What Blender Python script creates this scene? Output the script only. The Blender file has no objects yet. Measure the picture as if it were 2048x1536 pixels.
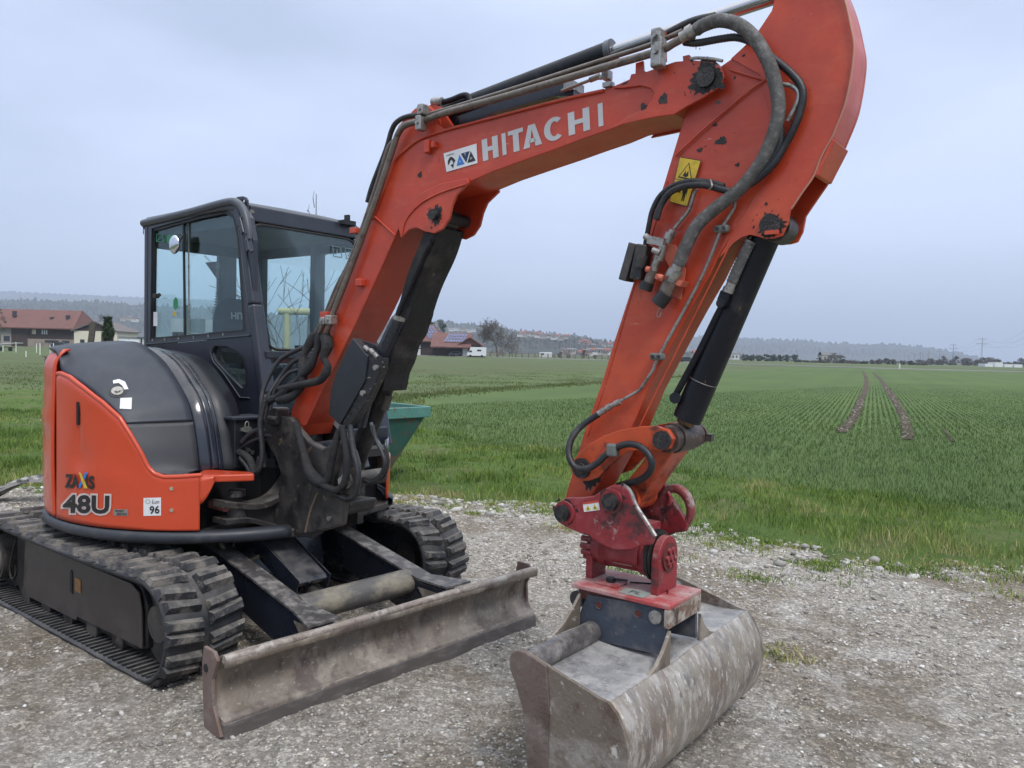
import bpy, bmesh, math, random
import numpy as np
from mathutils import Vector, Matrix, noise as mnoise
random.seed(7); rng = np.random.default_rng(7)
C = bpy.context.scene.collection
PI = math.pi

# ------------------------------------------------------------------ camera
CAM = np.array([4.83296, -2.53383, 1.64843])
FPX, YAW, PITCH, ROLL = 1556.28, 2.312264, 0.0406991, 0.0236491
def _axes():
    f = np.array([math.cos(YAW)*math.cos(PITCH), math.sin(YAW)*math.cos(PITCH), -math.sin(PITCH)])
    r = np.cross(f, [0,0,1]); r /= np.linalg.norm(r); u = np.cross(r, f)
    c, s = math.cos(ROLL), math.sin(ROLL)
    return f, c*r+s*u, -s*r+c*u
FW, RT, UP = _axes()
cam = bpy.data.cameras.new('camera'); camo = bpy.data.objects.new('camera', cam); C.objects.link(camo)
camo.matrix_world = Matrix(((RT[0],UP[0],-FW[0],CAM[0]),(RT[1],UP[1],-FW[1],CAM[1]),(RT[2],UP[2],-FW[2],CAM[2]),(0,0,0,1)))
cam.sensor_width = 36; cam.sensor_fit = 'HORIZONTAL'; cam.lens = FPX/2048*36
cam.clip_start = .05; cam.clip_end = 30000
bpy.context.scene.camera = camo
ORD = 'first second third fourth fifth sixth seventh eighth ninth tenth eleventh twelfth thirteenth fourteenth fifteenth sixteenth seventeenth eighteenth nineteenth twentieth'.split()

# ------------------------------------------------------------------ sky, sun, exposure
SUN_EL, SUN_AZ = math.radians(52), math.radians(-20)     # azimuth from +X, anticlockwise
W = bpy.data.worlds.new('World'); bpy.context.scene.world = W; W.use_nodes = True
nt = W.node_tree; nt.nodes.clear()
def wn(t, **k):
    n = nt.nodes.new(t)
    for a, b in k.items(): setattr(n, a, b)
    return n
sky = wn('ShaderNodeTexSky', sky_type='NISHITA'); sky.sun_disc = False
sky.sun_elevation = SUN_EL; sky.sun_rotation = PI/2 - SUN_AZ; sky.air_density = 1.0; sky.dust_density = 2.0
tc = wn('ShaderNodeTexCoord'); mp = wn('ShaderNodeMapping'); mp.inputs['Scale'].default_value = (1.0, 1.0, 3.2)
nz = wn('ShaderNodeTexNoise'); nz.inputs['Scale'].default_value = 1.7; nz.inputs['Detail'].default_value = 5; nz.inputs['Roughness'].default_value = .45
cr = wn('ShaderNodeValToRGB')
cr.color_ramp.elements[0].position = .36; cr.color_ramp.elements[0].color = (3.4, 4.0, 5.3, 1)
cr.color_ramp.elements[1].position = .66; cr.color_ramp.elements[1].color = (5.2, 5.85, 7.6, 1)
mx = wn('ShaderNodeMix', data_type='RGBA'); mx.inputs[0].default_value = .88
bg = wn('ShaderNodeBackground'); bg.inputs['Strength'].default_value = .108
wo = wn('ShaderNodeOutputWorld')
nt.links.new(tc.outputs['Generated'], mp.inputs['Vector']); nt.links.new(mp.outputs[0], nz.inputs['Vector'])
nt.links.new(nz.outputs['Fac'], cr.inputs[0]); nt.links.new(sky.outputs[0], mx.inputs[6]); nt.links.new(cr.outputs[0], mx.inputs[7])
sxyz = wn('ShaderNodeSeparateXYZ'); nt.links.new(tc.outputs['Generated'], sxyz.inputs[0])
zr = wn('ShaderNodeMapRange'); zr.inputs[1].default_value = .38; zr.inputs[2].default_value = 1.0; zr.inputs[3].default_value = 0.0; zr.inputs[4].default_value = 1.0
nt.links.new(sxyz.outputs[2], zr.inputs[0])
vm = wn('ShaderNodeMix', data_type='RGBA'); nt.links.new(zr.outputs[0], vm.inputs[0]); nt.links.new(mx.outputs[2], vm.inputs[6]); vm.inputs[7].default_value = (11.0, 11.4, 12.0, 1)     # overcast sky; zenith above the view raised and whitened to brighten the ground
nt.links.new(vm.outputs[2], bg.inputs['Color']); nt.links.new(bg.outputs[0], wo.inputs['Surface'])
sl = bpy.data.lights.new('sun', 'SUN'); sl.energy = 1.5; sl.angle = math.radians(14); sl.color = (1.0, .97, .93)
so = bpy.data.objects.new('sun', sl); C.objects.link(so)
sd = Vector((math.cos(SUN_EL)*math.cos(SUN_AZ), math.cos(SUN_EL)*math.sin(SUN_AZ), math.sin(SUN_EL)))
so.rotation_euler = sd.to_track_quat('Z', 'Y').to_euler(); so.location = (0, 0, 30)
S = bpy.context.scene
S.view_settings.view_transform = 'Standard'; S.view_settings.look = 'None'; S.view_settings.exposure = 0.70
S.view_settings.gamma = 1; S.view_settings.use_curve_mapping = False

# ------------------------------------------------------------------ coordinates
# world = undercarriage frame (X forward, Y to the machine's left); the upper structure is slewed 5 degrees
TH = math.radians(5); cT, sT = math.cos(TH), math.sin(TH)
def toW(p): return np.array([cT*p[0]-sT*p[1], sT*p[0]+cT*p[1], p[2]])
def toU(p): return np.array([cT*p[0]+sT*p[1], -sT*p[0]+cT*p[1], p[2]])
def ray(x, y): return FW+(x-1024)/FPX*RT-(y-768)/FPX*UP
def pl(x, y, n, c):
    d = ray(x, y); n = np.array(n, float); return CAM+d*((c-n@CAM)/(n@d))
def AY(x, y, v): return toU(pl(x, y, (-sT, cT, 0), v))     # point of the upper frame in the plane Y = v
def AX(x, y, v): return toU(pl(x, y, (cT, sT, 0), v))
def AZ(x, y, v): return toU(pl(x, y, (0, 0, 1), v))
def BY(x, y, v): return pl(x, y, (0, 1, 0), v)
def BX(x, y, v): return pl(x, y, (1, 0, 0), v)
def G0(x, y, z=0.): return pl(x, y, (0, 0, 1), z)
def FP(x, y, D): return CAM+ray(x, y)*D                     # point at view distance D
def CY(x, y, r):                                            # on the upright cylinder of radius r round the slew axis
    o = toU(CAM); d = toU(ray(x, y)); a = d[0]**2+d[1]**2; b = 2*(o[0]*d[0]+o[1]*d[1]); c = o[0]**2+o[1]**2-r*r
    D = max(b*b-4*a*c, 0); return o+d*((-b-D**.5)/2/a)
def polyY(pts, v): return [AY(x, y, v) for x, y in pts]

# ------------------------------------------------------------------ materials
MATS = {}
def M(name, base, rough=.5, metal=0., layers=(), var=.12, vscale=6., bump=0., bscale=60., coat=0., dust=0., dustcol=(.23,.21,.19), grain=0., spec=.5):
    """layers: (colour, scale xyz, lo, hi, amount, roughness) patches of another surface mixed over the base"""
    if name in MATS: return MATS[name]
    m = bpy.data.materials.new(name); m.use_nodes = True; t = m.node_tree; N = t.nodes; L = t.links
    b = N['Principled BSDF']; ge = N.new('ShaderNodeNewGeometry')
    def noise(scale, detail=5, rg=.6, vec=None, off=0.):
        mp = N.new('ShaderNodeMapping'); mp.inputs['Scale'].default_value = scale if hasattr(scale, '__len__') else (scale,)*3
        mp.inputs['Location'].default_value = (off, off*1.7, off*.6)
        L.new(ge.outputs['Position'], mp.inputs['Vector'])
        n = N.new('ShaderNodeTexNoise'); n.inputs['Scale'].default_value = 1; n.inputs['Detail'].default_value = detail; n.inputs['Roughness'].default_value = rg
        L.new(mp.outputs[0], n.inputs['Vector']); return n.outputs['Fac']
    def rng_(v, lo, hi, a, bb):
        r = N.new('ShaderNodeMapRange'); r.inputs[1].default_value = lo; r.inputs[2].default_value = hi; r.inputs[3].default_value = a; r.inputs[4].default_value = bb
        L.new(v, r.inputs[0]); return r.outputs[0]
    def mixc(f, a, bcol):
        x = N.new('ShaderNodeMix'); x.data_type = 'RGBA'
        L.new(f, x.inputs[0])
        if isinstance(a, tuple): x.inputs[6].default_value = (*a, 1)
        else: L.new(a, x.inputs[6])
        if isinstance(bcol, tuple): x.inputs[7].default_value = (*bcol, 1)
        else: L.new(bcol, x.inputs[7])
        return x.outputs[2]
    def mixf(f, a, c):
        x = N.new('ShaderNodeMix'); x.data_type = 'FLOAT'; L.new(f, x.inputs[0])
        if isinstance(a, (int, float)): x.inputs[2].default_value = a
        else: L.new(a, x.inputs[2])
        x.inputs[3].default_value = c; return x.outputs[0]
    v0 = noise(vscale, 6, .6)
    col = mixc(rng_(v0, .3, .7, 0, 1), tuple(c*(1-var) for c in base), tuple(min(c*(1+var), 1) for c in base))
    rr = rng_(v0, .3, .7, max(rough-.08, 0.02), rough+.08)
    k = 3.1
    if grain:
        g = noise(220, 2, .7, off=9.); col2 = mixc(rng_(g, .35, .7, 0, grain), col, tuple(c*.35 for c in base)); col = col2
    for lc, sc, lo, hi, amt, lr in layers:
        f = rng_(noise(sc, 7, .68, off=k), lo, hi, 0, amt); k += 5.3
        col = mixc(f, col, lc); rr = mixf(f, rr, lr)
    if dust:
        sx = N.new('ShaderNodeSeparateXYZ'); L.new(ge.outputs['Normal'], sx.inputs[0])
        up = rng_(sx.outputs[2], .25, .95, 0, 1); dn = rng_(noise(9, 7, .7, off=41), .34, .62, 0, dust)
        mu = N.new('ShaderNodeMath'); mu.operation = 'MULTIPLY'; L.new(up, mu.inputs[0]); L.new(dn, mu.inputs[1])
        col = mixc(mu.outputs[0], col, dustcol); rr = mixf(mu.outputs[0], rr, .85)
    L.new(col, b.inputs['Base Color']); L.new(rr, b.inputs['Roughness'])
    b.inputs['Metallic'].default_value = metal; b.inputs['Coat Weight'].default_value = coat; b.inputs['Coat Roughness'].default_value = .15
    b.inputs['Specular IOR Level'].default_value = spec
    if bump:
        bp = N.new('ShaderNodeBump'); bp.inputs['Strength'].default_value = bump; bp.inputs['Distance'].default_value = .01
        L.new(noise(bscale, 6, .65, off=17), bp.inputs['Height']); L.new(bp.outputs[0], b.inputs['Normal'])
    MATS[name] = m; return m
BLK = (.012, .012, .014); GRY = (.22, .2, .18); RUST = (.13, .055, .03)
orange = M('orange_paint', (.44, .043, .015), .38, layers=[((.60,.10,.035),(1.3,1.3,1.3),.45,.65,.65,.42), ((.56,.14,.08),(5,5,14),.52,.75,.45,.5), ((.30,.035,.015),(4,4,4),.48,.66,.55,.5), ((.36,.05,.03),(1.5,1.5,1.5),.45,.6,.4,.45), (BLK,(13,13,5),.66,.72,.6,.7), (BLK,(60,60,60),.67,.70,.8,.7), ((.70,.42,.30),(9,9,60),.68,.71,.6,.6), ((.62,.36,.25),(30,30,5),.70,.74,.4,.6)], var=.08, bump=.06, bscale=35, coat=.15)  # first layer's lighter orange paints in the uneven shading of boom and arm
orange_clean = M('orange_body_paint', (.50, .055, .017), .34, layers=[((.36,.05,.02),(5,5,3),.56,.8,.5,.5), ((.62,.42,.32),(60,60,60),.74,.78,.3,.6)], var=.06, vscale=2.5, bump=.10, bscale=7, coat=.25)
orange_greasy = M('greasy_orange_paint', (.46, .065, .018), .42, layers=[(BLK,(9,9,9),.50,.66,.85,.55), ((.3,.08,.04),(20,20,20),.55,.7,.5,.6)], bump=.15, bscale=50)
navy = M('black_navy_paint', (.014, .017, .026), .3, layers=[((.16,.15,.14),(8,8,8),.6,.85,.35,.7), ((.3,.3,.3),(50,50,50),.72,.76,.4,.6)], bump=.05, bscale=30, coat=.2, dust=.35)
cabpaint = M('cab_black_paint', (.020, .024, .036), .36, layers=[((.1,.1,.11),(5,5,5),.55,.9,.25,.6)], bump=.03, bscale=12, coat=.15, dust=.3, dustcol=(.16,.17,.18))
plastic = M('dark_grey_plastic_hood', (.020, .026, .038), .5, layers=[((.06,.065,.075),(4,4,4),.5,.85,.4,.6)], bump=.12, bscale=260, dust=.22, dustcol=(.12,.125,.14))
plastic2 = M('grey_plastic_panel', (.040, .043, .050), .6, bump=.15, bscale=220, dust=.2)
gloss = M('glossy_dark_cover', (.016, .020, .030), .16, layers=[((.10,.10,.10),(25,25,9),.62,.8,.4,.6)], coat=.4, dust=.3)
rubber = M('black_rubber', (.014, .015, .019), .55, layers=[((.085,.08,.074),(7,7,7),.47,.7,.6,.85)], bump=.25, bscale=60, dust=.5, dustcol=(.24,.22,.2))
lugmat = M('worn_rubber_lug', (.017, .018, .022), .6, layers=[((.19,.17,.145),(11,11,11),.47,.62,.7,.9), ((.3,.28,.25),(60,60,60),.6,.68,.6,.9)], bump=.35, bscale=80, dust=.5, dustcol=(.27,.25,.22))
hosem = M('black_hose', (.013, .014, .017), .42, layers=[((.08,.075,.07),(22,22,22),.5,.75,.5,.7)], bump=.2, bscale=120)
greyhose = M('braided_grey_hose', (.085, .083, .080), .55, layers=[((.26,.25,.24),(40,40,40),.5,.66,.6,.6), ((.025,.024,.024),(16,16,16),.52,.7,.8,.6)], bump=.6, bscale=210)
cast = M('greasy_cast_steel', (.030, .028, .028), .45, layers=[((.085,.072,.06),(5,5,5),.48,.62,.6,.75), ((.22,.15,.09),(16,16,16),.60,.68,.6,.7), (BLK,(7,7,7),.53,.62,.85,.3), ((.3,.28,.25),(70,70,70),.66,.70,.7,.6)], bump=.3, bscale=70, dust=.4)
grease = M('black_grease', (.010, .010, .012), .38, layers=[((.07,.055,.045),(30,30,30),.5,.7,.6,.6)], bump=.8, bscale=120)
dirtysteel = M('worn_brown_steel', (.170, .138, .107), .50, metal=.25, layers=[((.34,.30,.25),(5,5,4),.47,.60,.75,.6), ((.13,.12,.115),(3,3,3),.5,.62,.6,.5), ((.075,.054,.048),(7,5,3),.52,.62,.85,.6), ((.46,.43,.40),(30,20,50),.61,.68,.8,.45), (RUST,(18,18,18),.62,.72,.7,.7), ((.52,.50,.47),(90,70,60),.66,.70,.8,.5)], bump=.35, bscale=60, dust=.45, dustcol=(.36,.33,.30))
bucketsteel = M('scraped_bucket_steel', (.25, .222, .18), .42, metal=.3, layers=[((.15,.105,.085),(3,4,3.5),.44,.62,.8,.6), ((.44,.41,.38),(8,16,8),.48,.60,.75,.45), ((.13,.12,.12),(5,9,6),.55,.66,.8,.4), ((.11,.10,.10),(16,34,16),.58,.66,.7,.4), ((.66,.64,.61),(22,44,16),.58,.66,.8,.4), ((.30,.15,.08),(9,9,9),.60,.72,.6,.7)], bump=.35, bscale=55, dust=.3, dustcol=(.42,.40,.38))
bucketend = M('rusty_bucket_side_steel', (.172, .142, .113), .55, metal=.2, layers=[((.33,.31,.285),(4,4,5),.47,.58,.8,.6), ((.085,.052,.038),(5,5,4),.50,.60,.85,.65), ((.56,.54,.50),(14,14,9),.63,.68,.85,.5), ((.45,.42,.39),(60,60,60),.60,.68,.6,.5)], bump=.4, bscale=60)
buckettop = M('dusty_grey_bucket_top', (.20, .20, .205), .5, metal=.2, layers=[((.36,.35,.34),(7,7,7),.46,.58,.85,.7), ((.09,.09,.10),(9,9,9),.54,.64,.8,.5), ((.5,.49,.47),(70,70,70),.58,.66,.7,.7)], bump=.3, bscale=90, dust=.5, dustcol=(.40,.39,.375))
bluesteel = M('dark_blue_grey_steel', (.050, .062, .085), .45, metal=.2, layers=[((.17,.165,.165),(9,9,9),.46,.7,.7,.6), ((.30,.28,.26),(40,40,40),.62,.72,.5,.6)], bump=.25, bscale=70, dust=.4)
redh = M('dark_red_paint', (.22, .020, .026), .45, layers=[((.36,.10,.10),(7,7,7),.5,.68,.6,.7), ((.035,.022,.022),(7,7,7),.53,.62,.9,.45), ((.30,.22,.20),(22,22,22),.60,.68,.8,.7)], bump=.25, bscale=60, dust=.55, dustcol=(.42,.22,.21))
redplate = M('dusty_red_plate', (.33, .055, .055), .6, layers=[((.40,.31,.29),(5,5,5),.42,.58,.85,.8), ((.12,.08,.07),(22,22,22),.6,.72,.7,.7)], bump=.25, bscale=70)
chrome = M('steel_rod', (.45, .45, .46), .18, metal=1., var=.05)
galv = M('galvanised_steel', (.34, .33, .31), .38, metal=.7, layers=[((.08,.07,.06),(40,40,40),.5,.66,.8,.6)], bump=.2, bscale=150)
pipem = M('brownish_steel_pipe', (.16, .135, .115), .4, metal=.55, layers=[((.30,.27,.24),(30,30,30),.5,.7,.6,.5), ((.05,.04,.035),(14,14,14),.55,.7,.8,.6)], bump=.2, bscale=90)
guardm = M('dirty_black_guard', (.014, .0135, .0145), .5, layers=[((.075,.062,.055),(5,5,7),.50,.70,.7,.8), ((.24,.21,.19),(16,16,16),.64,.72,.6,.8)], bump=.35, bscale=45, spec=.3)
scratched = M('scratched_black_paint', (.012, .013, .016), .3, layers=[((.30,.27,.2),(26,26,60),.61,.66,.9,.6), ((.5,.48,.42),(70,20,20),.66,.70,.8,.6)], bump=.2, bscale=60)
cylm = M('black_cylinder_paint', (.006, .007, .011), .42, layers=[((.09,.08,.07),(9,9,9),.52,.8,.5,.6), ((.36,.23,.08),(40,40,10),.67,.70,.8,.6)], bump=.08, bscale=40, coat=.0, spec=.3)
yellow = M('yellow_sticker', (.55, .38, .03), .5, layers=[((.25,.17,.03),(30,30,30),.5,.7,.6,.6)])
white = M('white_sticker', (.62, .63, .64), .45, layers=[((.3,.3,.3),(30,30,30),.6,.75,.6,.6)])
letters = M('silver_grey_lettering', (.46, .46, .47), .5, layers=[((.2,.17,.16),(40,40,40),.62,.74,.6,.6)])
black = M('black_print', (.012, .012, .012), .5); dark = M('dark_void_metal', (.006, .006, .008), .7)
bluep = M('blue_print', (.02, .16, .5), .5); greenp = M('green_print', (.01, .2, .07), .5); redp = M('red_print', (.45, .06, .03), .5)
beige = M('beige_hose', (.19, .165, .11), .6, layers=[((.08,.07,.05),(20,20,20),.5,.7,.6,.7)])
pinkrod = M('dusty_pink_rod', (.30, .085, .075), .45, layers=[((.35,.3,.29),(20,20,20),.5,.7,.7,.6)])
seatm = M('charcoal_seat_fabric', (.022, .023, .026), .85, bump=.3, bscale=200)
liner = M('grey_cab_lining', (.045, .055, .062), .8)
tealm = M('teal_green_paint', (.018, .070, .055), .5, layers=[(RUST,(8,8,8),.53,.66,.9,.8), ((.03,.10,.08),(5,5,5),.5,.8,.5,.6)], bump=.2)
tealrim = M('light_teal_paint', (.065, .185, .155), .5, layers=[(RUST,(14,14,14),.56,.64,.9,.8)], bump=.2)
rustm = M('rusty_inside', (.11, .06, .045), .8, layers=[((.2,.12,.08),(9,9,9),.5,.7,.6,.8)])
def glass_mat(name, tint, refl=.9, rough=.02, body=0., bodycol=(.4,.6,.6)):
    m = bpy.data.materials.new(name); m.use_nodes = True; t = m.node_tree; N = t.nodes; N.clear(); L = t.links
    tr = N.new('ShaderNodeBsdfTransparent'); tr.inputs[0].default_value = (*tint, 1)
    gl = N.new('ShaderNodeBsdfGlossy'); gl.inputs['Roughness'].default_value = rough; gl.inputs[0].default_value = (.9,.97,1,1)
    fr = N.new('ShaderNodeFresnel'); fr.inputs[0].default_value = 1.5
    mu = N.new('ShaderNodeMath'); mu.operation = 'MULTIPLY'; mu.inputs[1].default_value = refl; L.new(fr.outputs[0], mu.inputs[0])
    mi = N.new('ShaderNodeMixShader'); L.new(mu.outputs[0], mi.inputs[0]); L.new(tr.outputs[0], mi.inputs[1]); L.new(gl.outputs[0], mi.inputs[2])
    out = N.new('ShaderNodeOutputMaterial')
    if body:
        di = N.new('ShaderNodeBsdfDiffuse'); di.inputs[0].default_value = (*bodycol, 1)
        m2 = N.new('ShaderNodeMixShader'); m2.inputs[0].default_value = body; L.new(mi.outputs[0], m2.inputs[1]); L.new(di.outputs[0], m2.inputs[2]); L.new(m2.outputs[0], out.inputs[0])
    else: L.new(mi.outputs[0], out.inputs[0])
    return m
glass = glass_mat('tinted_cab_glass', (.90, .958, .955), .13, .01, .0)

# ------------------------------------------------------------------ geometry builder
def V(*a): return np.array(a, float)
def unit(v): v = np.asarray(v, float); return v/(np.linalg.norm(v)+1e-12)
def smoothpath(pts, n=6):
    P = [np.asarray(p, float) for p in pts]
    if len(P) < 3: return P
    out = []; Q = [2*P[0]-P[1]]+P+[2*P[-1]-P[-2]]
    for i in range(1, len(Q)-2):
        for k in range(n):
            t = k/n; a, b, c, d = Q[i-1:i+3]
            out.append(.5*((2*b)+(-a+c)*t+(2*a-5*b+4*c-d)*t*t+(-a+3*b-3*c+d)*t**3))
    out.append(P[-1]); return out
class G:
    def __init__(s): s.v = []; s.f = []; s.sm = []
    def add(s, v, f, smooth=False):
        o = len(s.v); s.v += [tuple(map(float, p)) for p in v]; s.f += [tuple(i+o for i in q) for q in f]; s.sm += [smooth]*len(f); return s
    def box(s, c, d, rot=None):
        c = V(*c); h = V(*d)/2; P = [V(x,y,z)*h for x in (-1,1) for y in (-1,1) for z in (-1,1)]
        if rot is not None: P = [np.array(rot) @ p for p in P]
        return s.add([p+c for p in P], [(0,1,3,2),(4,6,7,5),(0,4,5,1),(2,3,7,6),(0,2,6,4),(1,5,7,3)])
    def bx(s, a, b): a, b = V(*a), V(*b); return s.box((a+b)/2, abs(b-a))
    def prism(s, pts, off):
        P = [np.asarray(p, float) for p in pts]; off = V(*off); n = len(P)
        nn = sum((np.cross(P[i]-P[0], P[(i+1)%n]-P[0]) for i in range(n)), V(0,0,0))
        if nn@off > 0: P = P[::-1]
        return s.add(P+[p+off for p in P], [tuple(range(n))]+[tuple(range(2*n-1, n-1, -1))]+[((i+1)%n, i, n+i, n+(i+1)%n) for i in range(n)])
    def bar(s, a, b, w, h, up=(0,0,1)):
        a, b = V(*a), V(*b); d = unit(b-a); x = unit(np.cross(d, up)); z = np.cross(x, d)
        q = [(-1,-1),(1,-1),(1,1),(-1,1)]
        return s.add([p+x*i*w/2+z*j*h/2 for p in (a, b) for i, j in q], [(3,2,1,0),(4,5,6,7),(0,1,5,4),(1,2,6,5),(2,3,7,6),(3,0,4,7)])
    def tube(s, pts, r, n=12, rib=0, ribn=0, closed=False, smooth=5, cap=True):
        P = smoothpath(pts, smooth) if smooth else [np.asarray(p, float) for p in pts]
        if rib:
            # resample evenly for ribs
            L = [0.]
            for a, b in zip(P, P[1:]): L.append(L[-1]+np.linalg.norm(b-a))
            m = max(int(L[-1]/ribn)*2, 4); T = np.linspace(0, L[-1], m+1)
            A = np.array(P); P = [np.array([np.interp(t, L, A[:, k]) for k in range(3)]) for t in T]
        m = len(P); rings = []; x = None
        for i in range(m):
            d = unit(P[min(i+1, m-1)]-P[max(i-1, 0)])
            if x is None: x = unit(np.cross(d, V(.3,.2,1) if abs(d[2]) < .9 else V(1,0,0)))
            x = unit(x-d*(x@d)); y = np.cross(d, x)
            ri = r(i/(m-1)) if callable(r) else r
            if rib: ri = ri*(1+rib*(1 if i % 2 else -1))
            rings.append([P[i]+ri*(math.cos(2*PI*k/n)*x+math.sin(2*PI*k/n)*y) for k in range(n)])
        v = [p for R in rings for p in R]
        s.add(v, [(i*n+k, i*n+(k+1)%n, (i+1)*n+(k+1)%n, (i+1)*n+k) for i in range(m-1) for k in range(n)], True)
        if cap: s.add(rings[0], [tuple(range(n))[::-1]]); s.add(rings[-1], [tuple(range(n))])
        return s
    def cyl(s, a, b, r, r2=None, n=24):
        r2 = r if r2 is None else r2
        return s.tube([V(*a), V(*b)], lambda t: r+(r2-r)*t, n, smooth=0)
    def hexn(s, a, b, r): return s.tube([V(*a), V(*b)], r, 6, smooth=0)
    def grid(s, rows, smooth=True, closed=False):
        n = len(rows[0]); m = len(rows)
        return s.add([p for R in rows for p in R], [(i*n+k, i*n+(k+1)%n, (i+1)*n+(k+1)%n, (i+1)*n+k) for i in range(m-1) for k in range(n if closed else n-1)], smooth)
    def sphere(s, c, r, n=12, sc=(1,1,1)):
        c = V(*c); rows = []
        for i in range(n//2+1):
            a = PI*i/(n//2); rows.append([c+r*V(math.sin(a)*math.cos(2*PI*k/n)*sc[0], math.sin(a)*math.sin(2*PI*k/n)*sc[1], math.cos(a)*sc[2]) for k in range(n)])
        return s.grid(rows[::-1] if False else rows, True, True)
    def build(s, name, mat, parent=None, up=True, bevel=0., solid=0., label=None, kind=None, seg=2, autos=True):
        vv = [toW(p) for p in s.v] if up else s.v
        me = bpy.data.meshes.new(name); me.from_pydata([tuple(map(float, p)) for p in vv], [], s.f); me.update()
        if any(s.sm): me.polygons.foreach_set('use_smooth', s.sm)
        me.materials.append(mat); o = bpy.data.objects.new(name, me); C.objects.link(o)
        if parent is not None: o.parent = parent
        if solid:
            md = o.modifiers.new('solid', 'SOLIDIFY'); md.thickness = solid; md.offset = 0
        if bevel:
            md = o.modifiers.new('bevel', 'BEVEL'); md.width = bevel; md.segments = seg; md.limit_method = 'ANGLE'; md.angle_limit = math.radians(40); md.harden_normals = False
        if label: o['label'] = label
        if kind: o['kind'] = kind
        return o
def tag(o, label, cat, group=None):
    o['label'] = label; o['category'] = cat
    if group: o['group'] = group
    return o
def empty(name, loc=(0,0,0)):
    o = bpy.data.objects.new(name, None); C.objects.link(o); o.location = loc; o.empty_display_size = .2; return o
def shift(p, dy): return p+V(0, dy, 0)
def disc_y(g, c, r, y0, y1, n=24): g.cyl((c[0], y0, c[2]), (c[0], y1, c[2]), r, n=n)
def arcpts(c, r, a0, a1, n, Y):
    return [V(c[0]+r*math.cos(math.radians(a0+(a1-a0)*i/n)), Y, c[2]+r*math.sin(math.radians(a0+(a1-a0)*i/n))) for i in range(n+1)]
def text_mesh(s, bold=.03):
    cu = bpy.data.curves.new('t', 'FONT'); cu.body = s; cu.offset = bold; cu.resolution_u = 3
    o = bpy.data.objects.new('t', cu); C.objects.link(o); dg = bpy.context.evaluated_depsgraph_get()
    me = bpy.data.meshes.new_from_object(o.evaluated_get(dg)); v = np.array([x.co[:] for x in me.vertices]); f = [tuple(p.vertices) for p in me.polygons]
    bpy.data.objects.remove(o); bpy.data.curves.remove(cu); bpy.data.meshes.remove(me)
    mn, mxx = v.min(0), v.max(0); v = (v-mn)/np.maximum(mxx-mn, 1e-6); return v, f
def decal(g, s, fn, bold=.03):
    """text s with its box mapped 0..1 x 0..1 by fn"""
    v, f = text_mesh(s, bold); g.add([fn(p[0], p[1]) for p in v], f)
def quadmap(p00, p10, p01):
    p00, p10, p01 = map(lambda p: np.asarray(p, float), (p00, p10, p01)); return lambda u, v: p00+(p10-p00)*u+(p01-p00)*v
# ================================================================== EXCAVATOR
ex = empty('compact_excavator')
tag(ex, 'orange and black compact excavator with cab, dozer blade and grading bucket standing on gravel', 'excavator')

# ---------------- tracks (undercarriage frame = world)
TX, TR, TZ = .96, .245, .272            # wheel centres +-TX, belt radius, centre height
def track_path(n=220):
    """side profile of the belt: list of (x, z, tangent angle), evenly spaced, closed"""
    pts = []
    L1 = 2*TX; La = PI*TR; P = 2*L1+2*La
    for i in range(n):
        d = P*i/n
        if d < L1: x = -TX+d; pts.append((x, TZ+TR+.012*math.sin(PI*d/L1)*-1, 0.))
        elif d < L1+La: a = (d-L1)/TR; pts.append((TX+TR*math.sin(a), TZ+TR*math.cos(a), -a))
        elif d < 2*L1+La: pts.append((TX-(d-L1-La), TZ-TR, -PI))
        else: a = (d-2*L1-La)/TR; pts.append((-TX-TR*math.sin(a), TZ-TR*math.cos(a), -PI-a))
    return pts, P
lug_meshes = []
def lug_mesh(sgn, tall):
    g = G(); w, l = .185, .038
    # wedge lug: wide at the base, narrow dusty crest, inner end drawn forward into a tip
    b = [(-l*.75,0),(l*.75,0)]; t = [(-l*.36, tall),(l*.36, tall)]
    y0, y1 = .012*sgn, (.012+w)*sgn
    def P(x, y, z): return V(x, y, z)
    sk = .022
    v = [P(-l*.8+sk,y0,0),P(l*.8+sk,y0,0),P(l*.8,y1,0),P(-l*.8,y1,0),P(-l*.34+sk,y0+.01*sgn,tall),P(l*.34+sk,y0+.01*sgn,tall),P(l*.42,y1-.014*sgn,tall*.92),P(-l*.42,y1-.014*sgn,tall*.92)]
    f = [(4,5,6,7),(0,4,7,3),(1,2,6,5),(0,1,5,4),(2,3,7,6)]
    if sgn < 0: f = [q[::-1] for q in f]
    g.add(v, f); o = g.build('tread_lug', lugmat, None, up=False); me = o.data; bpy.data.objects.remove(o); return me
LUGS = {(s, k): lug_mesh(s, .030+.004*k) for s in (-1, 1) for k in (0, 1)}
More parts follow.
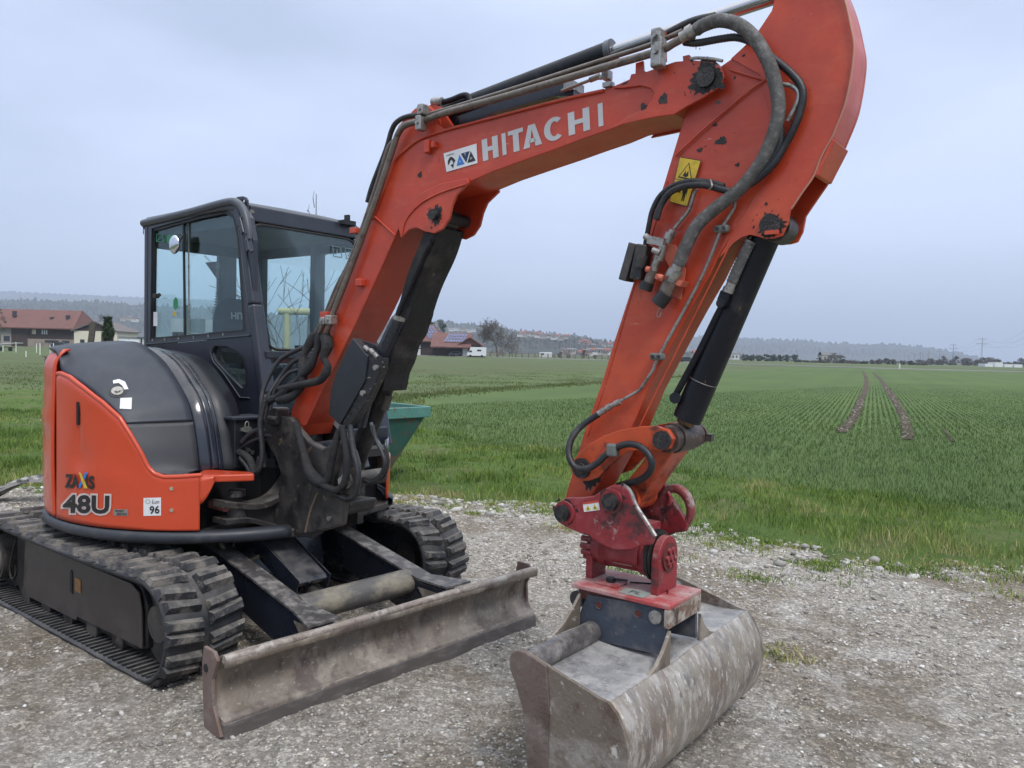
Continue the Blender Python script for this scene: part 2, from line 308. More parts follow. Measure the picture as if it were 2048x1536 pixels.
def make_track(yc):
    pts, P = track_path(); n = len(pts)
    g = G(); prof = [(-.2,-.016),(-.2,.0),(-.185,.012),(-.07,.012),(-.03,.006),(.03,.006),(.07,.012),(.185,.012),(.2,.0),(.2,-.016)]
    rows = []
    for x, z, a in pts:
        nx, nz = -math.sin(a), math.cos(a)
        rows.append([V(x+nx*h, yc+y, z+nz*h) for y, h in prof])
    rows.append(rows[0]); g.grid(rows[::-1], True, True)
    belt = g.build('rubber_track', rubber, ex)
    # inner drive ribs
    g = G()
    for i in range(0, n, 2):
        x, z, a = pts[i]; nx, nz = -math.sin(a), math.cos(a); ca, sa = math.cos(a), math.sin(a)
        R = np.array([[ca,0,nx],[0,1,0],[sa,0,nz]])
        g.box((x-nx*.022, yc-.118, z-nz*.022), (.016,.13,.014), R); g.box((x-nx*.022, yc+.118, z-nz*.022), (.016,.13,.014), R)
    g.build('drive_rib', rubber, belt, kind='stuff')
    m = int(P/.146); N = 0
    for i in range(m):
        for sgn in (-1, 1):
            for k in (0, 1):
                d = (i+(.0 if sgn < 0 else .5))/m*P+k*.056+random.uniform(-.002,.002)
                t = (d % P)/P*n; i0 = int(t) % n; i1 = (i0+1) % n; w = t-int(t)
                x = pts[i0][0]*(1-w)+pts[i1][0]*w; z = pts[i0][1]*(1-w)+pts[i1][1]*w
                a0, a1 = pts[i0][2], pts[i1][2]
                if a1-a0 > 1: a1 -= 2*PI
                a = a0*(1-w)+a1*w; nx, nz = -math.sin(a), math.cos(a)
                o = bpy.data.objects.new('tread_lug', LUGS[(sgn, k)]); C.objects.link(o); o.parent = belt
                h = .011
                sc_ = random.uniform(.93,1.05); o.matrix_world = Matrix.Rotation(TH, 4, 'Z') @ Matrix(((math.cos(a),0,nx,x+nx*h),(0,1,0,yc+.004*sgn),(math.sin(a),0,nz,z+nz*h),(0,0,0,1))) @ Matrix.Rotation(random.gauss(0,.025), 4, 'Z') @ Matrix.Diagonal((random.uniform(.9,1.1), sc_, random.uniform(.8,1.05), 1))
                o.matrix_local = o.matrix_world
    return belt
make_track(-.90); make_track(.80)
for s in (-1, 1):
    yo = -.90 if s < 0 else .80
    # track frame beam with its side cover
    g = G()
    prof = [(-.78,.45),(.68,.45),(.78,.42),(.83,.33),(.83,.12),(.72,.085),(-.72,.085),(-.78,.12)]
    g.prism([(x, yo-.09, z) for x, z in prof], (0, .18, 0)); fr = g.build('track_frame', guardm if s < 0 else navy, ex, bevel=.008)
    g = G(); g.prism([(x, yo+s*.098, z) for x, z in [(-.60,.437),(.70,.43),(.78,.40),(.81,.31),(.81,.12),(.1,.12),(.08,.095),(-.57,.095),(-.63,.16)]], (0, s*.012, 0))
    g.build('side_cover', M('worn_dark_brown_cover', (.040,.034,.031), .45, layers=[((.09,.08,.072),(5,5,9),.45,.75,.6,.7)], bump=.15, bscale=50), fr, bevel=.004)
    g = G(); g.prism([(.02, yo+s*.1115, .25),(.05, yo+s*.1115, .24),(.05, yo+s*.1115, .36),(.035, yo+s*.1115, .375),(.02, yo+s*.1115, .36)], (0, s*.003, 0)); g.build('grease_slot_shade', dark, fr)  # dark plate paints in the shade of a slot; no opening is cut
    g = G(); g.bx((.08, yo+s*.1115, .265), (.15, yo+s*.114, .34)); g.build('warning_sticker', M('faded_orange_sticker', (.25,.12,.03), .6, layers=[((.1,.07,.04),(60,60,60),.5,.6,.7,.6)]), fr)
    g = G()
    for x in (-.62,-.33,-.04,.25,.54): g.cyl((x, yo-.1, .09), (x, yo+.1, .09), .06, n=20)
    g.build('bottom_roller', cast, fr, kind='stuff')
    g = G(); g.cyl((TX-.02, yo-.06, TZ), (TX-.02, yo+.06, TZ), .215, n=40); g.cyl((TX-.02, yo-.10, TZ), (TX-.02, yo+.10, TZ), .09, n=24); g.build('front_idler', cast, ex, bevel=.006)
    g = G(); g.cyl((-TX, yo-.05, TZ), (-TX, yo+.05, TZ), .20, n=40); g.cyl((-TX, yo, TZ), (-TX, yo+s*.15, TZ), .14, n=32)
    for k in range(15):
        a = 2*PI*k/15; g.box((-TX+.21*math.cos(a), yo, TZ+.21*math.sin(a)), (.035,.05,.035))
    g.build('drive_sprocket', cast, ex, bevel=.005)
    g = G(); g.cyl((-TX, yo+s*.151, TZ), (-TX, yo+s*.16, TZ), .12, n=32); g.build('motor_cover', M('dusty_motor_cover', (.12,.11,.10), .6), ex)
    # loop bracket behind the sprocket side
    g = G(); g.tube([(-.68,yo+s*.13,.43),(-.71,yo+s*.135,.36),(-.76,yo+s*.135,.25),(-.75,yo+s*.135,.19),(-.71,yo+s*.135,.18),(-.68,yo+s*.135,.21),(-.67,yo+s*.135,.27)], .007, 8); g.build('loop_bracket', guardm, fr)
# centre frame
g = G(); g.bx((-.55,-.62,.30), (.55,.62,.46)); g.prism([(-.66,-.3,.28),(.66,-.3,.28),(.60,-.3,.50),(-.60,-.3,.50)], (0,.6,0)); g.cyl((0,0,.44),(0,0,.56),.36,n=48)
g.build('centre_frame', navy, ex, up=False, bevel=.01)
g = G(); g.cyl((0,0,.50),(0,0,.60),.44,n=64); g.build('slewing_ring', cast, ex, up=False)
# ---------------- dozer blade
Y0, Y1 = -.985, .985
XB = BY(447, 1497, Y0)[0]
prof = [(.0,.010),(.012,.08),(-.025,.10),(-.060,.15),(-.075,.20),(-.070,.26),(-.045,.32),(-.005,.355),(.018,.352),(.028,.335),(.022,.318)]
prof = [(XB-.02+a, b) for a, b in prof]
g = G(); n = 44; rows = []
for i in range(n+1):
    y = Y0+(Y1-Y0)*i/n
    rows.append([V(x+.004*mnoise.noise(Vector((y*3, z*7, 1))), y, z+.004*mnoise.noise(Vector((y*2.2, 5, z)))) for x, z in smoothpath([(a, b, 0) for a, b in prof], 3) for x, z in [(x, z)]] if False else [V(p[0]+.004*mnoise.noise(Vector((y*3, p[1]*7, 1))), y, p[1]+.005*mnoise.noise(Vector((y*2.2, 5, p[1])))) for p in smoothpath([(a, b, 0) for a, b in prof], 3)])
g.grid(rows, True); bl = g.build('dozer_blade', dirtysteel, ex, up=False, solid=.018)
g = G(); g.prism([(XB-.022,Y0-.003,.002),(XB+.012,Y0-.003,.002),(XB+.006,Y0-.003,.078),(XB-.024,Y0-.003,.086)], (0, Y1-Y0+.006, 0)); g.build('cutting_edge', M('worn_cutting_edge', (.12,.105,.10), .45, metal=.4, layers=[((.27,.25,.235),(9,9,30),.5,.7,.6,.5)], bump=.3, bscale=80), bl, up=False, bevel=.004)
g = G(); g.tube([(XB-.004, Y0, .350), (XB-.001, 0, .354), (XB-.004, Y1, .350)], .019, 12); g.build('top_rim', M('worn_rim_weld_highlight', (.24,.20,.17), .5, metal=.2, layers=[((.44,.41,.37),(9,9,9),.46,.6,.8,.6), ((.12,.085,.07),(14,14,14),.52,.64,.8,.6)], bump=.4, bscale=60), bl, up=False)
g = G(); g.tube([(XB-.012+.002*math.sin(k*2.3), Y0+(Y1-Y0)*k/40, .088+.002*math.sin(k*1.7)) for k in range(41)], .0045, 6, smooth=0); g.build('edge_weld_highlight', M('worn_rim_weld_highlight', (0,0,0)), bl, up=False)  # pale colour paints in the highlight on the weld line
for s, yy in ((-1, Y0), (1, Y1)):
    g = G(); g.prism([(XB+.005,yy,.03),(XB-.075,yy,.0),(XB-.145,yy,.03),(XB-.165,yy,.30),(XB-.15,yy,.372),(XB-.06,yy,.372),(XB-.03,yy,.34),(XB-.075,yy,.25),(XB-.065,yy,.14)], (0, s*.016, 0)); g.build('end_plate', M('rusty_blade_end', (.14,.10,.085), .6, layers=[((.28,.25,.23),(9,9,9),.5,.7,.6,.7),(RUST,(14,14,14),.55,.7,.7,.7)], bump=.35), bl, up=False, bevel=.003)
    g = G(); g.cyl((XB-.125,yy+s*.017,.285),(XB-.125,yy+s*.019,.285),.018,n=16); g.build('hole', dark, bl, up=False)  # dark disc paints in the shade of a hole; the plate is solid
g = G(); g.bx((XB-.145,Y0,.03),(XB-.085,Y1,.055)); g.bx((XB-.15,Y0,.27),(XB-.075,Y1,.30)); g.build('rear_stiffener', dirtysteel, bl, up=False, bevel=.004)
# push arms
for s in (-1, 1):
    g = G(); yy = .40*s
    side = [(.50,.50),(.62,.50),(1.55,.33),(1.71,.33),(1.71,.08),(1.50,.10),(.62,.30),(.50,.34)]
    g.prism([(x, yy-.045, z) for x, z in side], (0,.09,0)); ar = g.build('blade_arm', navy, ex, up=False, bevel=.008)
    g = G(); g.prism([(.60,yy-.055,.505),(1.50,yy-.055,.343),(1.745,yy-.13 if s < 0 else yy-.055,.343),(1.745,yy+.055 if s < 0 else yy+.13,.343),(1.50,yy+.055,.343),(.60,yy+.055,.505)], (0,0,.012)); g.build('arm_top_plate', M('scuffed_arm_plate', (.06,.056,.055), .5, layers=[((.28,.26,.24),(12,12,12),.46,.66,.8,.7)], bump=.3), ar, up=False)
    g = G(); g.prism([(1.50,yy-.05,.30),(1.72,yy-.05,.30),(1.70,yy-.05,.10)], (0,.02,0)); g.build('gusset', dirtysteel, ar, up=False)
g = G(); g.tube([(1.40,-.36,.31),(1.40,.36,.31)], .072, 28, smooth=0); g.build('cross_tube', M('muddy_cross_tube', (.085,.08,.075), .55, layers=[((.26,.23,.17),(9,5,9),.42,.62,.85,.8)], bump=.4), ex, up=False)
# lift cylinder under its guard plate
g = G(); a = V(.70,0,.56); b = V(1.30,0,.40)
g.prism([(.72,-.235,.60),(1.22,-.25,.405),(1.24,-.25,.385),(1.20,-.25,.355),(.70,-.235,.56)], (0,.175,0)); gp = g.build('cylinder_guard', navy, ex, up=False, bevel=.006)
for s in (-1, 1):
    g = G(); g.prism([(.72,-.155+s*.095,.60),(1.24,-.155+s*.095,.40),(1.20,-.155+s*.095,.30),(.72,-.155+s*.095,.48)], (0,s*.006,0)); g.build('guard_side', navy, gp, up=False)
g = G(); g.cyl((.7,-.15,.49),(1.16,-.15,.32),.050); g.build('blade_cylinder', cylm, ex, up=False)
g = G(); g.cyl((1.16,-.15,.33),(1.36,-.15,.29),.026); g.cyl((1.35,-.21,.31),(1.35,-.09,.31),.036); g.build('blade_cylinder_rod', M('dull_steel', (.3,.29,.28), .35, metal=.9), ex, up=False)
for ly in (-.24,-.09):
    g = G(); g.prism([(1.31,ly,.34),(1.37,ly,.36),(1.43,ly,.30),(1.36,ly,.25)], (0,.025,0)); g.build('cylinder_lug', cast, ex, up=False, bevel=.004)
g = G(); g.tube([BX(440,1085,.66),BX(455,1110,.72),BX(480,1128,.8),BX(520,1112,.82),BX(540,1112,.82),BX(560,1140,.86)], .013, 10); g.build('beige_hose', beige, ex, up=False)
g = G(); g.tube([(.662,-.31,.425),(.668,-.31,.425)], .03, 20, smooth=0); g.build('hose_grommet', cast, ex, up=False)

# ---------------- upper structure deck
up_ = 'upper'
g = G(); R = 1.055; ang = [math.radians(a) for a in range(-322, -13, 4)]
ring = [V(R*math.cos(a), R*math.sin(a), 0) for a in ang]
g.prism([p*.985+V(0,0,.585) for p in ring], (0,0,.045)); deck = g.build('revolving_deck', cast, ex, bevel=.008)
# black skirt ring, rounded outwards
g = G(); rows = []
for a in [math.radians(a) for a in range(-318, -13, 3)]:
    rows.append([V((R+dr)*math.cos(a), (R+dr)*math.sin(a), z) for dr, z in ((-.04,.596),(.0,.598),(.010,.606),(.012,.632),(.004,.648),(-.02,.652),(-.06,.652))])
a_ = math.radians(-38); e = rows[-1]

g.grid(rows[::-1], True); g.build('lower_skirt', M('black_skirt_rubber', (.028,.032,.040), .5, layers=[((.15,.14,.13),(9,9,9),.55,.8,.5,.8)], bump=.1), deck, solid=.006)
# dark inside block behind the covers
g = G(); g.prism([V(.96*math.cos(a), .96*math.sin(a), .61) for a in [math.radians(a) for a in range(-315,-44,6)]]+[V(.60,-.44,.61),V(.60,-.18,.61),V(.72,-.16,.61),V(.72,.62,.61)], (0,0,.32)); g.build('machine_room', dark, deck)

# right side orange panel: wall of the r = 1.05 cylinder below the hood line
RA = [(-94,1.468),(-91,1.474),(-85.3,1.456),(-78.3,1.402),(-70.5,1.327),(-64.7,1.252),(-61.3,1.167),(-57.8,1.068),(-56,1.0),(-54,.963),(-51.2,.946),(-47,.948),(-43.5,.953),(-39.5,.958)]
def railz(a): return float(np.interp(a, [p[0] for p in RA], [p[1] for p in RA]))
def cyl(a, z, r): a = math.radians(a); return V(r*math.cos(a), r*math.sin(a), z)
g = G(); rows = []
for a in np.linspace(-93.2, -41.0, 72):
    zt = railz(a); nz_ = 26; col = []
    for k in range(nz_+1):
        z = .662+(zt-.662)*k/nz_
        dent = -.016*math.exp(-(((a+80)/5)**2+((z-1.02)/.08)**2)) + .006*math.exp(-(((a+70)/7)**2+((z-.93)/.06)**2))
        slot = -.012*math.exp(-(((a+80.5)/1.1)**2))*(1/(1+math.exp(-(z-1.08)*90)))*(1/(1+math.exp((z-1.31)*90)))
        edge = -.006*math.exp(-((zt-z)/.012)**2)
        col.append(cyl(a, z, 1.05+dent+slot+edge))
    rows.append(col)
g.grid(rows, True); pan = g.build('side_panel', orange_clean, deck, solid=.012)
g = G(); g.tube([cyl(a, railz(a), 1.045) for a in np.linspace(-93.2, -40.5, 60)], .013, 10, smooth=0); g.build('panel_lip', orange_clean, pan)
g = G(); g.prism([cyl(-80.9,1.20,1.046), cyl(-79.9,1.20,1.046), cyl(-79.9,1.325,1.046), cyl(-80.9,1.325,1.046)], cyl(-80.4,0,.012)); g.build('latch_slot', dark, pan)
# ledge running forward from the panel to the swing post
lz = .955
LED = [AZ(425,958,lz-.01), AZ(474,943,lz), AZ(448,938,lz)]
g = G(); a0 = cyl(-41.5, 0, 1.05)
g.prism([V(a0[0]-.03,a0[1]-.0,lz-.04), V(.84,-.60,lz-.04), V(.93,-.45,lz-.04), V(.86,-.42,lz-.04), V(.6,-.55,lz-.04)], (0,0,.04)); g.build('front_ledge', orange_clean, pan, bevel=.008)
g = G(); rows = []
for a in np.linspace(-41.0, -37.0, 6):
    zb = .80+.12*((a+41)/4)**1.5
    rows.append([cyl(a, z, 1.05) for z in np.linspace(zb, .95, 6)])
g.grid(rows, True); g.build('panel_tongue', orange_clean, pan, solid=.012)
# bolts on flush discs; recess shade painted as darker orange
for px, py in ((344,977),(344,1020)):
    c = CY(px, py, 1.052); d = unit(V(c[0], c[1], 0))
    g = G(); g.cyl(c-d*.004, c+d*.001, .022, n=28); o = g.build('bolt_recess_shade', M('orange_recess_shade', (.30,.035,.012), .45), pan)
    tx = unit(np.cross(d, V(0,0,1))); g = G(); g.tube([c+d*.000+tx*.024*math.cos(t)+V(0,0,.024*math.sin(t)) for t in np.linspace(0,2*PI,30)], .0045, 8, smooth=0); g.build('recess_rim', orange_clean, o)
    g = G(); g.hexn(c+d*.002, c+d*.009, .011); g.build('bolt', M('yellowed_bolt', (.4,.36,.25), .4, metal=.4), o)

# counterweight: rear orange casting
g = G(); rows = []
for a in np.linspace(-94.2, -262, 90):
    col = []
    for z in np.linspace(.665, 1.60, 46):
        r = 1.05+.012*math.sin((z-.6)*3.4)
        if z > 1.50: r -= (1-math.sqrt(max(0, 1-((z-1.50)/.115)**2)))*.10
        r += .006*math.exp(-((z-1.40)/.006)**2)*-1.6 if a < -97 else 0
        if -112 < a < -97: r += -.010*math.exp(-((z-1.10)/.05)**2)+.008*math.exp(-((z-1.22)/.04)**2)+.007*mnoise.noise(Vector((a*.3, z*9, 2)))
        col.append(cyl(a, z, r))
    col.append(cyl(a, 1.602, .975)); rows.append(col)
g.grid(rows[::-1], True); cw = g.build('counterweight', orange_clean, deck, solid=.012)
g = G(); g.prism([cyl(a, 1.50, .93) for a in range(-96,-262,-6)]+[V(-.1,.4,1.50),V(-.1,-.4,1.50)], (0,0,.02)); g.build('engine_hood_top', plastic, deck)

# right cover: loft between the outer rail, the hood edge and the glossy strip
A = [(-93.5,1.476),(-91,1.482),(-80,1.425),(-72,1.352),(-66,1.275),(-63.2,1.222)]
A2 = [(-63.0,1.212),(-59,1.10),(-55.7,.985),(-50.5,.957),(-44.5,.960)]
B = [(-.55,-.56,1.63),(.0,-.6,1.64),(.25,-.6,1.548),(.40,-.6,1.435),(.51,-.6,1.325),(.563,-.6,1.225)]
B2 = [(.567,-.6,1.212),(.600,-.6,1.10),(.618,-.6,1.01),(.622,-.6,.965),(.622,-.6,.955)]
def hood(Ap, Bp, name, mat, ns=9, nt=14, off=0., rearfan=True):
    An = [cyl(a, z, 1.035) for a, z in Ap]; Bn = [V(*b) for b in Bp]
    As, Bs = smoothpath(An, ns), smoothpath(Bn, ns); rows = []
    for p, q in zip(As, Bs):
        c = V(p[0]*.55+q[0]*.45, p[1]*.80+q[1]*.20, p[2]*.30+q[2]*.70); row = []
        for k in range(nt+1):
            t = k/nt; row.append(p*(1-t)**2+c*2*t*(1-t)+q*t*t)
        rows.append(row)
    g = G(); g.grid(rows, True); return g.build(name, mat, deck, solid=.014), rows
# rear part of the upper hood sweeps to the counterweight
A_ = [(-128,1.600),(-108,1.605),(-97,1.592),(-93.6,1.54)]+A[1:]
hd, HR = hood(A_, [(-.85,-.2,1.63),(-.72,-.40,1.645),(-.45,-.53,1.655),(-.22,-.59,1.655)]+B[1:], 'engine_cover', plastic)
lp, LR = hood(A2, B2, 'storage_panel', plastic2)
g = G(); g.tube([p*.997 for p in HR[-1]], .006, 6, smooth=0); g.build('panel_joint', black, lp)
g = G(); g.tube([p for p in LR[0]], .007, 8, smooth=0); g.build('panel_edge', plastic2, lp)
# glossy strip between hood and cab
GA = [(-.70,-.45,1.62),(-.1,-.598,1.60),(.0,-.598,1.615),(.25,-.598,1.525),(.40,-.598,1.41),(.51,-.598,1.30),(.563,-.598,1.20),(.600,-.598,1.08),(.612,-.598,.99),(.612,-.598,.945)]
def YB(x, y, v): return AY(x, y, v)
GBp = [(300,694),(320,697),(342,705),(369,720),(396,753),(421,797),(435,851),(441,890),(446,925),(446,939)]
GB = [V(-.60,-.46,1.63), V(-.2,-.46,1.625)]+[YB(x, y, -.47) for x, y in GBp[2:]]
GAs, GBs = smoothpath([V(*p) for p in GA], 8), smoothpath(GB, 8)
def strip(t0, t1, name, mat, drop=0.):
    g = G(); rows = []
    for p, q in zip(GAs, GBs):
        rows.append([p*(1-t)+q*t+V(.012*math.sin(PI*t), 0, .012*math.sin(PI*t))-V(drop,0,drop) for t in np.linspace(t0, t1, 5)])
    g.grid(rows, True); return g.build(name, mat, deck, solid=.008)
st = strip(0, .50, 'glossy_cover', gloss); strip(.515, .80, 'cover_band', gloss); strip(.81, 1.0, 'cover_rim', gloss)
strip(.02, .98, 'cover_backing', dark, .012)
g = G()
rows = [[q, V(q[0]-.02, q[1]+.17, q[2]-.02)] for q in GBs]; g.grid(rows, True); g.build('inner_fender', M('dull_black_panel', (.011,.012,.016), .5, bump=.1), deck, solid=.006)
# filler cap and stickers on the hood
def on_hood(px, py, rows, lift=.004):
    """nearest hood point to the pixel ray"""
    o = toU(CAM); d = toU(ray(px, py)); best = None
    for i in range(len(rows)-1):
        for k in range(len(rows[0])-1):
            a, b, c = rows[i][k], rows[i+1][k], rows[i][k+1]; n = unit(np.cross(b-a, c-a)); den = n@d
            if abs(den) < 1e-9: continue
            t = n@(a-o)/den; p = o+d*t; m = (rows[i][k]+rows[i+1][k+1])/2; e = np.linalg.norm(p-m)
            if best is None or e < best[0]: best = (e, p, n if n@d < 0 else -n)
    return best[1]+best[2]*lift, best[2]
c, nn = on_hood(235, 784, HR); 
g = G(); g.cyl(c-nn*.004, c+nn*.004, .045, n=32); fc = g.build('filler_recess', M('dark_recess_plastic', (.016,.017,.021), .45), hd)
g = G(); g.cyl(c+nn*.004, c+nn*.016, .013, n=16); g.cyl(c+nn*.004, c+nn*.008, .03, n=24); g.build('lock_barrel', galv, fc)
def hood_quad(g, pts, rows, lift):
    P = [on_hood(x, y, rows, lift)[0] for x, y in pts]; n = sum((np.cross(P[i]-P[0], P[(i+1)%len(P)]-P[0]) for i in range(len(P))), V(0,0,0)); n = unit(n)
    if n@(toU(CAM)-P[0]) < 0: n = -n
    g.prism([p+n*.008 for p in P], -n*.014)
g = G(); [hood_quad(g, q_, HR, .004) for q_ in ([(226,764),(238,761),(237,768.5),(227,770)],[(238,761),(250,766),(244,773.5),(237,768.5)],[(250,766),(257,781),(249,782),(244,773.5)])]; g.build('arc_sticker', white, hd)
g = G(); hood_quad(g, [(241,799),(264,798),(263,821),(240,820)], HR, .006); g.build('square_sticker', white, hd)
# lettering on the side panel
def cylmap(p00, p10, p01, r=1.0585):
    def f(u, v):
        x = p00[0]+(p10[0]-p00[0])*u+(p01[0]-p00[0])*v; y = p00[1]+(p10[1]-p00[1])*u+(p01[1]-p00[1])*v; return CY(x, y, r)
    return f
halo = M('white_letter_edge', (.55,.45,.42), .5)
def cyl_text(s, p00, p10, p01, name, mat, r, bold):
    g = G(); decal(g, s, cylmap(p00, p10, p01, r), bold); return g.build(name, mat, pan)
cyl_text('48U', (121,1030),(222,1032),(122,985), 'model_number_edge', halo, 1.0600, .085)
cyl_text('48U', (125,1026),(218,1028),(126,989), 'model_number', black, 1.0620, .035)
cyl_text('ZA', (129,975),(158,976),(130,948), 'lettering', black, 1.0625, .05)
cyl_text('I', (172,977),(175.5,977.5),(172,950), 'lettering', black, 1.0625, .0); cyl_text('S', (177,978),(189,979),(177,951), 'lettering', black, 1.0625, .05)
g = G(); m_ = cylmap((155,976),(176,977),(155,944), 1.0625)
g.add([m_(0,0),m_(.25,0),m_(1,1),m_(.72,1)], [(0,1,2,3)]); g.build('lettering', bluep, pan)
g = G(); m_ = cylmap((155,976),(176,977),(155,944), 1.0635); g.add([m_(.10,1),m_(.34,.95),m_(.98,0),m_(.62,0)], [(0,1,2,3)]); g.build('lettering', yellow, pan)
def cyl_sticker(x0, y0, x1, y1, name, mat, r=1.058, sk=0):
    m = cylmap((x0,y1),(x1,y1+sk),(x0,y0), r); g = G(); rows = [[m(u, v) for v in (0,1)] for u in np.linspace(0,1,6)]; g.grid(rows, False); return g.build(name, mat, pan)
st1 = cyl_sticker(287,996,322,1032,'number_sticker',white,1.058,-1)
g = G(); decal(g, '96', cylmap((299,1028),(319,1027),(299,1012),1.0605), .02); g.build('number_print', black, st1)
g = G(); decal(g, 'Lun', cylmap((304,1007),(318,1007),(305,999),1.0605), .0); g.build('small_print', black, st1)
g = G(); m_ = cylmap((290,1008),(301,1008),(290,998),1.0605)
for k in range(6):
    a, b = 2*PI*k/6, 2*PI*(k+1)/6
    g.add([m_(.5+.5*math.cos(a),.5+.5*math.sin(a)),m_(.5+.5*math.cos(b),.5+.5*math.sin(b)),m_(.5+.38*math.cos(b),.5+.38*math.sin(b)),m_(.5+.38*math.cos(a),.5+.38*math.sin(a))],[(0,1,2,3)])
g.build('hexagon_logo', M('grey_print', (.3,.3,.3), .5), st1)
st2 = cyl_sticker(227,1018,256,1031,'grey_sticker',M('worn_grey_sticker', (.20,.18,.17), .6),1.058,1)
g = G(); decal(g, 'PROBST', cylmap((230,1024),(248,1024),(230,1020),1.0605), .02); decal(g, 'MAVEG', cylmap((234,1030),(254,1030),(234,1026),1.0605), .02); g.build('small_print', black, st2)

# far left orange corner seen behind the swing post
g = G(); rows = [[cyl(a, z, 1.04) for z in np.linspace(.66,.93,8)] for a in np.linspace(36, 80, 24)]; g.grid(rows[::-1], True); g.build('left_side_panel', orange_clean, deck, solid=.012)
g = G(); rows = [[cyl(a, z, 1.03-.03*abs(z-.97)) for z in (.94,.97,1.05)] for a in np.linspace(36, 80, 24)]; g.grid(rows[::-1], True); g.build('left_upper_trim', gloss, deck, solid=.012)
g = G(); g.prism([cyl(a, .95, 1.03) for a in range(36, 100, 4)]+[V(-.1,.5,.95),V(.6,.1,.95),V(.75,.2,.95)], (0,0,.05)); g.build('cab_floor', cast, deck)
# ================================================================== CAB
YR, YL = -.15, .80
cab = empty('cab'); cab.parent = ex
def side_poly(pts, y, off, name, mat, par=cab, bevel=0.):
    g = G(); g.prism([AY(x, yy, y) for x, yy in pts], (0, off, 0)); return g.build(name, mat, par, bevel=bevel)
def barpx(g, a, b, w, h, y, dy=0.):
    p, q = AY(*a, y), AY(*b, y); g.bar(p+V(0,dy,0), q+V(0,dy,0), w, h, up=(0,1,0))
# frame as a strip between outer and inner outlines
def frame_between(inner, outer, y, off, name, mat, bevel=.004, par=cab):
    I = smoothpath([V(*p, 0) for p in inner+[inner[0]]], 1); 
    def resample(P, n=48):
        P = [V(*p[:2], 0) for p in P+[P[0]]]; L = [0.]
        for a, b in zip(P, P[1:]): L.append(L[-1]+np.linalg.norm(b-a))
        A = np.array(P); T = np.linspace(0, L[-1], n+1)[:-1]; return [np.array([np.interp(t, L, A[:,k]) for k in range(2)]) for t in T]
    c = np.mean(np.array(inner), 0); n = 64
    def radial(P):
        out = []; m = len(P)
        for k in range(n):
            a = 2*PI*k/n; d = V(math.cos(a), math.sin(a)); best = 1e9
            for i in range(m):
                p, q = V(*P[i])-c, V(*P[(i+1)%m])-c; e = q-p; den = d[0]*e[1]-d[1]*e[0]
                if abs(den) < 1e-9: continue
                t = (p[0]*e[1]-p[1]*e[0])/den; s_ = (p[0]*d[1]-p[1]*d[0])/den
                if t > 0 and -1e-6 <= s_ <= 1+1e-6: best = min(best, t)
            out.append(c+d*best)
        return out
    # keep true corners: use angles of all vertices too
    angs = sorted(set([round(math.atan2(p[1]-c[1], p[0]-c[0]), 5) for p in list(inner)+list(outer)]+[round(2*PI*k/40-PI, 5) for k in range(40)]))
    def hit(P, a):
        d = V(math.cos(a), math.sin(a)); best = 1e9; m = len(P)
        for i in range(m):
            p, q = V(*P[i])-c, V(*P[(i+1)%m])-c; e = q-p; den = d[0]*e[1]-d[1]*e[0]
            if abs(den) < 1e-9: continue
            t = (p[0]*e[1]-p[1]*e[0])/den; s_ = (p[0]*d[1]-p[1]*d[0])/den
            if t > 0 and -1e-4 <= s_ <= 1+1e-4: best = min(best, t)
        return c+d*best
    I = [AY(*hit(inner, a), y) for a in angs]; O = [AY(*hit(outer, a), y) for a in angs]; m = len(I)
    v = O+I+[p+V(0,off,0) for p in O]+[p+V(0,off,0) for p in I]
    g = G(); g.add(v, [(i,(i+1)%m,m+(i+1)%m,m+i) for i in range(m)]+[(2*m+(i+1)%m,2*m+i,3*m+i,3*m+(i+1)%m) for i in range(m)]+[((i+1)%m,i,2*m+i,2*m+(i+1)%m) for i in range(m)]+[(m+i,m+(i+1)%m,3*m+(i+1)%m,3*m+i) for i in range(m)])
    return g.build(name, mat, par)
Frt = AY(478,402,YR); Frm = AY(500,440,YR); Fbt = AY(531,792,YR); Rrt = AY(289,442,YR)
zt = 2.545
# corner points in the upper frame
xf_t, xf_b = .325, .60            # front face at roof height and at z = 1.36
def xf(z): return .345+(2.45-z)*(.60-.345)/(2.45-1.36)
xr = -.855
# front pillars
for y in (YR+.03, YL-.03):
    g = G(); P = [V(xf(.98),y,.98), V(xf(1.36),y,1.36), V(xf(1.9),y,1.9), V(xf(2.38),y,2.38), V(.30,y,2.50)]
    for a, b in zip(P, P[1:]): g.bar(a-V(.035,0,0), b-V(.035,0,0), .07 if y > 0 else .062, .085, up=(0,1,0))
    g.build('front_pillar', cabpaint, cab, bevel=.014)
for y in (YR+.025, YL-.025):
    g = G(); g.bar((xr+.03,y,.95),(xr+.03,y,2.50),.05,.06,up=(0,1,0)); g.build('rear_pillar', cabpaint, cab, bevel=.01)
# roof: rounded rail loop and shell
g = G(); rows = []
for y, dz in ((YR,-.055),(YR-.002,-.03),(YR+.012,-.008),(YR+.045,0),(.2,.006),(.5,.006),(YL-.045,0),(YL-.012,-.008),(YL+.002,-.03),(YL,-.055)):
    rows.append([V(x, y, z+dz) for x, z in ((xr-.01,zt-.07),(xr-.01,zt-.04),(xr+.02,zt-.005),(-.3,zt+.004),(.16,zt+.006),(.25,zt-.002),(.305,zt-.022),(.335,zt-.06))])
g.grid(rows, True); rf = g.build('roof', M('dusty_cab_roof', (.045,.052,.066), .42, dust=.6, dustcol=(.15,.165,.18)), cab, solid=.012)
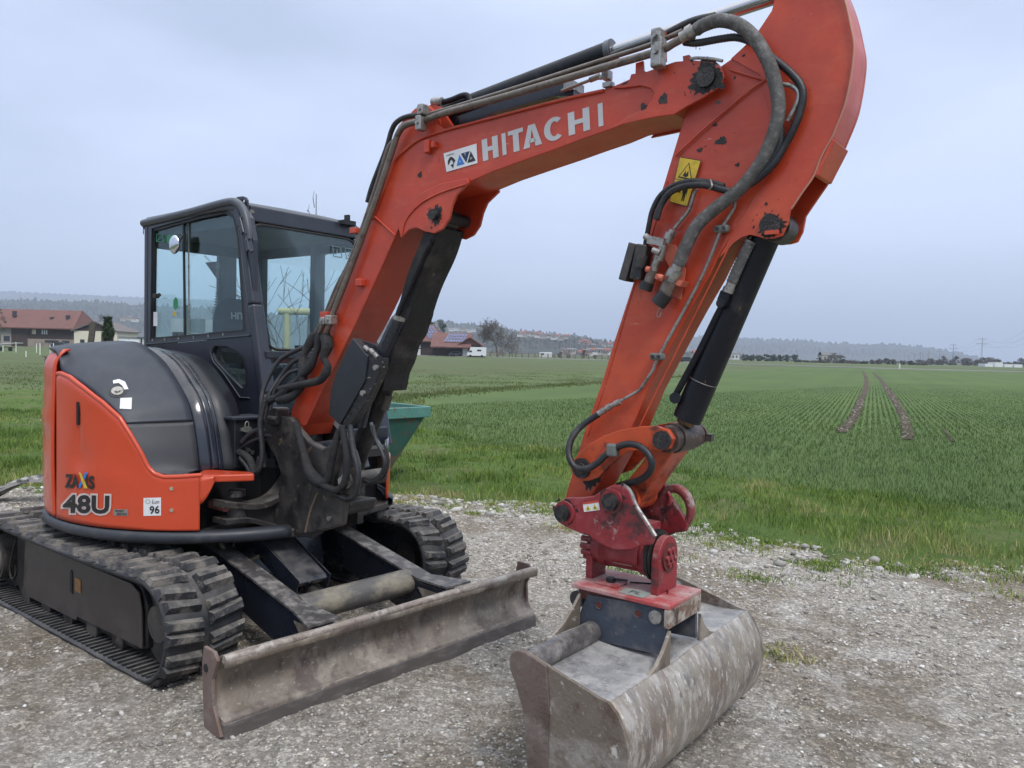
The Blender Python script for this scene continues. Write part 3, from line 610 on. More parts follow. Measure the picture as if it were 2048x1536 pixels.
# roof rail on the visible side, curving down into the pillar
rail = [AY(288,447,YR), AY(380,425,YR), AY(455,405,YR), AY(478,408,YR), AY(490,425,YR), AY(497,455,YR), AY(500,480,YR)]
g = G(); g.tube([p+V(0,-.004,0) for p in rail], .026, 12); g.build('roof_rail', M('roof_rail_paint', (.05,.058,.072), .38, dust=.5, dustcol=(.2,.21,.225)), cab)
# lifting eye with hole (C-shaped plate plus bolt)
e = AY(482,400,YR+.03)
frame_between([(484,399),(487,397.5),(489,400),(489,404),(486,406),(483.5,403)], [(469,397),(476,393.5),(486,392.5),(491,394.5),(494,400),(496,437),(489,424),(480,410)], YR+.022, .012, 'lifting_eye', cabpaint)
if False:
  g = G(); hole = AY(486,401,YR+.03); ringp = []
  outer = [V(hole[0]+.042*math.cos(t), YR+.03, hole[2]+.034*math.sin(t)) for t in np.linspace(0, 2*PI, 25)[:-1]]
  inner = [V(hole[0]+.012*math.cos(t), YR+.03, hole[2]+.014*math.sin(t)) for t in np.linspace(0, 2*PI, 25)[:-1]]
  v = outer+inner+[p+V(0,.012,0) for p in outer]+[p+V(0,.012,0) for p in inner]; n = 24
  g.add(v, [(i,(i+1)%n,n+(i+1)%n,n+i) for i in range(n)]+[(2*n+(i+1)%n,2*n+i,3*n+i,3*n+(i+1)%n) for i in range(n)]+[((i+1)%n,i,2*n+i,2*n+(i+1)%n) for i in range(n)])
  g.prism([(hole[0]-.03,YR+.03,hole[2]-.02),(hole[0]+.04,YR+.03,hole[2]-.02),(hole[0]+.035,YR+.03,hole[2]-.14),(hole[0]-.005,YR+.03,hole[2]-.07)], (0,.012,0))
  g.build('lifting_eye', cabpaint, cab)
# front header and mid rail
def fq(y, z, d=0.): return V(xf(z)+d, y, z)
g = G(); g.prism([V(.345,YR+.05,2.52),V(.352,YR+.05,2.42),V(.31,YR+.05,2.42),V(.30,YR+.05,2.53)], (0,YL-YR-.1,0)); g.build('front_header', cabpaint, cab, bevel=.01)
g = G(); g.cyl((.338,YR+.06,2.478),(.349,YR+.06,2.475),.016,n=16); g.build('header_bolt', galv, cab)
zm = 1.60
g = G(); g.bar(V(xf(zm)-.01,YR+.03,zm),V(xf(zm)-.01,YL-.03,zm),.04,.045); g.build('windscreen_rail', cabpaint, cab, bevel=.006)
g = G(); g.prism([V(xf(1.0),YR+.03,.94),V(xf(1.0),YR+.03,1.12),V(xf(1.0)-.04,YR+.03,1.12),V(xf(1.0)-.04,YR+.03,.94)], (0,YL-YR-.06,0)); g.build('front_sill', cabpaint, cab, bevel=.008)
def glassq(pts, name, par=cab, th=.006, mat=glass):
    g = G(); p = [V(*q) for q in pts]; nrm = unit(np.cross(p[1]-p[0], p[2]-p[0])); g.prism(p, nrm*th); return g.build(name, mat, par)
def rounded(pts, r=.06, n=5):
    out = []; m = len(pts)
    for i in range(m):
        a, b, c = (V(*pts[(i-1)%m]), V(*pts[i]), V(*pts[(i+1)%m])); u, v = unit(a-b), unit(c-b)
        p, q = b+u*r, b+v*r
        for k in range(n+1):
            t = k/n; out.append(p*(1-t)**2+b*2*t*(1-t)+q*t*t)
    return out
ws = [fq(YR+.055,1.63,-.012), fq(YL-.055,1.63,-.012), fq(YL-.055,2.41,-.012), fq(YR+.055,2.41,-.012)]
wr = rounded(ws, .09); glassq(wr, 'windscreen')
g = G(); g.tube(wr+[wr[0]], .009, 8, smooth=0); g.build('windscreen_seal', black, cab)
ls = [fq(YR+.055,1.14,-.012), fq(YL-.055,1.14,-.012), fq(YL-.055,1.575,-.012), fq(YR+.055,1.575,-.012)]
glassq(rounded(ls,.05), 'lower_windscreen')
# ---- right side: sliding window, frame bars, lower body with small window
def SP(x, y, d=0.): return AY(x, y, YR+d)
def sidebar(pts, w, name='side_frame', d=.0, th=.03, closed=True):
    g = G(); P = [SP(*p)+V(0,d,0) for p in pts]
    if closed: P.append(P[0])
    for a, b in zip(P, P[1:]): g.bar(a-unit(b-a)*w*.5, b+unit(b-a)*w*.5, th, w, up=(0,0,1) if abs(unit(b-a)[2]) < .7 else (1,0,0))
    return g
WIN = [(303,457),(400,430),(452,420),(470,430),(479,470),(492,664),(396,672),(300,680)]
OUT = [(289,446),(290,688),(500,668),(500,470),(494,430),(478,408),(460,405)]
frame_between(WIN, [(289,446),(289,690),(505,670),(506,480),(498,435),(478,404),(456,403)], YR, .035, 'side_frame', cabpaint)
frame_between([(309,462),(400,437),(450,427),(466,436),(474,472),(486,659),(396,668),(306,675)], WIN, YR+.012, .02, 'window_seal', black)
glassq([SP(305,457,.020),SP(372,440,.020),SP(372,676,.020),SP(302,680,.020)], 'sliding_window')
glassq([SP(370,440,.030),SP(452,420,.030),SP(470,432,.030),SP(480,475,.030),SP(490,665,.030),SP(370,676,.030)], 'sliding_window')
g = G(); g.bar(SP(367,440,.02), SP(370,673,.02), .016, .010, up=(0,1,0)); g.build('window_divider', black, cab)
g = G(); g.bar(SP(377,440,.03), SP(378,672,.03), .006, .008, up=(0,1,0)); g.build('window_edge', galv, cab)
g = G(); g.box(SP(312,592,-.005), (.045,.03,.03)); g.cyl(SP(318,590,-.03), SP(318,590,.0), .014, n=12); g.build('window_latch', black, cab, bevel=.004)
for x, y in ((305,680),(330,679),(357,677),(387,675),(417,672),(446,669)): g = G(); g.box(SP(x, y, -.002), (.012,.006,.016)); g.build('rail_clip', galv, cab)
# lower side panel with the drop window
DW = [(428,692),(452,692),(474,702),(489,716),(494,740),(494,776),(482,776),(450,744),(430,722),(424,706)]
frame_between(DW, [(289,692),(506,672),(531,792),(520,870),(420,880),(289,840)], YR+.002, .03, 'side_panel', cabpaint)
DI = [(434,697),(452,696),(470,704),(484,718),(490,742),(491,768),(483,771),(456,744),(434,718)]
frame_between(DI, DW, YR+.02, .01, 'window_seal', black)
g = G(); g.prism([SP(*p, .028) for p in DI], (0,.006,0)); g.build('drop_window', glass, cab)
g = G(); dwl = [SP(*p, -.002) for p in [(423,694),(421,706),(427,724),(448,748),(474,786),(480,795),(499,796)]]; g.tube(dwl, .004, 6, smooth=0); g.build('pressed_edge', M('pressed_edge_paint', (.06,.07,.085), .35), cab)
g = G(); g.bar(SP(292,688,-.004), SP(500,670,-.004), .008, .012, up=(0,1,0)); g.build('side_trim', M('pressed_edge_paint', (.06,.07,.085), .35), cab)
# hinges and brackets on the front pillar
for a, b in (((482,436),(490,468)),((496,478),(500,503))):
    g = G(); p, q = SP(*a, -.02), SP(*b, -.02); g.bar(p, q, .03, .04, up=(0,1,0)); g.cyl(p+V(.02,0,0), p+V(.02,-.015,0), .009); g.cyl(q+V(.02,0,0), q+V(.02,-.015,0), .009); g.build('pillar_bracket', cabpaint, cab, bevel=.006)
# glass stickers
g = G(); c0 = SP(351,607,.012)
g.prism([V(c0[0]+.03*math.cos(t), c0[1], c0[2]+.042*math.sin(t)) for t in np.linspace(0,2*PI,20)[:-1]], (0,.002,0)); g.build('tree_sticker', greenp, cab)
g = G(); g.bx(SP(346,623,.012), SP(352,632,.014)); g.build('yellow_sticker', yellow, cab)
g = G()
q = [SP(x, y, .014) for x, y in ((313,468),(326,468),(326,483),(313,483))]
for a, b in zip(q, q[1:]+q[:1]): g.bar(a, b, .003, .004, up=(0,1,0))
g.bar(SP(315,481,.014), SP(324,471,.014), .003, .005, up=(0,1,0)); g.build('green_symbol', M('green_line_print', (.05,.30,.16), .5), cab)
g = G(); g.bx(SP(333,471,.013), SP(345,484,.015)); g.build('green_square_sticker', greenp, cab)
g = G(); g.bx(SP(306,624,.013), SP(315,652,.015)); g.build('white_sticker', white, cab)
g = G(); g.bx(SP(411,640,.034), SP(425,664,.036)); g.build('pale_sticker', M('pale_blue_sticker', (.36,.45,.47), .5), cab)
# exit pictogram frames on the windscreen corner
for x in (664, 684):
    g = G(); z0, z1 = 2.27, 2.34; y0 = .52+(.11 if x > 670 else 0)
    q = [fq(y0,z0,.0),fq(y0+.07,z0,.0),fq(y0+.07,z1,.0),fq(y0,z1,.0)]
    for a, b in zip(q, q[1:]+q[:1]): g.bar(a, b, .003, .006)
    g.bar(fq(y0+.02,z0+.015,.0), fq(y0+.045,z1-.015,.0), .003, .008); g.build('glass_pictogram', M('grey_line_print', (.10,.15,.16), .5), cab)
# ---- interior and far side
g = G(); g.bar((xr+.05,YL-.02,1.95-.95),(xr+.05,YL-.02,2.5),.08,.05,up=(0,1,0)); g.build('rear_left_pillar', liner, cab)
pb = AY(635,560,YL-.04)
g = G(); P = [AY(634,475,YL-.04), AY(636,600,YL-.04), AY(640,650,YL-.04)]; g.bar(V(pb[0],YL-.04,1.05), V(pb[0],YL-.04,2.50), .06, .095, up=(0,1,0)); g.prism([(pb[0]-.05,YL-.04,1.72),(pb[0]+.05,YL-.04,1.72),(pb[0]+.08,YL-.04,1.5),(pb[0]-.16,YL-.04,1.5)], (0,.03,0)); g.build('door_pillar', M('blue_grey_pillar', (.05,.062,.072), .5), cab, bevel=.008)
g = G(); g.bx((xr+.02,YL-.03,.96),(xf(1.3)-.05,YL+.0,1.50)); g.build('door_panel', cabpaint, cab, bevel=.01)
g = G(); g.bx((xr+.02,YL-.035,2.34),(.32,YL,2.51)); g.bx((xr+.0,YR+.03,2.33),(xr+.05,YL-.03,2.5)); g.bx((xr+.05,YR+.05,2.40),(.29,YL-.05,2.47)); g.build('roof_lining', liner, cab)
glassq([(pb[0]+.05,YL-.015,1.5),(xf(1.5)-.06,YL-.015,1.5),(xf(2.34)-.06,YL-.015,2.34),(pb[0]+.05,YL-.015,2.34)], 'door_window')
glassq([(pb[0]-.05,YL-.015,1.5),(xr+.07,YL-.015,1.5),(xr+.07,YL-.015,2.34),(pb[0]-.05,YL-.015,2.34)], 'rear_quarter_window')
glassq([(xr+.02,YR+.05,1.62),(xr+.02,YL-.05,1.62),(xr+.02,YL-.05,2.33),(xr+.02,YR+.05,2.33)], 'rear_window')
g = G(); g.bx((xr,YR+.03,.95),(xr+.03,YL-.03,1.60)); g.build('rear_panel', cabpaint, cab)
# dark pillar with coiled cable seen through the side window
pc = AY(458,520,YL-.1)
g = G(); g.bar(V(pc[0],YL-.12,1.2), V(pc[0],YL-.12,2.48), .03, .16, up=(0,1,0)); g.prism([V(pc[0]-.32,YL-.12,2.34),V(pc[0]-.05,YL-.12,2.34),V(pc[0]-.05,YL-.12,2.12)], (0,.03,0)); g.build('belt_pillar', M('black_inner_trim', (.012,.013,.015), .6), cab)
co = []
for i in range(150):
    t = i/149; z = 2.32-t*.66; co.append(V(pc[0]+.012+.018*math.cos(i*1.26)+.05*t, YL-.20+.018*math.sin(i*1.26)-.12*t*t, z))
g = G(); g.tube(co, .0045, 5, smooth=0); g.build('coiled_cable', M('grey_cable', (.09,.09,.09), .5), cab)
# seat
sx = -.30
g = G(); rows = []
for z, w, d in ((1.30,.22,.05),(1.42,.235,.065),(1.60,.24,.07),(1.78,.225,.065),(1.90,.19,.055),(1.96,.14,.045),(1.985,.08,.02)):
    rows.append([V(sx-(z-1.3)*.18+d*math.cos(a)*.9, .32+w*np.sign(math.cos(a+PI/2))*abs(math.cos(a+PI/2))**.55, z) for a in [2*PI*k/24 for k in range(24)]])
g.grid(rows[::-1], True, True); seat = g.build('seat_backrest', seatm, cab)
g = G(); g.prism([(sx-.02,.08,1.20),(sx+.50,.08,1.20),(sx+.52,.08,1.27),(sx+.48,.08,1.33),(sx+.0,.08,1.31)], (0,.48,0)); g.build('seat_cushion', seatm, cab, bevel=.03)
g = G(); g.bx((sx-.05,.14,.98),(sx+.4,.5,1.19)); g.build('seat_base', dark, cab)
g = G(); decal(g, 'HITACHI', quadmap((sx-.020,.20,1.835),(sx-.020,.46,1.835),(sx-.026,.20,1.885)), .03); g.build('seat_lettering', M('grey_seat_print', (.33,.33,.33), .6), seat)
# consoles, levers, papers
for ya, yb in ((-.06,.05),(.60,.72)): g = G(); g.bx((-.45,ya,1.18),(.18,yb,1.50)); g.build('side_console', M('grey_console', (.07,.078,.08), .6), cab, bevel=.03)
for y in (0.0, .65): g = G(); g.tube([(.12,y,1.48),(.14,y,1.60),(.17,y+.01,1.66)], .012, 8); g.sphere((.175,y+.01,1.71), .03, 10, (1,1,1.7)); g.build('joystick', black, cab)
pv = AX(595,650,.30)
g = G(); g.tube([(.30,pv[1],1.30),(.32,pv[1],1.55),(.32,pv[1],1.66)], lambda t: .014+.016*t, 10); g.build('travel_lever', black, cab)
g = G(); g.bx(SP(345,640,.13), SP(372,675,.20)); g.build('paper_box', M('brown_cardboard', (.14,.10,.075), .8), cab)
g = G(); a = SP(338,637,.10); b = SP(365,664,.10); g.bx(a, b+V(0,.006,0)); g.build('white_card', white, cab)
g = G(); g.bx(SP(366,610,.16), SP(378,668,.20)); g.bx(SP(380,638,.2), SP(410,665,.24)); g.build('pale_monitor_box', M('pale_grey_box', (.30,.36,.36), .6), cab)
# mirror seen through the side glass
mc = SP(349,488,-.035)
g = G(); g.sphere(mc, .062, 20, (1,.35,1)); mir = g.build('round_mirror', M('mirror_glass', (.62,.66,.68), .08, metal=1., var=.02), cab)
g = G(); g.tube([mc+V(.062*math.cos(t), .002, .062*math.sin(t)) for t in np.linspace(0,2*PI,25)], .004, 6, smooth=0); g.tube([mc+V(.06,.0,.01), SP(369,470,-.01), SP(370,500,.01)], .006, 6); g.build('mirror_rim', black, mir)
g = G(); g.tube([V(.30,YL+.02,2.30),V(.36,YL+.07,2.20),V(.38,YL+.06,2.05),V(.34,YL+.02,1.98)], .009, 8); g.build('hand_rail', cabpaint, cab)
g = G(); g.bx((.33,.60,2.50),(.40,.70,2.53)); g.bx((.345,.64,2.53),(.385,.66,2.57)); g.build('roof_lamp_bracket', black, cab)
# tool/battery box with padlock in front of the side panel
g = G(); q = [AX(440,832,.64), AX(494,832,.64)]
zb0 = .955
bx0 = AY(436,835,-.36); bx1 = AY(492,835,-.30)
g = G(); g.bx((.50,-.40,.95),(.66,-.20,1.225)); box = g.build('valve_box', M('black_valve_box', (.012,.014,.018), .4, dust=.3), deck, bevel=.006)
g = G(); g.bx((.48,-.42,1.225),(.68,-.17,1.240)); g.build('box_lid', cabpaint, box, bevel=.003)
g = G(); c = V(.675,-.33,1.17); g.box(c, (.022,.036,.03)); g.tube([c+V(0,-.011,.012), c+V(0,-.011,.035), c+V(0,0,.045), c+V(0,.011,.035), c+V(0,.011,.012)], .004, 6); g.box(c+V(-.008,0,.0), (.012,.07,.018)); g.build('padlock', galv, box)
for dy, dz in ((-.035,0),(0,.012),(.03,-.004)): g = G(); g.hexn((.665,-.33+dy,1.04+dz),(.69,-.33+dy,1.04+dz),.014); g.build('hose_fitting', galv, box)
# ================================================================== SWING POST, BOOM, ARM
YB0, YB1, YC = -.195, .025, -.085
PY = lambda pts, y: [AY(x, yy, y) for x, yy in pts]
# swing post casting
sp = empty('swing_post'); sp.parent = ex
wall = [(536,838),(560,832),(592,834),(604,856),(625,880),(655,895),(690,880),(714,900),(722,930),(722,960),(712,985),(697,1006),(692,1050),(650,1062),(611,1068),(575,1062),(540,1048),(548,1010),(566,985),(572,950),(560,915),(540,880)]
NW = PY(wall, YB0-.01)
for y0, y1, nm in ((YB0-.045, YB0+.0, 'near'), (YB1, YB1+.045, 'far')):
    xm_ = AY(655,960,YB0)[0] if nm == 'far' else 9; g = G(); g.prism([V(min(p[0], xm_+.004*(i%3)), y0, p[2]) for i, p in enumerate(NW)], (0, y1-y0, 0)); g.build('post_wall', cast, sp, bevel=.012)
g = G(); q = PY([(611,1040),(650,1038),(690,1030),(697,1005),(640,1000),(600,960),(590,900),(566,985),(575,1045)], YB0)
g.prism([V(p[0], YB0, p[2]) for p in q], (0, YB1-YB0, 0)); g.build('post_core', cast, sp, bevel=.02)
# pivot column at the front of the deck
g = G(); px_ = AY(560,1050,YC)[0]
g.cyl((.86,YC,.60),(.86,YC,1.18),.085,n=32); g.cyl((.86,YC,.56),(.86,YC,.66),.13,n=32); g.cyl((.86,YC,1.10),(.86,YC,1.17),.12,n=32); g.prism([(.55,-.32,.62),(.86,-.22,.62),(.97,YC,.62),(.86,.06,.62),(.55,.16,.62)],(0,0,.09)); g.prism([(.55,-.30,1.10),(.86,-.20,1.10),(.96,YC,1.10),(.86,.04,1.10),(.55,.14,1.10)],(0,0,.07)); g.build('pivot_column', cast, deck, bevel=.008)
# lower horn reaching to the swing cylinder (upper and lower plates)
zu = .855
# horn: a swept top flange, a recessed web and a bottom flange, in a plane across the machine
XH = .86
hf = [AX(x, y, XH) for x, y in ((450,1003),(485,1006),(520,1007),(555,994),(580,966),(599,932),(611,901),(618,880))]
hfs = smoothpath(hf, 5)
g = G(); rows = []
for i, p in enumerate(hfs):
    d = unit(hfs[min(i+1,len(hfs)-1)]-hfs[max(i-1,0)]); n_ = V(0, -d[2], d[1]); n_ = n_ if n_[2] > 0 else -n_
    rows.append([p, p-n_*.036, p-n_*.036+V(-.13,0,0), p+V(-.13,0,0)])
g.grid(rows, False, True); g.add(rows[0], [(0,1,2,3)]); g.build('swing_horn', cast, sp, bevel=.006)
g = G(); wb = [AX(x, y, XH-.05) for x, y in ((480,1008),(520,1008),(555,994),(580,966),(599,932),(611,901),(640,900),(640,1066),(575,1064),(540,1050),(480,1040))]; g.prism(wb, (-.03,0,0)); g.build('horn_web', cast, sp)
g = G(); lf = smoothpath([AX(x, y, XH) for x, y in ((452,1040),(500,1036),(545,1048),(580,1060),(625,1066))], 4); rows = []
for p in lf: rows.append([p, p-V(0,0,.03), p-V(.13,0,.03), p-V(.13,0,0)])
g.grid(rows, False, True); g.add(rows[0], [(0,1,2,3)]); g.build('swing_horn', cast, sp, bevel=.005)
horn = [(450,988),(462,980),(492,984),(520,978),(548,955),(560,925),(585,915),(600,960),(596,1000),(560,1008),(500,1006),(455,1003)]
horn2 = [(456,1040),(500,1034),(545,1040),(560,1020),(600,1010),(640,1050),(611,1068),(570,1062),(530,1052),(480,1052)]
g = G(); hp = AX(474,992,XH-.065)
g.cyl(hp+V(0,0,-.0), hp+V(0,0,.035), .045, n=28); g.build('horn_pin', cast, sp, bevel=.004)
g = G(); g.hexn(hp+V(.035,-.045,.012), hp+V(.045,-.055,.012), .01); g.cyl(hp+V(0,0,-.14), hp+V(0,0,-.035), .052, n=28); g.build('horn_bush', cast, sp)
g = G(); rod0 = AX(452,1016,XH-.06); rod1 = AY(398,1003,-.52); g.cyl(rod0, rod1, .022); g.build('swing_cylinder_rod', pinkrod, sp)
g = G(); g.cyl(rod1, rod1+unit(rod1-rod0)*.35, .045); g.build('swing_cylinder', dark, sp)
# front web with dusty rib
g = G(); q = PY([(560,1000),(611,1068),(580,1064),(540,1050)], YB0-.05); 
g = G(); rr = PY([(636,985),(622,1020),(611,1064)], YB0-.047); g.tube(rr, .008, 8); g.build('casting_rib', M('dusty_casting_rib', (.14,.10,.07), .7), sp)
g = G(); g.cyl(AY(660,1037,YB0-.046), AY(660,1037,YB0-.046)+V(0,-.012,0), .012, n=12); g.build('bolt', galv, sp)
# boom cylinder foot pin
cpin = AY(699,960,YB0-.05)
g = G(); disc_y(g, cpin, .075, YB0-.062, YB0-.045, 36); g.build('pin_boss', cast, sp, bevel=.004)
g = G(); disc_y(g, cpin, .042, YB0-.075, YB0-.062, 28); g.hexn(V(cpin[0],YB0-.075,cpin[2]), V(cpin[0],YB0-.11,cpin[2]), .024); g.build('pin_head', galv, sp, bevel=.003)
g = G(); disc_y(g, cpin, .04, YB0-.04, YC+.07, 28); g.build('boom_cylinder_pin', cast, sp)

# ---------------- boom
boom = empty('boom'); boom.parent = ex
low = [(600,872),(607,849),(635,789),(668,724),(704,661),(730,610),(760,542),(791,471),(806,437),(831,407),(868,383),(931,367),(984,344),(1050,320),(1115,297),(1160,280),(1208,263),(1247,246),(1309,232),(1348,227),(1375,210),(1402,196),(1432,175)]
tip = [(1443,153),(1438,134),(1424,126),(1386,121),(1350,123),(1293,143),(1227,172)]
top = [(1208,178),(1115,199),(984,233),(905,252),(893,262),(876,250),(868,222),(856,210),(845,207),(828,218),(796,252),(785,290),(760,370),(722,470),(690,548),(650,650),(612,745),(585,815),(578,850),(585,872)]
outline = low+tip+top
g = G(); g.prism(PY(outline, YB0), (0, YB1-YB0, 0)); bb = g.build('boom_box', orange, boom, bevel=.004)
# proud top and bottom flange edges and weld beads
g = G()
for y in (YB0-.003,):
    g.tube([p+V(0,-.002,0) for p in PY([(1208,181),(1115,202),(984,236),(905,257),(878,265),(839,279),(812,299),(791,320),(776,360),(745,440)], y)], .007, 8)
g.build('weld_bead', orange, boom)
g = G(); g.tube(PY([(750,434),(791,471)], YB0-.004), .006, 8); g.tube(PY([(607,849),(635,789),(704,661),(791,471)], YB0-.002), .004, 6, smooth=0); g.tube(PY([(600,868),(625,810),(650,755),(657,730)], YB0-.002), .003, 6, smooth=0); g.build('weld_seam', orange, boom)
# inner stiffening skin on the lower boom (slightly proud band along the rear)
g = G(); g.prism(PY([(745,435),(790,472),(772,515),(715,640),(650,770),(612,850),(596,850),(640,740),(700,600),(735,500)], YB0-.004), (0,.004,0)); g.build('side_stiffener', orange, boom)
# tip casting plates
tipc = [(1225,176),(1256,166),(1262,148),(1293,143),(1350,123),(1386,120),(1426,124),(1443,135),(1449,152),(1443,172),(1402,198),(1375,212),(1348,229),(1309,234),(1247,248),(1210,262),(1262,229),(1290,216),(1304,200),(1308,186),(1300,176),(1280,171),(1245,176)]
TP = PY(tipc, YB0-.012)
g = G(); g.prism(TP, (0,.012,0)); g.build('boom_tip_plate', orange, boom, bevel=.003)
g = G(); g.prism([V(p[0], YB1+.012, p[2]) for p in TP[:15]+TP[16:]], (0,-.012,0)); g.build('boom_tip_plate', orange, boom)
ap = AY(1414,156,YB0-.012)
def smear(c, r, y, par, seed=1, sat=9, stretch=(1.,1.), far=2.2):
    # irregular oily patch round a pin, with splashes
    rn = random.Random(seed); g = G(); n = 40; P = []
    for i in range(n):
        a = 2*PI*i/n; k = r*(.8+.45*rn.random()**2+.15*math.sin(3*a+seed)); P.append(V(c[0]+k*math.cos(a)*stretch[0], y, c[2]+k*math.sin(a)*stretch[1]))
    g.add(P, [tuple(range(n))]); g.build('grease_patch', grease, par)
    for _ in range(sat):
        a = rn.uniform(0, 2*PI); d = r*rn.uniform(1.1,far); s = min(r*rn.uniform(.04,.16), .009); g = G(); q = V(c[0]+d*math.cos(a)*stretch[0], y, c[2]+d*math.sin(a)*stretch[1]); b = rn.uniform(0, PI); e = rn.uniform(.25,1)
        pts = []
        for i in range(9):
            t = 2*PI*i/9; u, v = s*math.cos(t)*(.7+.6*rn.random()), s*e*math.sin(t)*(.7+.6*rn.random()); pts.append(q+V(u*math.cos(b)-v*math.sin(b), 0, u*math.sin(b)+v*math.cos(b)))
        g.add(pts, [tuple(range(9))]); g.build('grease_splash', grease, par)
smear(ap, .058, YB0-.0128, boom, 3, 12, (1.2,1.))
g = G(); disc_y(g, ap, .036, YB0-.03, YB0-.016, 32); g.build('arm_pin', grease, boom, bevel=.004)
# boom cylinder bracket plates
br = [(803,476),(796,450),(806,416),(840,388),(880,368),(935,356),(938,366),(914,390),(905,412),(899,438),(886,458),(869,467),(850,463),(833,455),(818,460)]
BR = PY(br, YB0-.006)
for y0, y1 in ((YB0-.010, YB0+.004), (YB1-.004, YB1+.010)):
    g = G(); g.prism([V(p[0], y0, p[2]) for p in BR], (0, y1-y0, 0)); g.build('cylinder_bracket', orange, boom, bevel=.003)
bp = AY(870,430,YB0-.011)
smear(bp, .044, YB0-.0108, boom, 5, 10)
for x_, y_, r_ in ((1250,170,.012),(1330,200,.02),(1290,215,.014),(905,330,.012),(840,350,.015)): smear(AY(x_,y_,YB0), r_, YB0-(.0128 if x_ > 1255 else .0012), boom, int(x_), 3)
g = G(); disc_y(g, bp, .026, YB0-.035, YB0-.014, 24); disc_y(g, bp, .03, YB0+.01, YB1, 24); g.build('boom_cylinder_pin', grease, boom, bevel=.003)
g = G(); g.tube(PY([(803,474),(812,440),(840,408),(880,386),(931,369)], YB0-.012), .005, 6); g.build('weld_bead', orange, boom)
# arm cylinder bracket on the back of the elbow
g = G(); 
for y in (YB0+.03, YB1-.05): g.prism([V(p[0], y, p[2]) for p in PY([(835,262),(838,215),(856,203),(872,210),(900,255)], YB0)], (0,.02,0))
g.build('arm_cylinder_bracket', orange, boom, bevel=.003)
# small welded brackets on the boom side
def smallbr(x, y, w, h, name='pipe_bracket', mat=orange, yy=YB0, d=.03):
    p = AY(x, y, yy); g = G(); g.box(p+V(0,-d/2,0), (w, d, h)); return g.build(name, mat, boom, bevel=.004)
smallbr(860,295,.035,.06); smallbr(873,291,.02,.03)
g = G(); p = AY(726,566,YB0); g.box(p+V(0,-.02,0), (.05,.035,.04)); g.build('bracket_block', orange, boom, bevel=.006)
g = G(); g.prism([AY(x,y,YB0-.01) for x, y in ((1270,163),(1271,126),(1286,121),(1287,140),(1296,147),(1294,160),(1278,168))], (0,.012,0)); g.build('pipe_bracket', orange, boom, bevel=.002)
g = G(); g.prism([AY(x,y,YB0-.01) for x, y in ((1366,124),(1365,112),(1378,109),(1383,116),(1384,124))], (0,.012,0)); g.build('pipe_bracket', orange, boom, bevel=.002)
# lettering: hand built capitals on the boom side
TL0, TR0, TL1 = AY(964,323,YB0-.0015), AY(1208,247,YB0-.0015), AY(961,282,YB0-.0015)
# use four measured corners: base left, base right, top left, top right
q00, q10, q01, q11 = AY(966,323,YB0-.002), AY(1207,251,YB0-.002), AY(963,280,YB0-.002), AY(1205,205,YB0-.002)
def bil(u, v): return q00*(1-u)*(1-v)+q10*u*(1-v)+q01*(1-u)*v+q11*u*v
def poly(g, pts): g.add([bil(*p) for p in pts], [tuple(range(len(pts)))])
def rect(g, u0, u1, v0, v1): poly(g, [(u0,v0),(u1,v0),(u1,v1),(u0,v1)])
def letterH(g, a, b, s): rect(g, a, a+s, 0, 1); rect(g, b-s, b, 0, 1); rect(g, a+s, b-s, .40, .60)
s_ = .051
defs = [('H',.0,.145),('I',.180,.216),('T',.238,.368),('A',.362,.520),('C',.535,.705),('H',.735,.900),('I',.964,1.0)]
for ch, a, b in defs:
    g = G()
    if ch == 'H': letterH(g, a, b, s_)
    elif ch == 'I': rect(g, a, b, 0, 1)
    elif ch == 'T': rect(g, a, b, .81, 1); m = (a+b)/2; rect(g, m-s_/2, m+s_/2, 0, .81)
    elif ch == 'A':
        m = (a+b)/2; h = s_*.55
        poly(g, [(a,0),(a+s_*1.08,0),(m,.80),(m,1),(m-h,1)]); poly(g, [(b-s_*1.08,0),(b,0),(m+h,1),(m,1),(m,.80)]); poly(g, [(a+.045,.20),(b-.045,.20),(b-.062,.38),(a+.062,.38)])
    else:
        cx, cy = (a+b)/2+.005, .5; pts = []; n = 22
        A0, A1 = math.radians(48), math.radians(312)
        for i in range(n):
            t0, t1 = A0+(A1-A0)*i/n, A0+(A1-A0)*(i+1)/n; ro, ri = (b-a)/2, (b-a)/2-s_
            rvo, rvi = .52, .33
            poly(g, [(cx+ro*math.cos(t0),cy+rvo*math.sin(t0)),(cx+ro*math.cos(t1),cy+rvo*math.sin(t1)),(cx+ri*math.cos(t1),cy+rvi*math.sin(t1)),(cx+ri*math.cos(t0),cy+rvi*math.sin(t0))])
    g.build('letter', letters, boom)
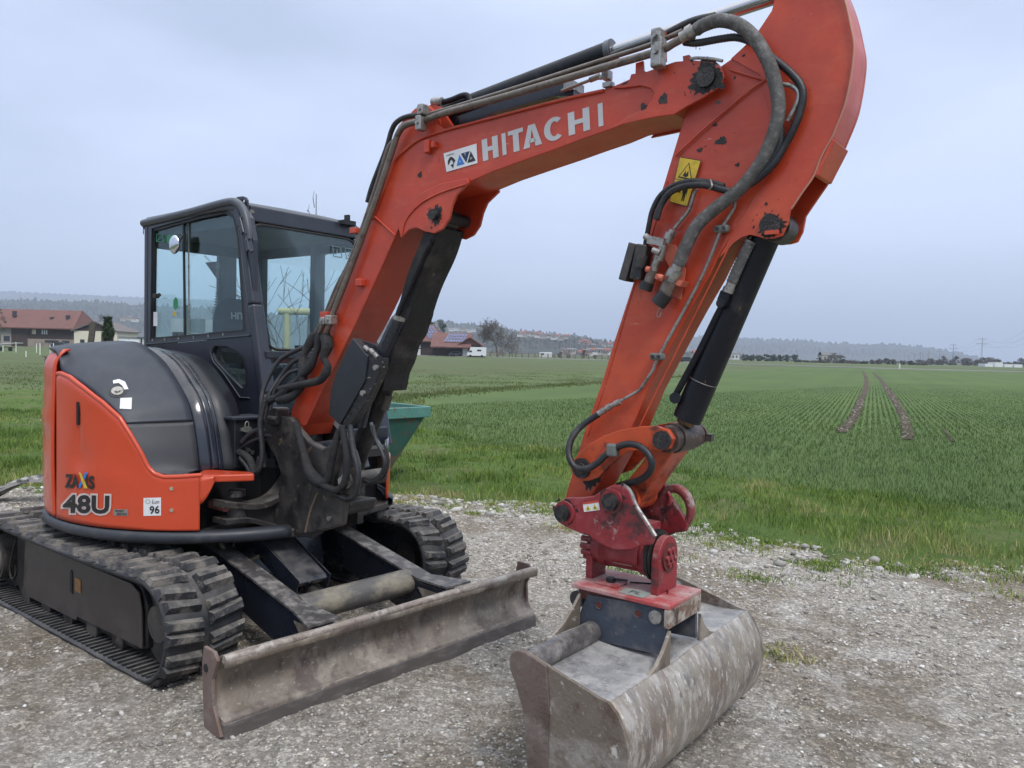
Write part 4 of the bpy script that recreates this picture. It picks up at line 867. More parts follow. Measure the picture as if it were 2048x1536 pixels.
# pictogram sticker
k00, k10, k01 = AY(893,344,YB0-.0025), AY(955,326,YB0-.0025), AY(887,307,YB0-.0025); k11 = AY(953,287,YB0-.0025)
def kb(u, v, d=0.): return k00*(1-u)*(1-v)+k10*u*(1-v)+k01*(1-u)*v+k11*u*v+V(0,-d,0)
g = G(); g.add([kb(0,0),kb(1,0),kb(1,1),kb(0,1)], [(0,1,2,3)]); stk = g.build('pictogram_sticker', white, boom)
def tri(name, mat, pts, d=.001):
    g = G(); g.add([kb(u, v, d) for u, v in pts], [tuple(range(len(pts)))]); return g.build(name, mat, stk)
tri('blue_triangle', bluep, [(.35,.15),(.60,.15),(.475,.70)]); tri('dark_triangle', M('navy_print',(.015,.03,.08),.5), [(.52,.72),(.79,.72),(.655,.18)]); tri('black_triangle', black, [(.69,.15),(.95,.15),(.82,.70)])
tri('digger_pictogram', black, [(.10,.55),(.16,.68),(.22,.72),(.29,.60),(.33,.45),(.27,.30),(.24,.50),(.20,.56),(.14,.40),(.08,.30)]); tri('bucket_pictogram', black, [(.16,.30),(.27,.32),(.24,.08)])
g = G(); decal(g, 'mobilbau', lambda u, v: kb(.08+.24*u, .80+.08*v, .001), .01); g.build('small_print', black, stk)
for u0, v0, s in ((.44,.26,'A'),(.62,.55,'Y'),(.79,.26,'H')):
    g = G(); decal(g, s, lambda u, v: kb(u0+.06*u, v0+.14*v, .002), .0); g.build('pictogram_line', M('pale_print',(.5,.55,.6),.5), stk)

# ---------------- boom cylinder with its guard
tp, bt = AY(893,440,YC), AY(699,960,YC); tp = V(tp[0],YC,tp[2])
ax = unit(bt-tp); nrm = V(-ax[2],0,ax[0]); nrm = nrm if nrm[0] > 0 else -nrm
Lc = np.linalg.norm(bt-tp)
g = G(); g.cyl(tp+ax*(Lc*.52), tp+ax*(Lc*.97), .052, n=28); bc = g.build('boom_cylinder', guardm, ex)
g = G(); g.cyl(tp+ax*.05, tp+ax*(Lc*.52), .027); g.build('boom_cylinder_rod', chrome, bc)
g = G(); g.cyl(V(tp[0],YC-.05,tp[2]), V(tp[0],YC+.05,tp[2]), .05, n=24); g.cyl(V(bt[0],YC-.06,bt[2]), V(bt[0],YC+.06,bt[2]), .06, n=24); g.build('cylinder_eye', cast, bc, bevel=.004)
# plate guard in front of the rod (bent sheet, straps)
gY0, gY1 = YC-.085, YC+.085
e0, e1 = tp+ax*.03+nrm*.055, tp+ax*(Lc*.60)+nrm*.062
g = G(); rows = []
prof_ = [(-.088,-.085),(-.088,-.02),(-.085,.0),(-.05,.004),(.05,.004),(.085,.0),(.088,-.05)]
for i in range(30):
    t = i/29; c = e0*(1-t)+e1*t+nrm*(.006*math.sin(t*14)+.006*math.sin(t*33)*(t > .6)); w = 1+.06*math.sin(t*9)*(t < .5)
    rows.append([V(c[0]+nrm[0]*h, YC+y*w, c[2]+nrm[2]*h) for y, h in prof_])
g.grid(rows, False); g.build('rod_guard', guardm, bc, solid=.006)
# pipes on the cylinder's left and lower hoses
g = G(); a = AY(863,480,YC-.105); b = AY(788,646,YC-.105); g.tube([a,b], .011, 12, smooth=0); g.build('guard_tube', cylm, bc)
g = G(); g.tube([AY(798,640,YC-.095), AY(770,700,YC-.095), AY(735,790,YC-.095), AY(718,850,YC-.095)], .040, 16); g.build('outer_sleeve', navy, bc)
g = G(); g.cyl(AY(799,640,YC-.095), AY(801,633,YC-.095), .034); g.build('sleeve_collar', galv, bc)
# angled valve guard on the boom's near side
vg = [(705,676),(735,712),(729,762),(679,850),(657,828),(661,782),(672,745)]
g = G(); g.prism([AY(x, y, YB0-.07) for x, y in vg], (0,.055,0)); vgp = g.build('valve_guard', navy, boom, bevel=.004)
g = G(); g.prism([AY(x, y, YB0-.06) for x, y in ((735,712),(764,716),(762,740),(735,800),(700,852),(684,848),(712,782),(729,745))], (0,.05,0)); g.build('valve_plate', scratched, vgp, bevel=.004)
for x, y in ((754,735),(728,786)): g = G(); g.cyl(AY(x,y,YB0-.06), AY(x,y,YB0-.06)+V(.0,-.016,0), .014, n=12); g.build('bolt', galv, vgp)
g = G(); g.prism([AY(x, y, YB0-.02) for x, y in ((706,677),(752,690),(764,716),(733,714))], (0,.05,0)); g.build('guard_cap', navy, vgp)
for x, y in ((741,700),(748,707),(730,694)): g = G(); g.hexn(AY(x,y,YB0-.055), AY(x+8,y+8,YB0-.055), .014); g.build('hose_fitting', galv, vgp)
g = G(); g.cyl(AY(776,790,YC), AY(768,818,YC), .026); g.build('cylinder_port', cast, bc)

# ---------------- arm cylinder on top of the boom
a0, a1 = AY(870,236,YC), AY(1222,104,YC)
a0[1] = a1[1] = YC; d = unit(a1-a0)
g = G(); g.cyl(a0, a1, .047, n=32); acy = g.build('arm_cylinder', cylm, ex, bevel=.002)
g = G(); g.cyl(a1-d*.012, a1+d*.012, .051, n=32); g.cyl(a1+d*.012, a1+d*.016, .040, n=32); g.build('cylinder_gland', M('worn_gland', (.10,.11,.12), .35, metal=.4), acy, bevel=.003)
g = G(); g.cyl(a1, AY(1575,-14,YC), .026, n=20); g.build('arm_cylinder_rod', chrome, acy)
g = G(); g.cyl(AY(856,234,YC-.06), AY(856,234,YC+.06), .05); g.build('cylinder_eye', cast, acy)
g = G(); g.cyl(AY(866,204,YC-.07), AY(884,203,YC-.07), .020); g.build('end_cap', galv, acy)
g = G(); g.tube([AY(878,207,YC-.06), AY(905,199,YC-.06), AY(925,191,YC-.06), AY(936,192,YC-.06), AY(942,203,YC-.06)], .014, 10); g.build('feed_pipe', cylm, acy)
# dark guard plate below the cylinder
g = G(); g.prism([AY(x, y, YC-.02) for x, y in ((872,240),(905,254),(960,238),(985,226),(1110,192),(1147,192),(1147,163),(1100,150),(900,205))], (0,.05,0)); g.build('under_guard', navy, acy)
g = G(); g.bx(AY(1146,160,YC-.03), AY(1149,194,YC+.06)); g.build('plate_edge', galv, acy)
g = G(); g.tube([AY(1123,182,YC-.06), AY(1160,168,YC-.06), AY(1190,157,YC-.06), AY(1204,156,YC-.06), AY(1212,146,YC-.06)], .007, 8); g.hexn(AY(1180,160,YC-.06), AY(1200,152,YC-.06), .012); g.box(AY(1214,151,YC-.05), (.03,.04,.035)); g.build('grease_line', galv, acy)
g = G(); g.box(AY(1217,170,YB0), (.04,.03,.018)); g.build('line_clamp', galv, boom)

# ---------------- pipes and hoses along the boom
def pipe(name, pts, r, mat, par=boom, rib=0, ribn=0, y=None, n=12, sm=5):
    P = [AY(p[0], p[1], p[2] if len(p) > 2 else y) for p in pts]; g = G(); g.tube(P, r, n, rib, ribn, smooth=sm); return g.build(name, mat, par)
yp = YB0-.035
pipe('steel_pipe', [(1385,66),(1350,85),(1315,103),(1200,137),(1000,196),(900,223),(845,241),(812,250),(796,268),(780,315),(748,410),(700,540),(672,612),(655,660),(648,690)], .0155, pipem, y=yp)
pipe('steel_pipe', [(790,280),(779,292),(772,310),(755,365),(720,470),(680,572),(650,640),(638,668)], .0125, pipem, y=yp+.03)
pipe('steel_pipe', [(776,330),(748,405),(700,520),(672,575),(645,640),(630,668)], .0095, pipem, y=yp+.055)
pipe('black_hose', [(1220,120,YB0),(1180,140,YB0),(1040,185,YB0),(930,215,YB0),(870,228,YB0),(820,232,YB0),(795,243,YB0),(783,262,YB0),(772,300,YB0),(745,370,YB0),(735,405,YB0)], .013, hosem)
pipe('black_hose', [(1225,112,YB0+.03),(1260,98,YB0+.03),(1310,80,YB0+.03),(1380,45,YB0+.03),(1430,33,YB0+.03)], .016, hosem)
pipe('steel_pipe', [(860,228,YB0-.01),(1000,186,YB0-.01),(1200,122,YB0-.01),(1300,90,YB0-.01),(1365,62,YB0-.01)], .010, pipem)
pipe('grease_pipe', [(1380,118,YB0-.01),(1395,116,YB0-.01),(1425,118,YB0-.01),(1445,122,YB0-.01)], .006, galv)
# clamps
for x, y, w, h in ((846,220,.035,.05),(842,247,.035,.07),(1316,75,.04,.06),(1317,107,.045,.11),(662,640,.05,.05),(650,642,.035,.04)):
    g = G(); p = AY(x, y, yp-.012); g.box(p, (w,.05,h)); o = g.build('pipe_clamp', galv, boom, bevel=.006)
    g = G(); g.cyl(p+V(0,-.025,0), p+V(0,-.034,0), .010, n=12); g.build('clamp_bolt', galv, o)
g = G(); g.prism([AY(x,y,YB0-.01) for x, y in ((1302,108),(1303,66),(1331,62),(1332,122),(1318,131))], (0,.01,0)); g.build('clamp_plate', orange_greasy, boom)
for x, y, d_, s3 in ((655,633,.02,(.06,.06,.05)),(712,462,.03,(.05,.05,.03))): g = G(); g.box(AY(x,y,yp+d_), s3); g.build('pipe_bracket', orange, boom, bevel=.004)
# cloth-wrapped hose bundle where the pipes turn down to the post
def hose(name, pts, r, mat=hosem, rib=0, ribn=.02, par=ex, n=12): 
    P = [AY(*p) for p in pts]; g = G(); g.tube(P, r, n, rib, ribn); return g.build(name, mat, par)
wrap = M('black_cloth_sleeve', (.012,.012,.014), .8, layers=[((.05,.047,.045),(9,9,9),.5,.75,.6,.9)], bump=1.0, bscale=35)
hose('hose_sleeve', [(650,672,-.23),(655,690,-.24),(648,715,-.25),(655,735,-.25),(640,760,-.26),(600,770,-.27),(560,778,-.28)], lambda t: .029+.006*math.sin(t*12)*(t < .6)-.010*t, wrap)
hose('hose_sleeve', [(640,668,-.20),(634,700,-.22),(618,735,-.24),(590,765,-.26),(560,790,-.28),(540,800,-.3)], lambda t: .022+.004*math.sin(t*20), wrap)
hose('hose_sleeve', [(630,668,-.18),(618,690,-.2),(606,715,-.22),(606,745,-.24),(602,775,-.25),(580,795,-.27),(556,800,-.28)], lambda t: .024+.004*math.sin(t*16), wrap)
hose('black_hose', [(622,690,-.16),(590,702,-.2),(560,720,-.24),(540,750,-.28),(525,785,-.32),(522,830,-.34),(524,880,-.34),(528,935,-.34)], .013, hosem, .10, .012)
hose('black_hose', [(612,712,-.16),(585,725,-.2),(560,755,-.24),(538,790,-.3),(528,840,-.33)], .013, hosem, .10, .012)
hose('black_hose', [(604,738,-.2),(575,748,-.24),(548,785,-.28),(540,820,-.3)], .011, hosem)
hose('black_hose', [(530,800,-.34),(520,845,-.36),(524,900,-.36),(520,935,-.37),(505,948,-.38),(492,930,-.38),(480,915,-.38)], .014, hosem, .1, .013)
hose('hose_sleeve', [(456,903,-.36),(480,905,-.37),(500,920,-.37),(508,945,-.37),(516,940,-.36),(522,915,-.36)], .021, wrap)
hose('black_hose', [(540,870,-.32),(510,880,-.34),(488,892,-.36),(470,906,-.36)], .011, hosem)
hose('black_hose', [(520,858,-.33),(500,868,-.35),(484,885,-.37)], .015, hosem)
# hoses hanging round the front of the post
hose('hose_sleeve', [(592,845,-.26),(600,880,-.27),(610,915,-.28),(620,945,-.28),(640,965,-.28),(655,960,-.28),(662,930,-.28),(670,890,-.28),(680,860,-.27)], lambda t: .020+.014*math.exp(-((t-.45)/.15)**2), wrap)
hose('hose_sleeve', [(684,852,-.27),(690,885,-.28),(694,920,-.29),(690,960,-.29),(675,980,-.29),(655,975,-.29),(640,965,-.29)], lambda t: .019, wrap)
hose('black_hose', [(700,850,-.26),(706,900,-.27),(716,945,-.27),(712,985,-.27),(696,998,-.27),(675,990,-.27)], .016, hosem)
hose('black_hose', [(745,850,-.2),(752,880,-.2),(764,905,-.2),(770,930,-.2),(760,955,-.2),(742,966,-.2),(728,962,-.2)], .010, hosem)
hose('hose_sleeve', [(768,900,-.18),(772,925,-.18),(765,950,-.18),(745,962,-.18),(728,958,-.18)], lambda t: .022-.008*t, wrap)
hose('steel_pipe', [(742,845,-.2),(748,870,-.2),(760,890,-.19),(768,905,-.18)], .009, M('teal_grey_pipe', (.06,.075,.08), .4))
# grey-blue plate between post walls under the boom foot
g = G(); g.prism([AY(x, y, -.16) for x, y in ((625,885),(660,880),(690,905),(700,940),(660,945),(630,930))], (0,.15,0)); g.build('foot_guard', M('dusty_grey_plate', (.055,.06,.07), .5, layers=[((.15,.14,.13),(9,9,9),.5,.7,.6,.7)]), sp, bevel=.01)
g = G(); g.box(AY(556,832,-.22), (.09,.10,.10)); g.cyl(AY(540,836,-.26), AY(556,840,-.26), .02); g.box(AY(530,800,-.3),(.05,.05,.06)); g.build('hose_manifold', cast, sp, bevel=.012)
# ---------------- arm
YA0, YA1 = -.165, -.005
arm = empty('arm'); arm.parent = ex
def sm2(pts, n=4): return [(p[0], p[1]) for p in smoothpath([V(a, b, 0) for a, b in pts], n)]
left = [(1550,0),(1544,22),(1516,64),(1488,94),(1462,118),(1436,136),(1400,132),(1376,156),(1380,200),(1362,254),(1330,360),(1317,401),(1293,464),(1268,560),(1230,677),(1206,757),(1166,872),(1144,948),(1130,995),(1118,1012),(1118,1036),(1134,1046),(1150,1034)]
right = [(1178,1000),(1197,970),(1232,908),(1264,855),(1295,780),(1343,689),(1380,620),(1419,552),(1440,508),(1462,474),(1486,462),(1510,455),(1545,385),(1590,340),(1640,318)]
rim = sm2([(1665,273),(1689,213),(1700,165),(1706,123),(1708,90),(1703,60),(1689,0),(1665,-55),(1630,-85),(1590,-70),(1562,-40)])
g = G(); g.prism(PY(left+right+rim, YA0), (0, YA1-YA0, 0)); g.build('arm_box', orange, arm, bevel=.004)
# wide head plates, proud of the beam
head = [(1550,0),(1544,22),(1516,64),(1488,94),(1462,118),(1520,150),(1545,240),(1540,320),(1526,366),(1506,398),(1490,425),(1473,452),(1450,495),(1436,517),(1452,505),(1467,487),(1482,476),(1500,470),(1515,473),(1530,478),(1550,477),(1566,472),(1577,450),(1583,418),(1605,385),(1627,353),(1643,314),*rim]
HP = PY(head, YA0)
g = G(); g.prism([V(p[0], YA0-.004, p[2]) for p in HP], (0,.004,0)); g.build('arm_head_plate', orange, arm, bevel=.002)
g = G(); g.prism([V(p[0], YA1+.014, p[2]) for p in HP], (0,-.014,0)); g.build('arm_head_plate', orange, arm)
# pale line painting in the highlight along the head's edge
g = G(); g.tube([p+V(0,-.001,0) for p in PY([(1583,418),(1605,385),(1627,353),(1643,314)]+rim[:-12], YA0-.010)], .0035, 6); g.build('edge_wear_highlight', M('pale_edge_highlight', (.42,.20,.14), .5), arm)
# weld beads on the arm side
g = G()
for pts in ([(1350,312),(1400,265),(1450,222),(1500,180),(1530,160)], [(1530,160),(1500,152),(1460,140)], [(1335,362),(1300,480),(1262,590),(1236,680),(1206,780),(1175,872)], [(1470,470),(1410,590),(1360,690),(1310,790),(1275,862)]):
    g.tube(PY(pts, YA0-.001 if pts[0][0] < 1340 or pts[0][0] == 1470 else YA0-.010), .004, 6)
g.build('weld_bead', orange, arm)
# front cover flange at the top of the bucket cylinder pocket
g = G(); g.prism([AY(x, y, YA0-.012) for x, y in ((1664,276),(1671,281),(1636,350),(1627,352))], (0,.165,0)); g.build('pocket_flange', orange, arm, bevel=.002)
hpn = AY(1541,450,YA0-.010)
smear(hpn, .045, YA0-.0052, arm, 8, 10)
for x_, y_, r_, k_ in ((1443,282,.022,0),(1475,330,.010,0),(1400,300,.012,0),(1430,250,.009,0)): smear(AY(x_,y_,YA0), r_, YA0-(.0050 if k_ else .0012), arm, int(x_), 8, (1,.7), 5.)
smear(AY(1182,950,YA0), .055, YA0-.0012, arm, 14, 0)
g = G(); disc_y(g, hpn, .038, YA0-.020, YA0-.0105, 36); disc_y(g, hpn, .045, YA0+.02, YA1-.02, 28); g.build('head_pin', grease, arm, bevel=.003)
g = G(); g.box(hpn+V(.01,-.012,-.028), (.05,.006,.014)); g.build('pin_lock', orange, arm)
# pivot bush of the arm on the boom
g = G(); disc_y(g, AY(1414,156,YA0), .062, YA0-.028, YA0, 40); g.build('pivot_bush', grease, arm, bevel=.003)
# bottom end pins
for x, y, r in ((1168,936,.045),):
    c = AY(x, y, YA0); g = G(); disc_y(g, c, r, YA0-.012, YA1+.012, 32); g.build('link_pin', grease, arm, bevel=.003)
# hazard sticker
h00, h10, h01, h11 = [AY(x, y, YA0-.0125) for x, y in ((1340,403),(1374,412),(1360,315),(1401,322))]
def hb(u, v, d=0.): return h00*(1-u)*(1-v)+h10*u*(1-v)+h01*(1-u)*v+h11*u*v+V(0,-d,0)
g = G(); g.add([hb(-.03,-.015),hb(1.03,-.015),hb(1.03,1.015),hb(-.03,1.015)], [(0,1,2,3)]); hz = g.build('hazard_sticker', black, arm)
def hp_(pts, name, mat, d): g = G(); g.add([hb(u, v, d) for u, v in pts], [tuple(range(len(pts)))]); return g.build(name, mat, hz)
hp_([(0,0),(1,0),(1,1),(0,1)], 'sticker_field', yellow, .0006); hp_([(.12,.56),(.88,.56),(.5,.93)], 'hazard_triangle', black, .0012); hp_([(.2,.59),(.8,.59),(.5,.885)], 'triangle_field', yellow, .0018)
hp_([(.36,.62),(.44,.75),(.5,.66),(.58,.76),(.64,.63),(.52,.60)], 'hazard_pictogram', black, .0024)
hp_([(.60,.08),(.66,.08),(.68,.20),(.70,.08),(.76,.08),(.75,.28),(.80,.22),(.80,.36),(.72,.42),(.62,.42),(.54,.34),(.56,.20),(.60,.28)], 'person_pictogram', black, .0012)
hp_([(.64,.43),(.72,.43),(.74,.47),(.68,.50),(.62,.47)], 'person_pictogram', black, .0012); hp_([(.15,.24),(.45,.24),(.45,.28),(.15,.28)], 'arrow_pictogram', black, .0012)
hp_([(.0,.515),(1,.515),(1,.525),(0,.525)], 'sticker_line', black, .0012)
# bucket cylinder
b0, b1 = AY(1524,486,YC), AY(1374,838,YC); d = unit(b1-b0)
g = G(); g.cyl(b0-d*.12, b1, .057, n=36); bcy = g.build('bucket_cylinder', cylm, ex, bevel=.003)
g = G(); pin2 = AY(1360,878,YC); g.cyl(b1, b1+d*.02, .036); g.cyl(b1, V(pin2[0],YC,pin2[2]), .024, n=20); g.build('bucket_cylinder_rod', M('rusty_yellow_rod', (.22,.13,.05), .5, metal=.3, layers=[(BLK,(30,30,30),.5,.6,.8,.5)]), bcy)
g = G(); c = V(hpn[0],YC,hpn[2]); g.cyl(c+V(0,-.05,0), c+V(0,.05,0), .055); g.build('cylinder_eye', cast, bcy)
g = G(); g.tube([AY(1475,560,YC-.05), AY(1440,620,YC-.05), AY(1400,700,YC-.05), AY(1353,787,YC-.05)], .013, 12); g.cyl(AY(1350,796,YC-.075), AY(1350,796,YC-.02), .022); g.build('cylinder_pipe', cylm, bcy)
g = G(); g.tube([AY(1502,482,YC-.07), AY(1490,505,YC-.07), AY(1474,540,YC-.07), AY(1463,566,YC-.07)], .020, 12, .06, .012); g.build('grey_hose', greyhose, bcy)
g = G(); g.cyl(AY(1463,566,YC-.07), AY(1457,582,YC-.07), .018); g.hexn(AY(1459,575,YC-.07), AY(1455,585,YC-.07), .022); g.build('hose_fitting', galv, bcy)
g = G(); g.bar(AY(1455,584,YC-.06), AY(1447,604,YC-.06), .045, .04); g.cyl(AY(1441,606,YC-.09), AY(1452,610,YC-.04), .018); g.build('port_block', cylm, bcy, bevel=.004)
g = G(); g.tube([b1-d*.165+.0575*unit(V(math.cos(t)*(-d[2]),math.sin(t),math.cos(t)*d[0])) for t in np.linspace(0,2*PI,30)], .0015, 4, smooth=0); g.build('weld_line', galv, bcy)

# H link and bucket link
Yl0, Yl1 = -.235, .065
hl = [(1148,955),(1140,935),(1150,915),(1176,890),(1206,872),(1240,860),(1280,853),(1310,852),(1335,860),(1346,878),(1338,898),(1318,902),(1290,900),(1262,902),(1240,912),(1215,935),(1196,955),(1176,962),(1160,962)]
HL = PY(hl, Yl0)
for y0, y1 in ((Yl0, Yl0+.028), (Yl1-.028, Yl1)):
    g = G(); g.prism([V(p[0], y0, p[2]) for p in HL], (0, y1-y0, 0)); lk = g.build('link_plate', orange_greasy, ex, bevel=.003)
pa, pb_ = AY(1165,936,Yl0), AY(1326,880,Yl0)
g = G(); disc_y(g, pa, .042, Yl0-.014, Yl0, 32); g.build('link_pin_head', grease, lk, bevel=.004)
g = G(); disc_y(g, pa, .022, Yl0-.020, Yl0-.014, 20); g.build('pin_washer', cast, lk, bevel=.003)
g = G(); disc_y(g, pa, .04, Yl0+.028, Yl1-.028, 24); g.build('link_pin', grease, lk)
g = G(); disc_y(g, pb_, .036, Yl0-.018, Yl0, 32); g.build('link_pin_head', grease, lk, bevel=.004)
g = G(); disc_y(g, pb_, .052, Yl0+.028, Yl0+.075, 36); disc_y(g, pb_, .058, Yl0+.082, Yl1-.085, 36); disc_y(g, pb_, .052, Yl1-.078, Yl1-.028, 36); disc_y(g, pb_, .046, Yl1, Yl1+.012, 32); g.build('link_bosses', M('greasy_link_boss', (.05,.035,.03), .5, layers=[((.2,.1,.07),(30,30,30),.5,.7,.7,.6),(BLK,(14,14,14),.5,.66,.9,.4)], bump=.4), lk, bevel=.006)
g = G(); g.box(pb_+V(.05,Yl1-Yl0+.02,-.01), (.03,.03,.03)); g.build('grease_nipple', cast, lk)
# bucket link from the top pin to the hitch pin, a cast box narrowing to a round eye
hpx = AY(1262,985,YC)
lo = V(hpx[0]+.02, YC, hpx[2]-.0); pc_ = AY(1228,1002,-.25); lo = V(pc_[0]+.01, YC, pc_[2]+.0)
hi = V(pb_[0], YC, pb_[2])
axl = unit(lo-hi); nl = V(-axl[2],0,axl[0]); nl = nl if nl[0] > 0 else -nl
g = G(); rows = []
for t, w, hgt in ((.06,.085,.036),(.3,.08,.040),(.6,.072,.044),(.85,.066,.050),(1.0,.064,.052)):
    c = hi+(lo-hi)*t; rows.append([c+V(0,-w,0)-nl*hgt, c+V(0,-w,0)+nl*hgt, c+V(0,w,0)+nl*hgt, c+V(0,w,0)-nl*hgt])
g.grid(rows, False, True); g.cyl(lo+V(0,-.085,0), lo+V(0,.085,0), .055, n=32); bl2 = g.build('bucket_link', orange_greasy, ex, bevel=.01)
g = G(); g.cyl(lo+V(0,-.10,0), lo+V(0,.14,0), .042, n=24); g.build('hitch_pin', grease, bl2)

# ---------------- hydraulic hoses and pipes on the arm
def hz2(name, pts, r, mat, rib=0, ribn=.02, par=arm, n=14, sm=6):
    P = [AY(*p) for p in pts]; g = G(); g.tube(P, r, n, rib, ribn, smooth=sm); return g.build(name, mat, par)
ya = YA0-.04
hz2('braided_hose', [(1392,60,-.23),(1408,50,-.235),(1440,41,-.24),(1478,50,-.24),(1510,78,-.24),(1535,120,-.235),(1550,165,-.23),(1557,215,-.225),(1548,265,-.22),(1522,325,-.215),(1480,378,-.215),(1432,416,-.22),(1395,450,-.225),(1372,492,-.23),(1357,530,-.23)], .0245, greyhose, .03, .014)
g = G(); g.cyl(AY(1395,58,-.23), AY(1362,76,-.23), .021); g.hexn(AY(1386,62,-.23), AY(1374,69,-.23), .029); g.build('hose_fitting', galv, arm)
hz2('black_hose', [(1368,84,-.21),(1395,86,-.21),(1440,78,-.21),(1475,75,-.21),(1510,88,-.21),(1545,116,-.20),(1575,140,-.20),(1598,165,-.20),(1606,190,-.20),(1600,225,-.20),(1585,262,-.20),(1570,290,-.20),(1545,330,-.21),(1505,365,-.21),(1470,382,-.21),(1448,380,-.22),(1410,370,-.22),(1370,372,-.22),(1340,385,-.22),(1322,410,-.22),(1312,440,-.22)], .0135, hosem, .08, .012)
hz2('black_hose', [(1552,240,-.20),(1560,265,-.20),(1556,300,-.20),(1530,340,-.205),(1490,372,-.21)], .016, hosem, .12, .012)
hz2('black_hose', [(1448,372,-.215),(1420,364,-.215),(1380,362,-.215),(1345,372,-.215),(1320,392,-.215),(1305,420,-.215),(1298,450,-.21),(1291,490,-.2),(1288,530,-.2)], .010, hosem)
g = G(); g.tube([AY(1421,360,-.23), AY(1424,372,-.245), AY(1418,380,-.23)], .004, 6); g.build('cable_tie', galv, arm)
hz2('grease_pipe', [(1560,169,-.20),(1580,171,-.20),(1595,182,-.20),(1597,196,-.20),(1590,215,-.20),(1575,242,-.20)], .0085, galv)
hz2('grease_pipe', [(1395,378,-.19),(1388,388,-.19),(1378,420,-.19),(1362,440,-.19),(1348,458,-.19)], .007, galv)
hz2('steel_pipe', [(1468,395,-.19),(1470,405,-.19),(1466,420,-.19),(1447,450,-.19),(1440,465,-.19),(1400,560,-.185),(1318,712,-.185),(1306,740,-.185),(1286,770,-.185),(1276,782,-.185),(1245,800,-.19),(1236,806,-.19)], .0065, galv)
for x, y in ((1444,458),(1315,713)):
    p = AY(x, y, YA0-.022); g = G(); g.box(p, (.055,.035,.028)); o = g.build('pipe_clamp', M('grey_green_clamp', (.15,.16,.15), .5, metal=.3), arm, bevel=.008)
    g = G(); g.cyl(p+V(-.012,-.018,0), p+V(-.012,-.024,0), .007, n=10); g.cyl(p+V(.014,-.018,0), p+V(.014,-.024,0), .007, n=10); g.build('clamp_bolt', cast, o)
# quick couplers, valve block and tool plate on the left edge
g = G(); g.bar(AY(1273,488,-.20), AY(1252,562,-.20), .035, .07, up=(0,1,0)); g.build('side_shield', M('scuffed_dark_plate', (.05,.045,.042), .45, layers=[((.12,.11,.1),(9,9,9),.5,.7,.6,.6)]), arm, bevel=.004)
g = G(); g.bar(AY(1290,490,-.215), AY(1276,560,-.215), .06, .05); g.cyl(AY(1285,510,-.25), AY(1278,535,-.25), .022); g.build('valve_block', cast, arm, bevel=.006)
g = G(); g.bar(AY(1299,480,-.23), AY(1330,486,-.23), .035, .03); g.hexn(AY(1290,472,-.23), AY(1308,484,-.23), .014); g.cyl(AY(1306,500,-.25), AY(1320,506,-.25), .012); g.cyl(AY(1346,460,-.21), AY(1334,486,-.21), .014); g.hexn(AY(1341,466,-.21), AY(1336,478,-.21), .019); g.tube([AY(1326,490,-.23), AY(1320,510,-.23), AY(1310,530,-.23), AY(1306,545,-.23)], .016, 10); g.hexn(AY(1320,506,-.23), AY(1316,520,-.23), .021); g.build('hose_fitting', galv, arm)
g = G(); g.cyl(AY(1306,540,-.23), AY(1296,568,-.23), .021, n=20); g.build('coupler', pipem, arm, bevel=.002)
g = G(); g.cyl(AY(1296,564,-.23), AY(1290,580,-.23), .027, n=20); g.cyl(AY(1333,586,-.24), AY(1316,608,-.24), .030, n=24); g.build('coupler_cap', M('rubber_cap', (.018,.018,.02), .5), arm, bevel=.004)
g = G(); g.cyl(AY(1356,530,-.23), AY(1346,552,-.23), .022); g.hexn(AY(1352,540,-.23), AY(1343,556,-.23), .031); g.cyl(AY(1346,552,-.235), AY(1338,570,-.235), .018); g.build('hose_fitting', galv, arm)
g = G(); g.cyl(AY(1340,562,-.24), AY(1328,590,-.24), .026, n=24); g.build('coupler', pipem, arm, bevel=.002)
g = G(); g.prism([AY(x, y, -.235) for x, y in ((1308,545),(1330,556),(1366,562),(1360,573),(1330,566),(1306,556))], (0,.06,0)); g.prism([AY(x, y, YA0-.016) for x, y in ((1312,486),(1352,490),(1372,540),(1362,600),(1340,590),(1352,560))], (0,.004,0)); g.cyl(AY(1293,538,-.25), AY(1300,540,-.25), .012, n=10); g.cyl(AY(1318,554,-.26), AY(1326,557,-.26), .013, n=10); g.build('coupler_bracket', M('light_orange_bracket', (.5,.13,.08), .5), arm, bevel=.002)
g = G(); g.tube([AY(1328,590,-.25), AY(1326,605,-.25), AY(1318,618,-.24), AY(1314,632,-.23), AY(1320,632,-.23), AY(1324,616,-.23)], .0025, 5); g.build('cap_chain', galv, arm)
# tilt hose at the arm tip: pipe fitting, loop and second loop
g = G(); g.hexn(AY(1240,803,-.20), AY(1230,808,-.20), .013); g.cyl(AY(1233,806,-.20), AY(1208,820,-.20), .010); g.hexn(AY(1222,812,-.20), AY(1214,817,-.20), .014); g.cyl(AY(1210,819,-.20), AY(1196,829,-.205), .013); g.build('hose_fitting', galv, arm)
hz2('tilt_hose', [(1198,828,-.205),(1185,836,-.21),(1163,852,-.23),(1146,872,-.26),(1138,895,-.28),(1140,918,-.29),(1152,935,-.29),(1172,938,-.285),(1192,928,-.28),(1212,910,-.27),(1224,901,-.265)], .0135, hosem, .07, .014)
hz2('tilt_hose', [(1224,901,-.265),(1245,890,-.27),(1268,889,-.275),(1290,900,-.28),(1303,922,-.28),(1300,943,-.27),(1280,960,-.24),(1255,967,-.20),(1235,972,-.17)], .0135, hosem, .07, .014)
g = G(); p = AY(1226,900,-.265); g.box(p, (.045,.04,.05)); o = g.build('hose_clamp', M('grey_green_clamp', (.15,.16,.15), .5), arm, bevel=.008)
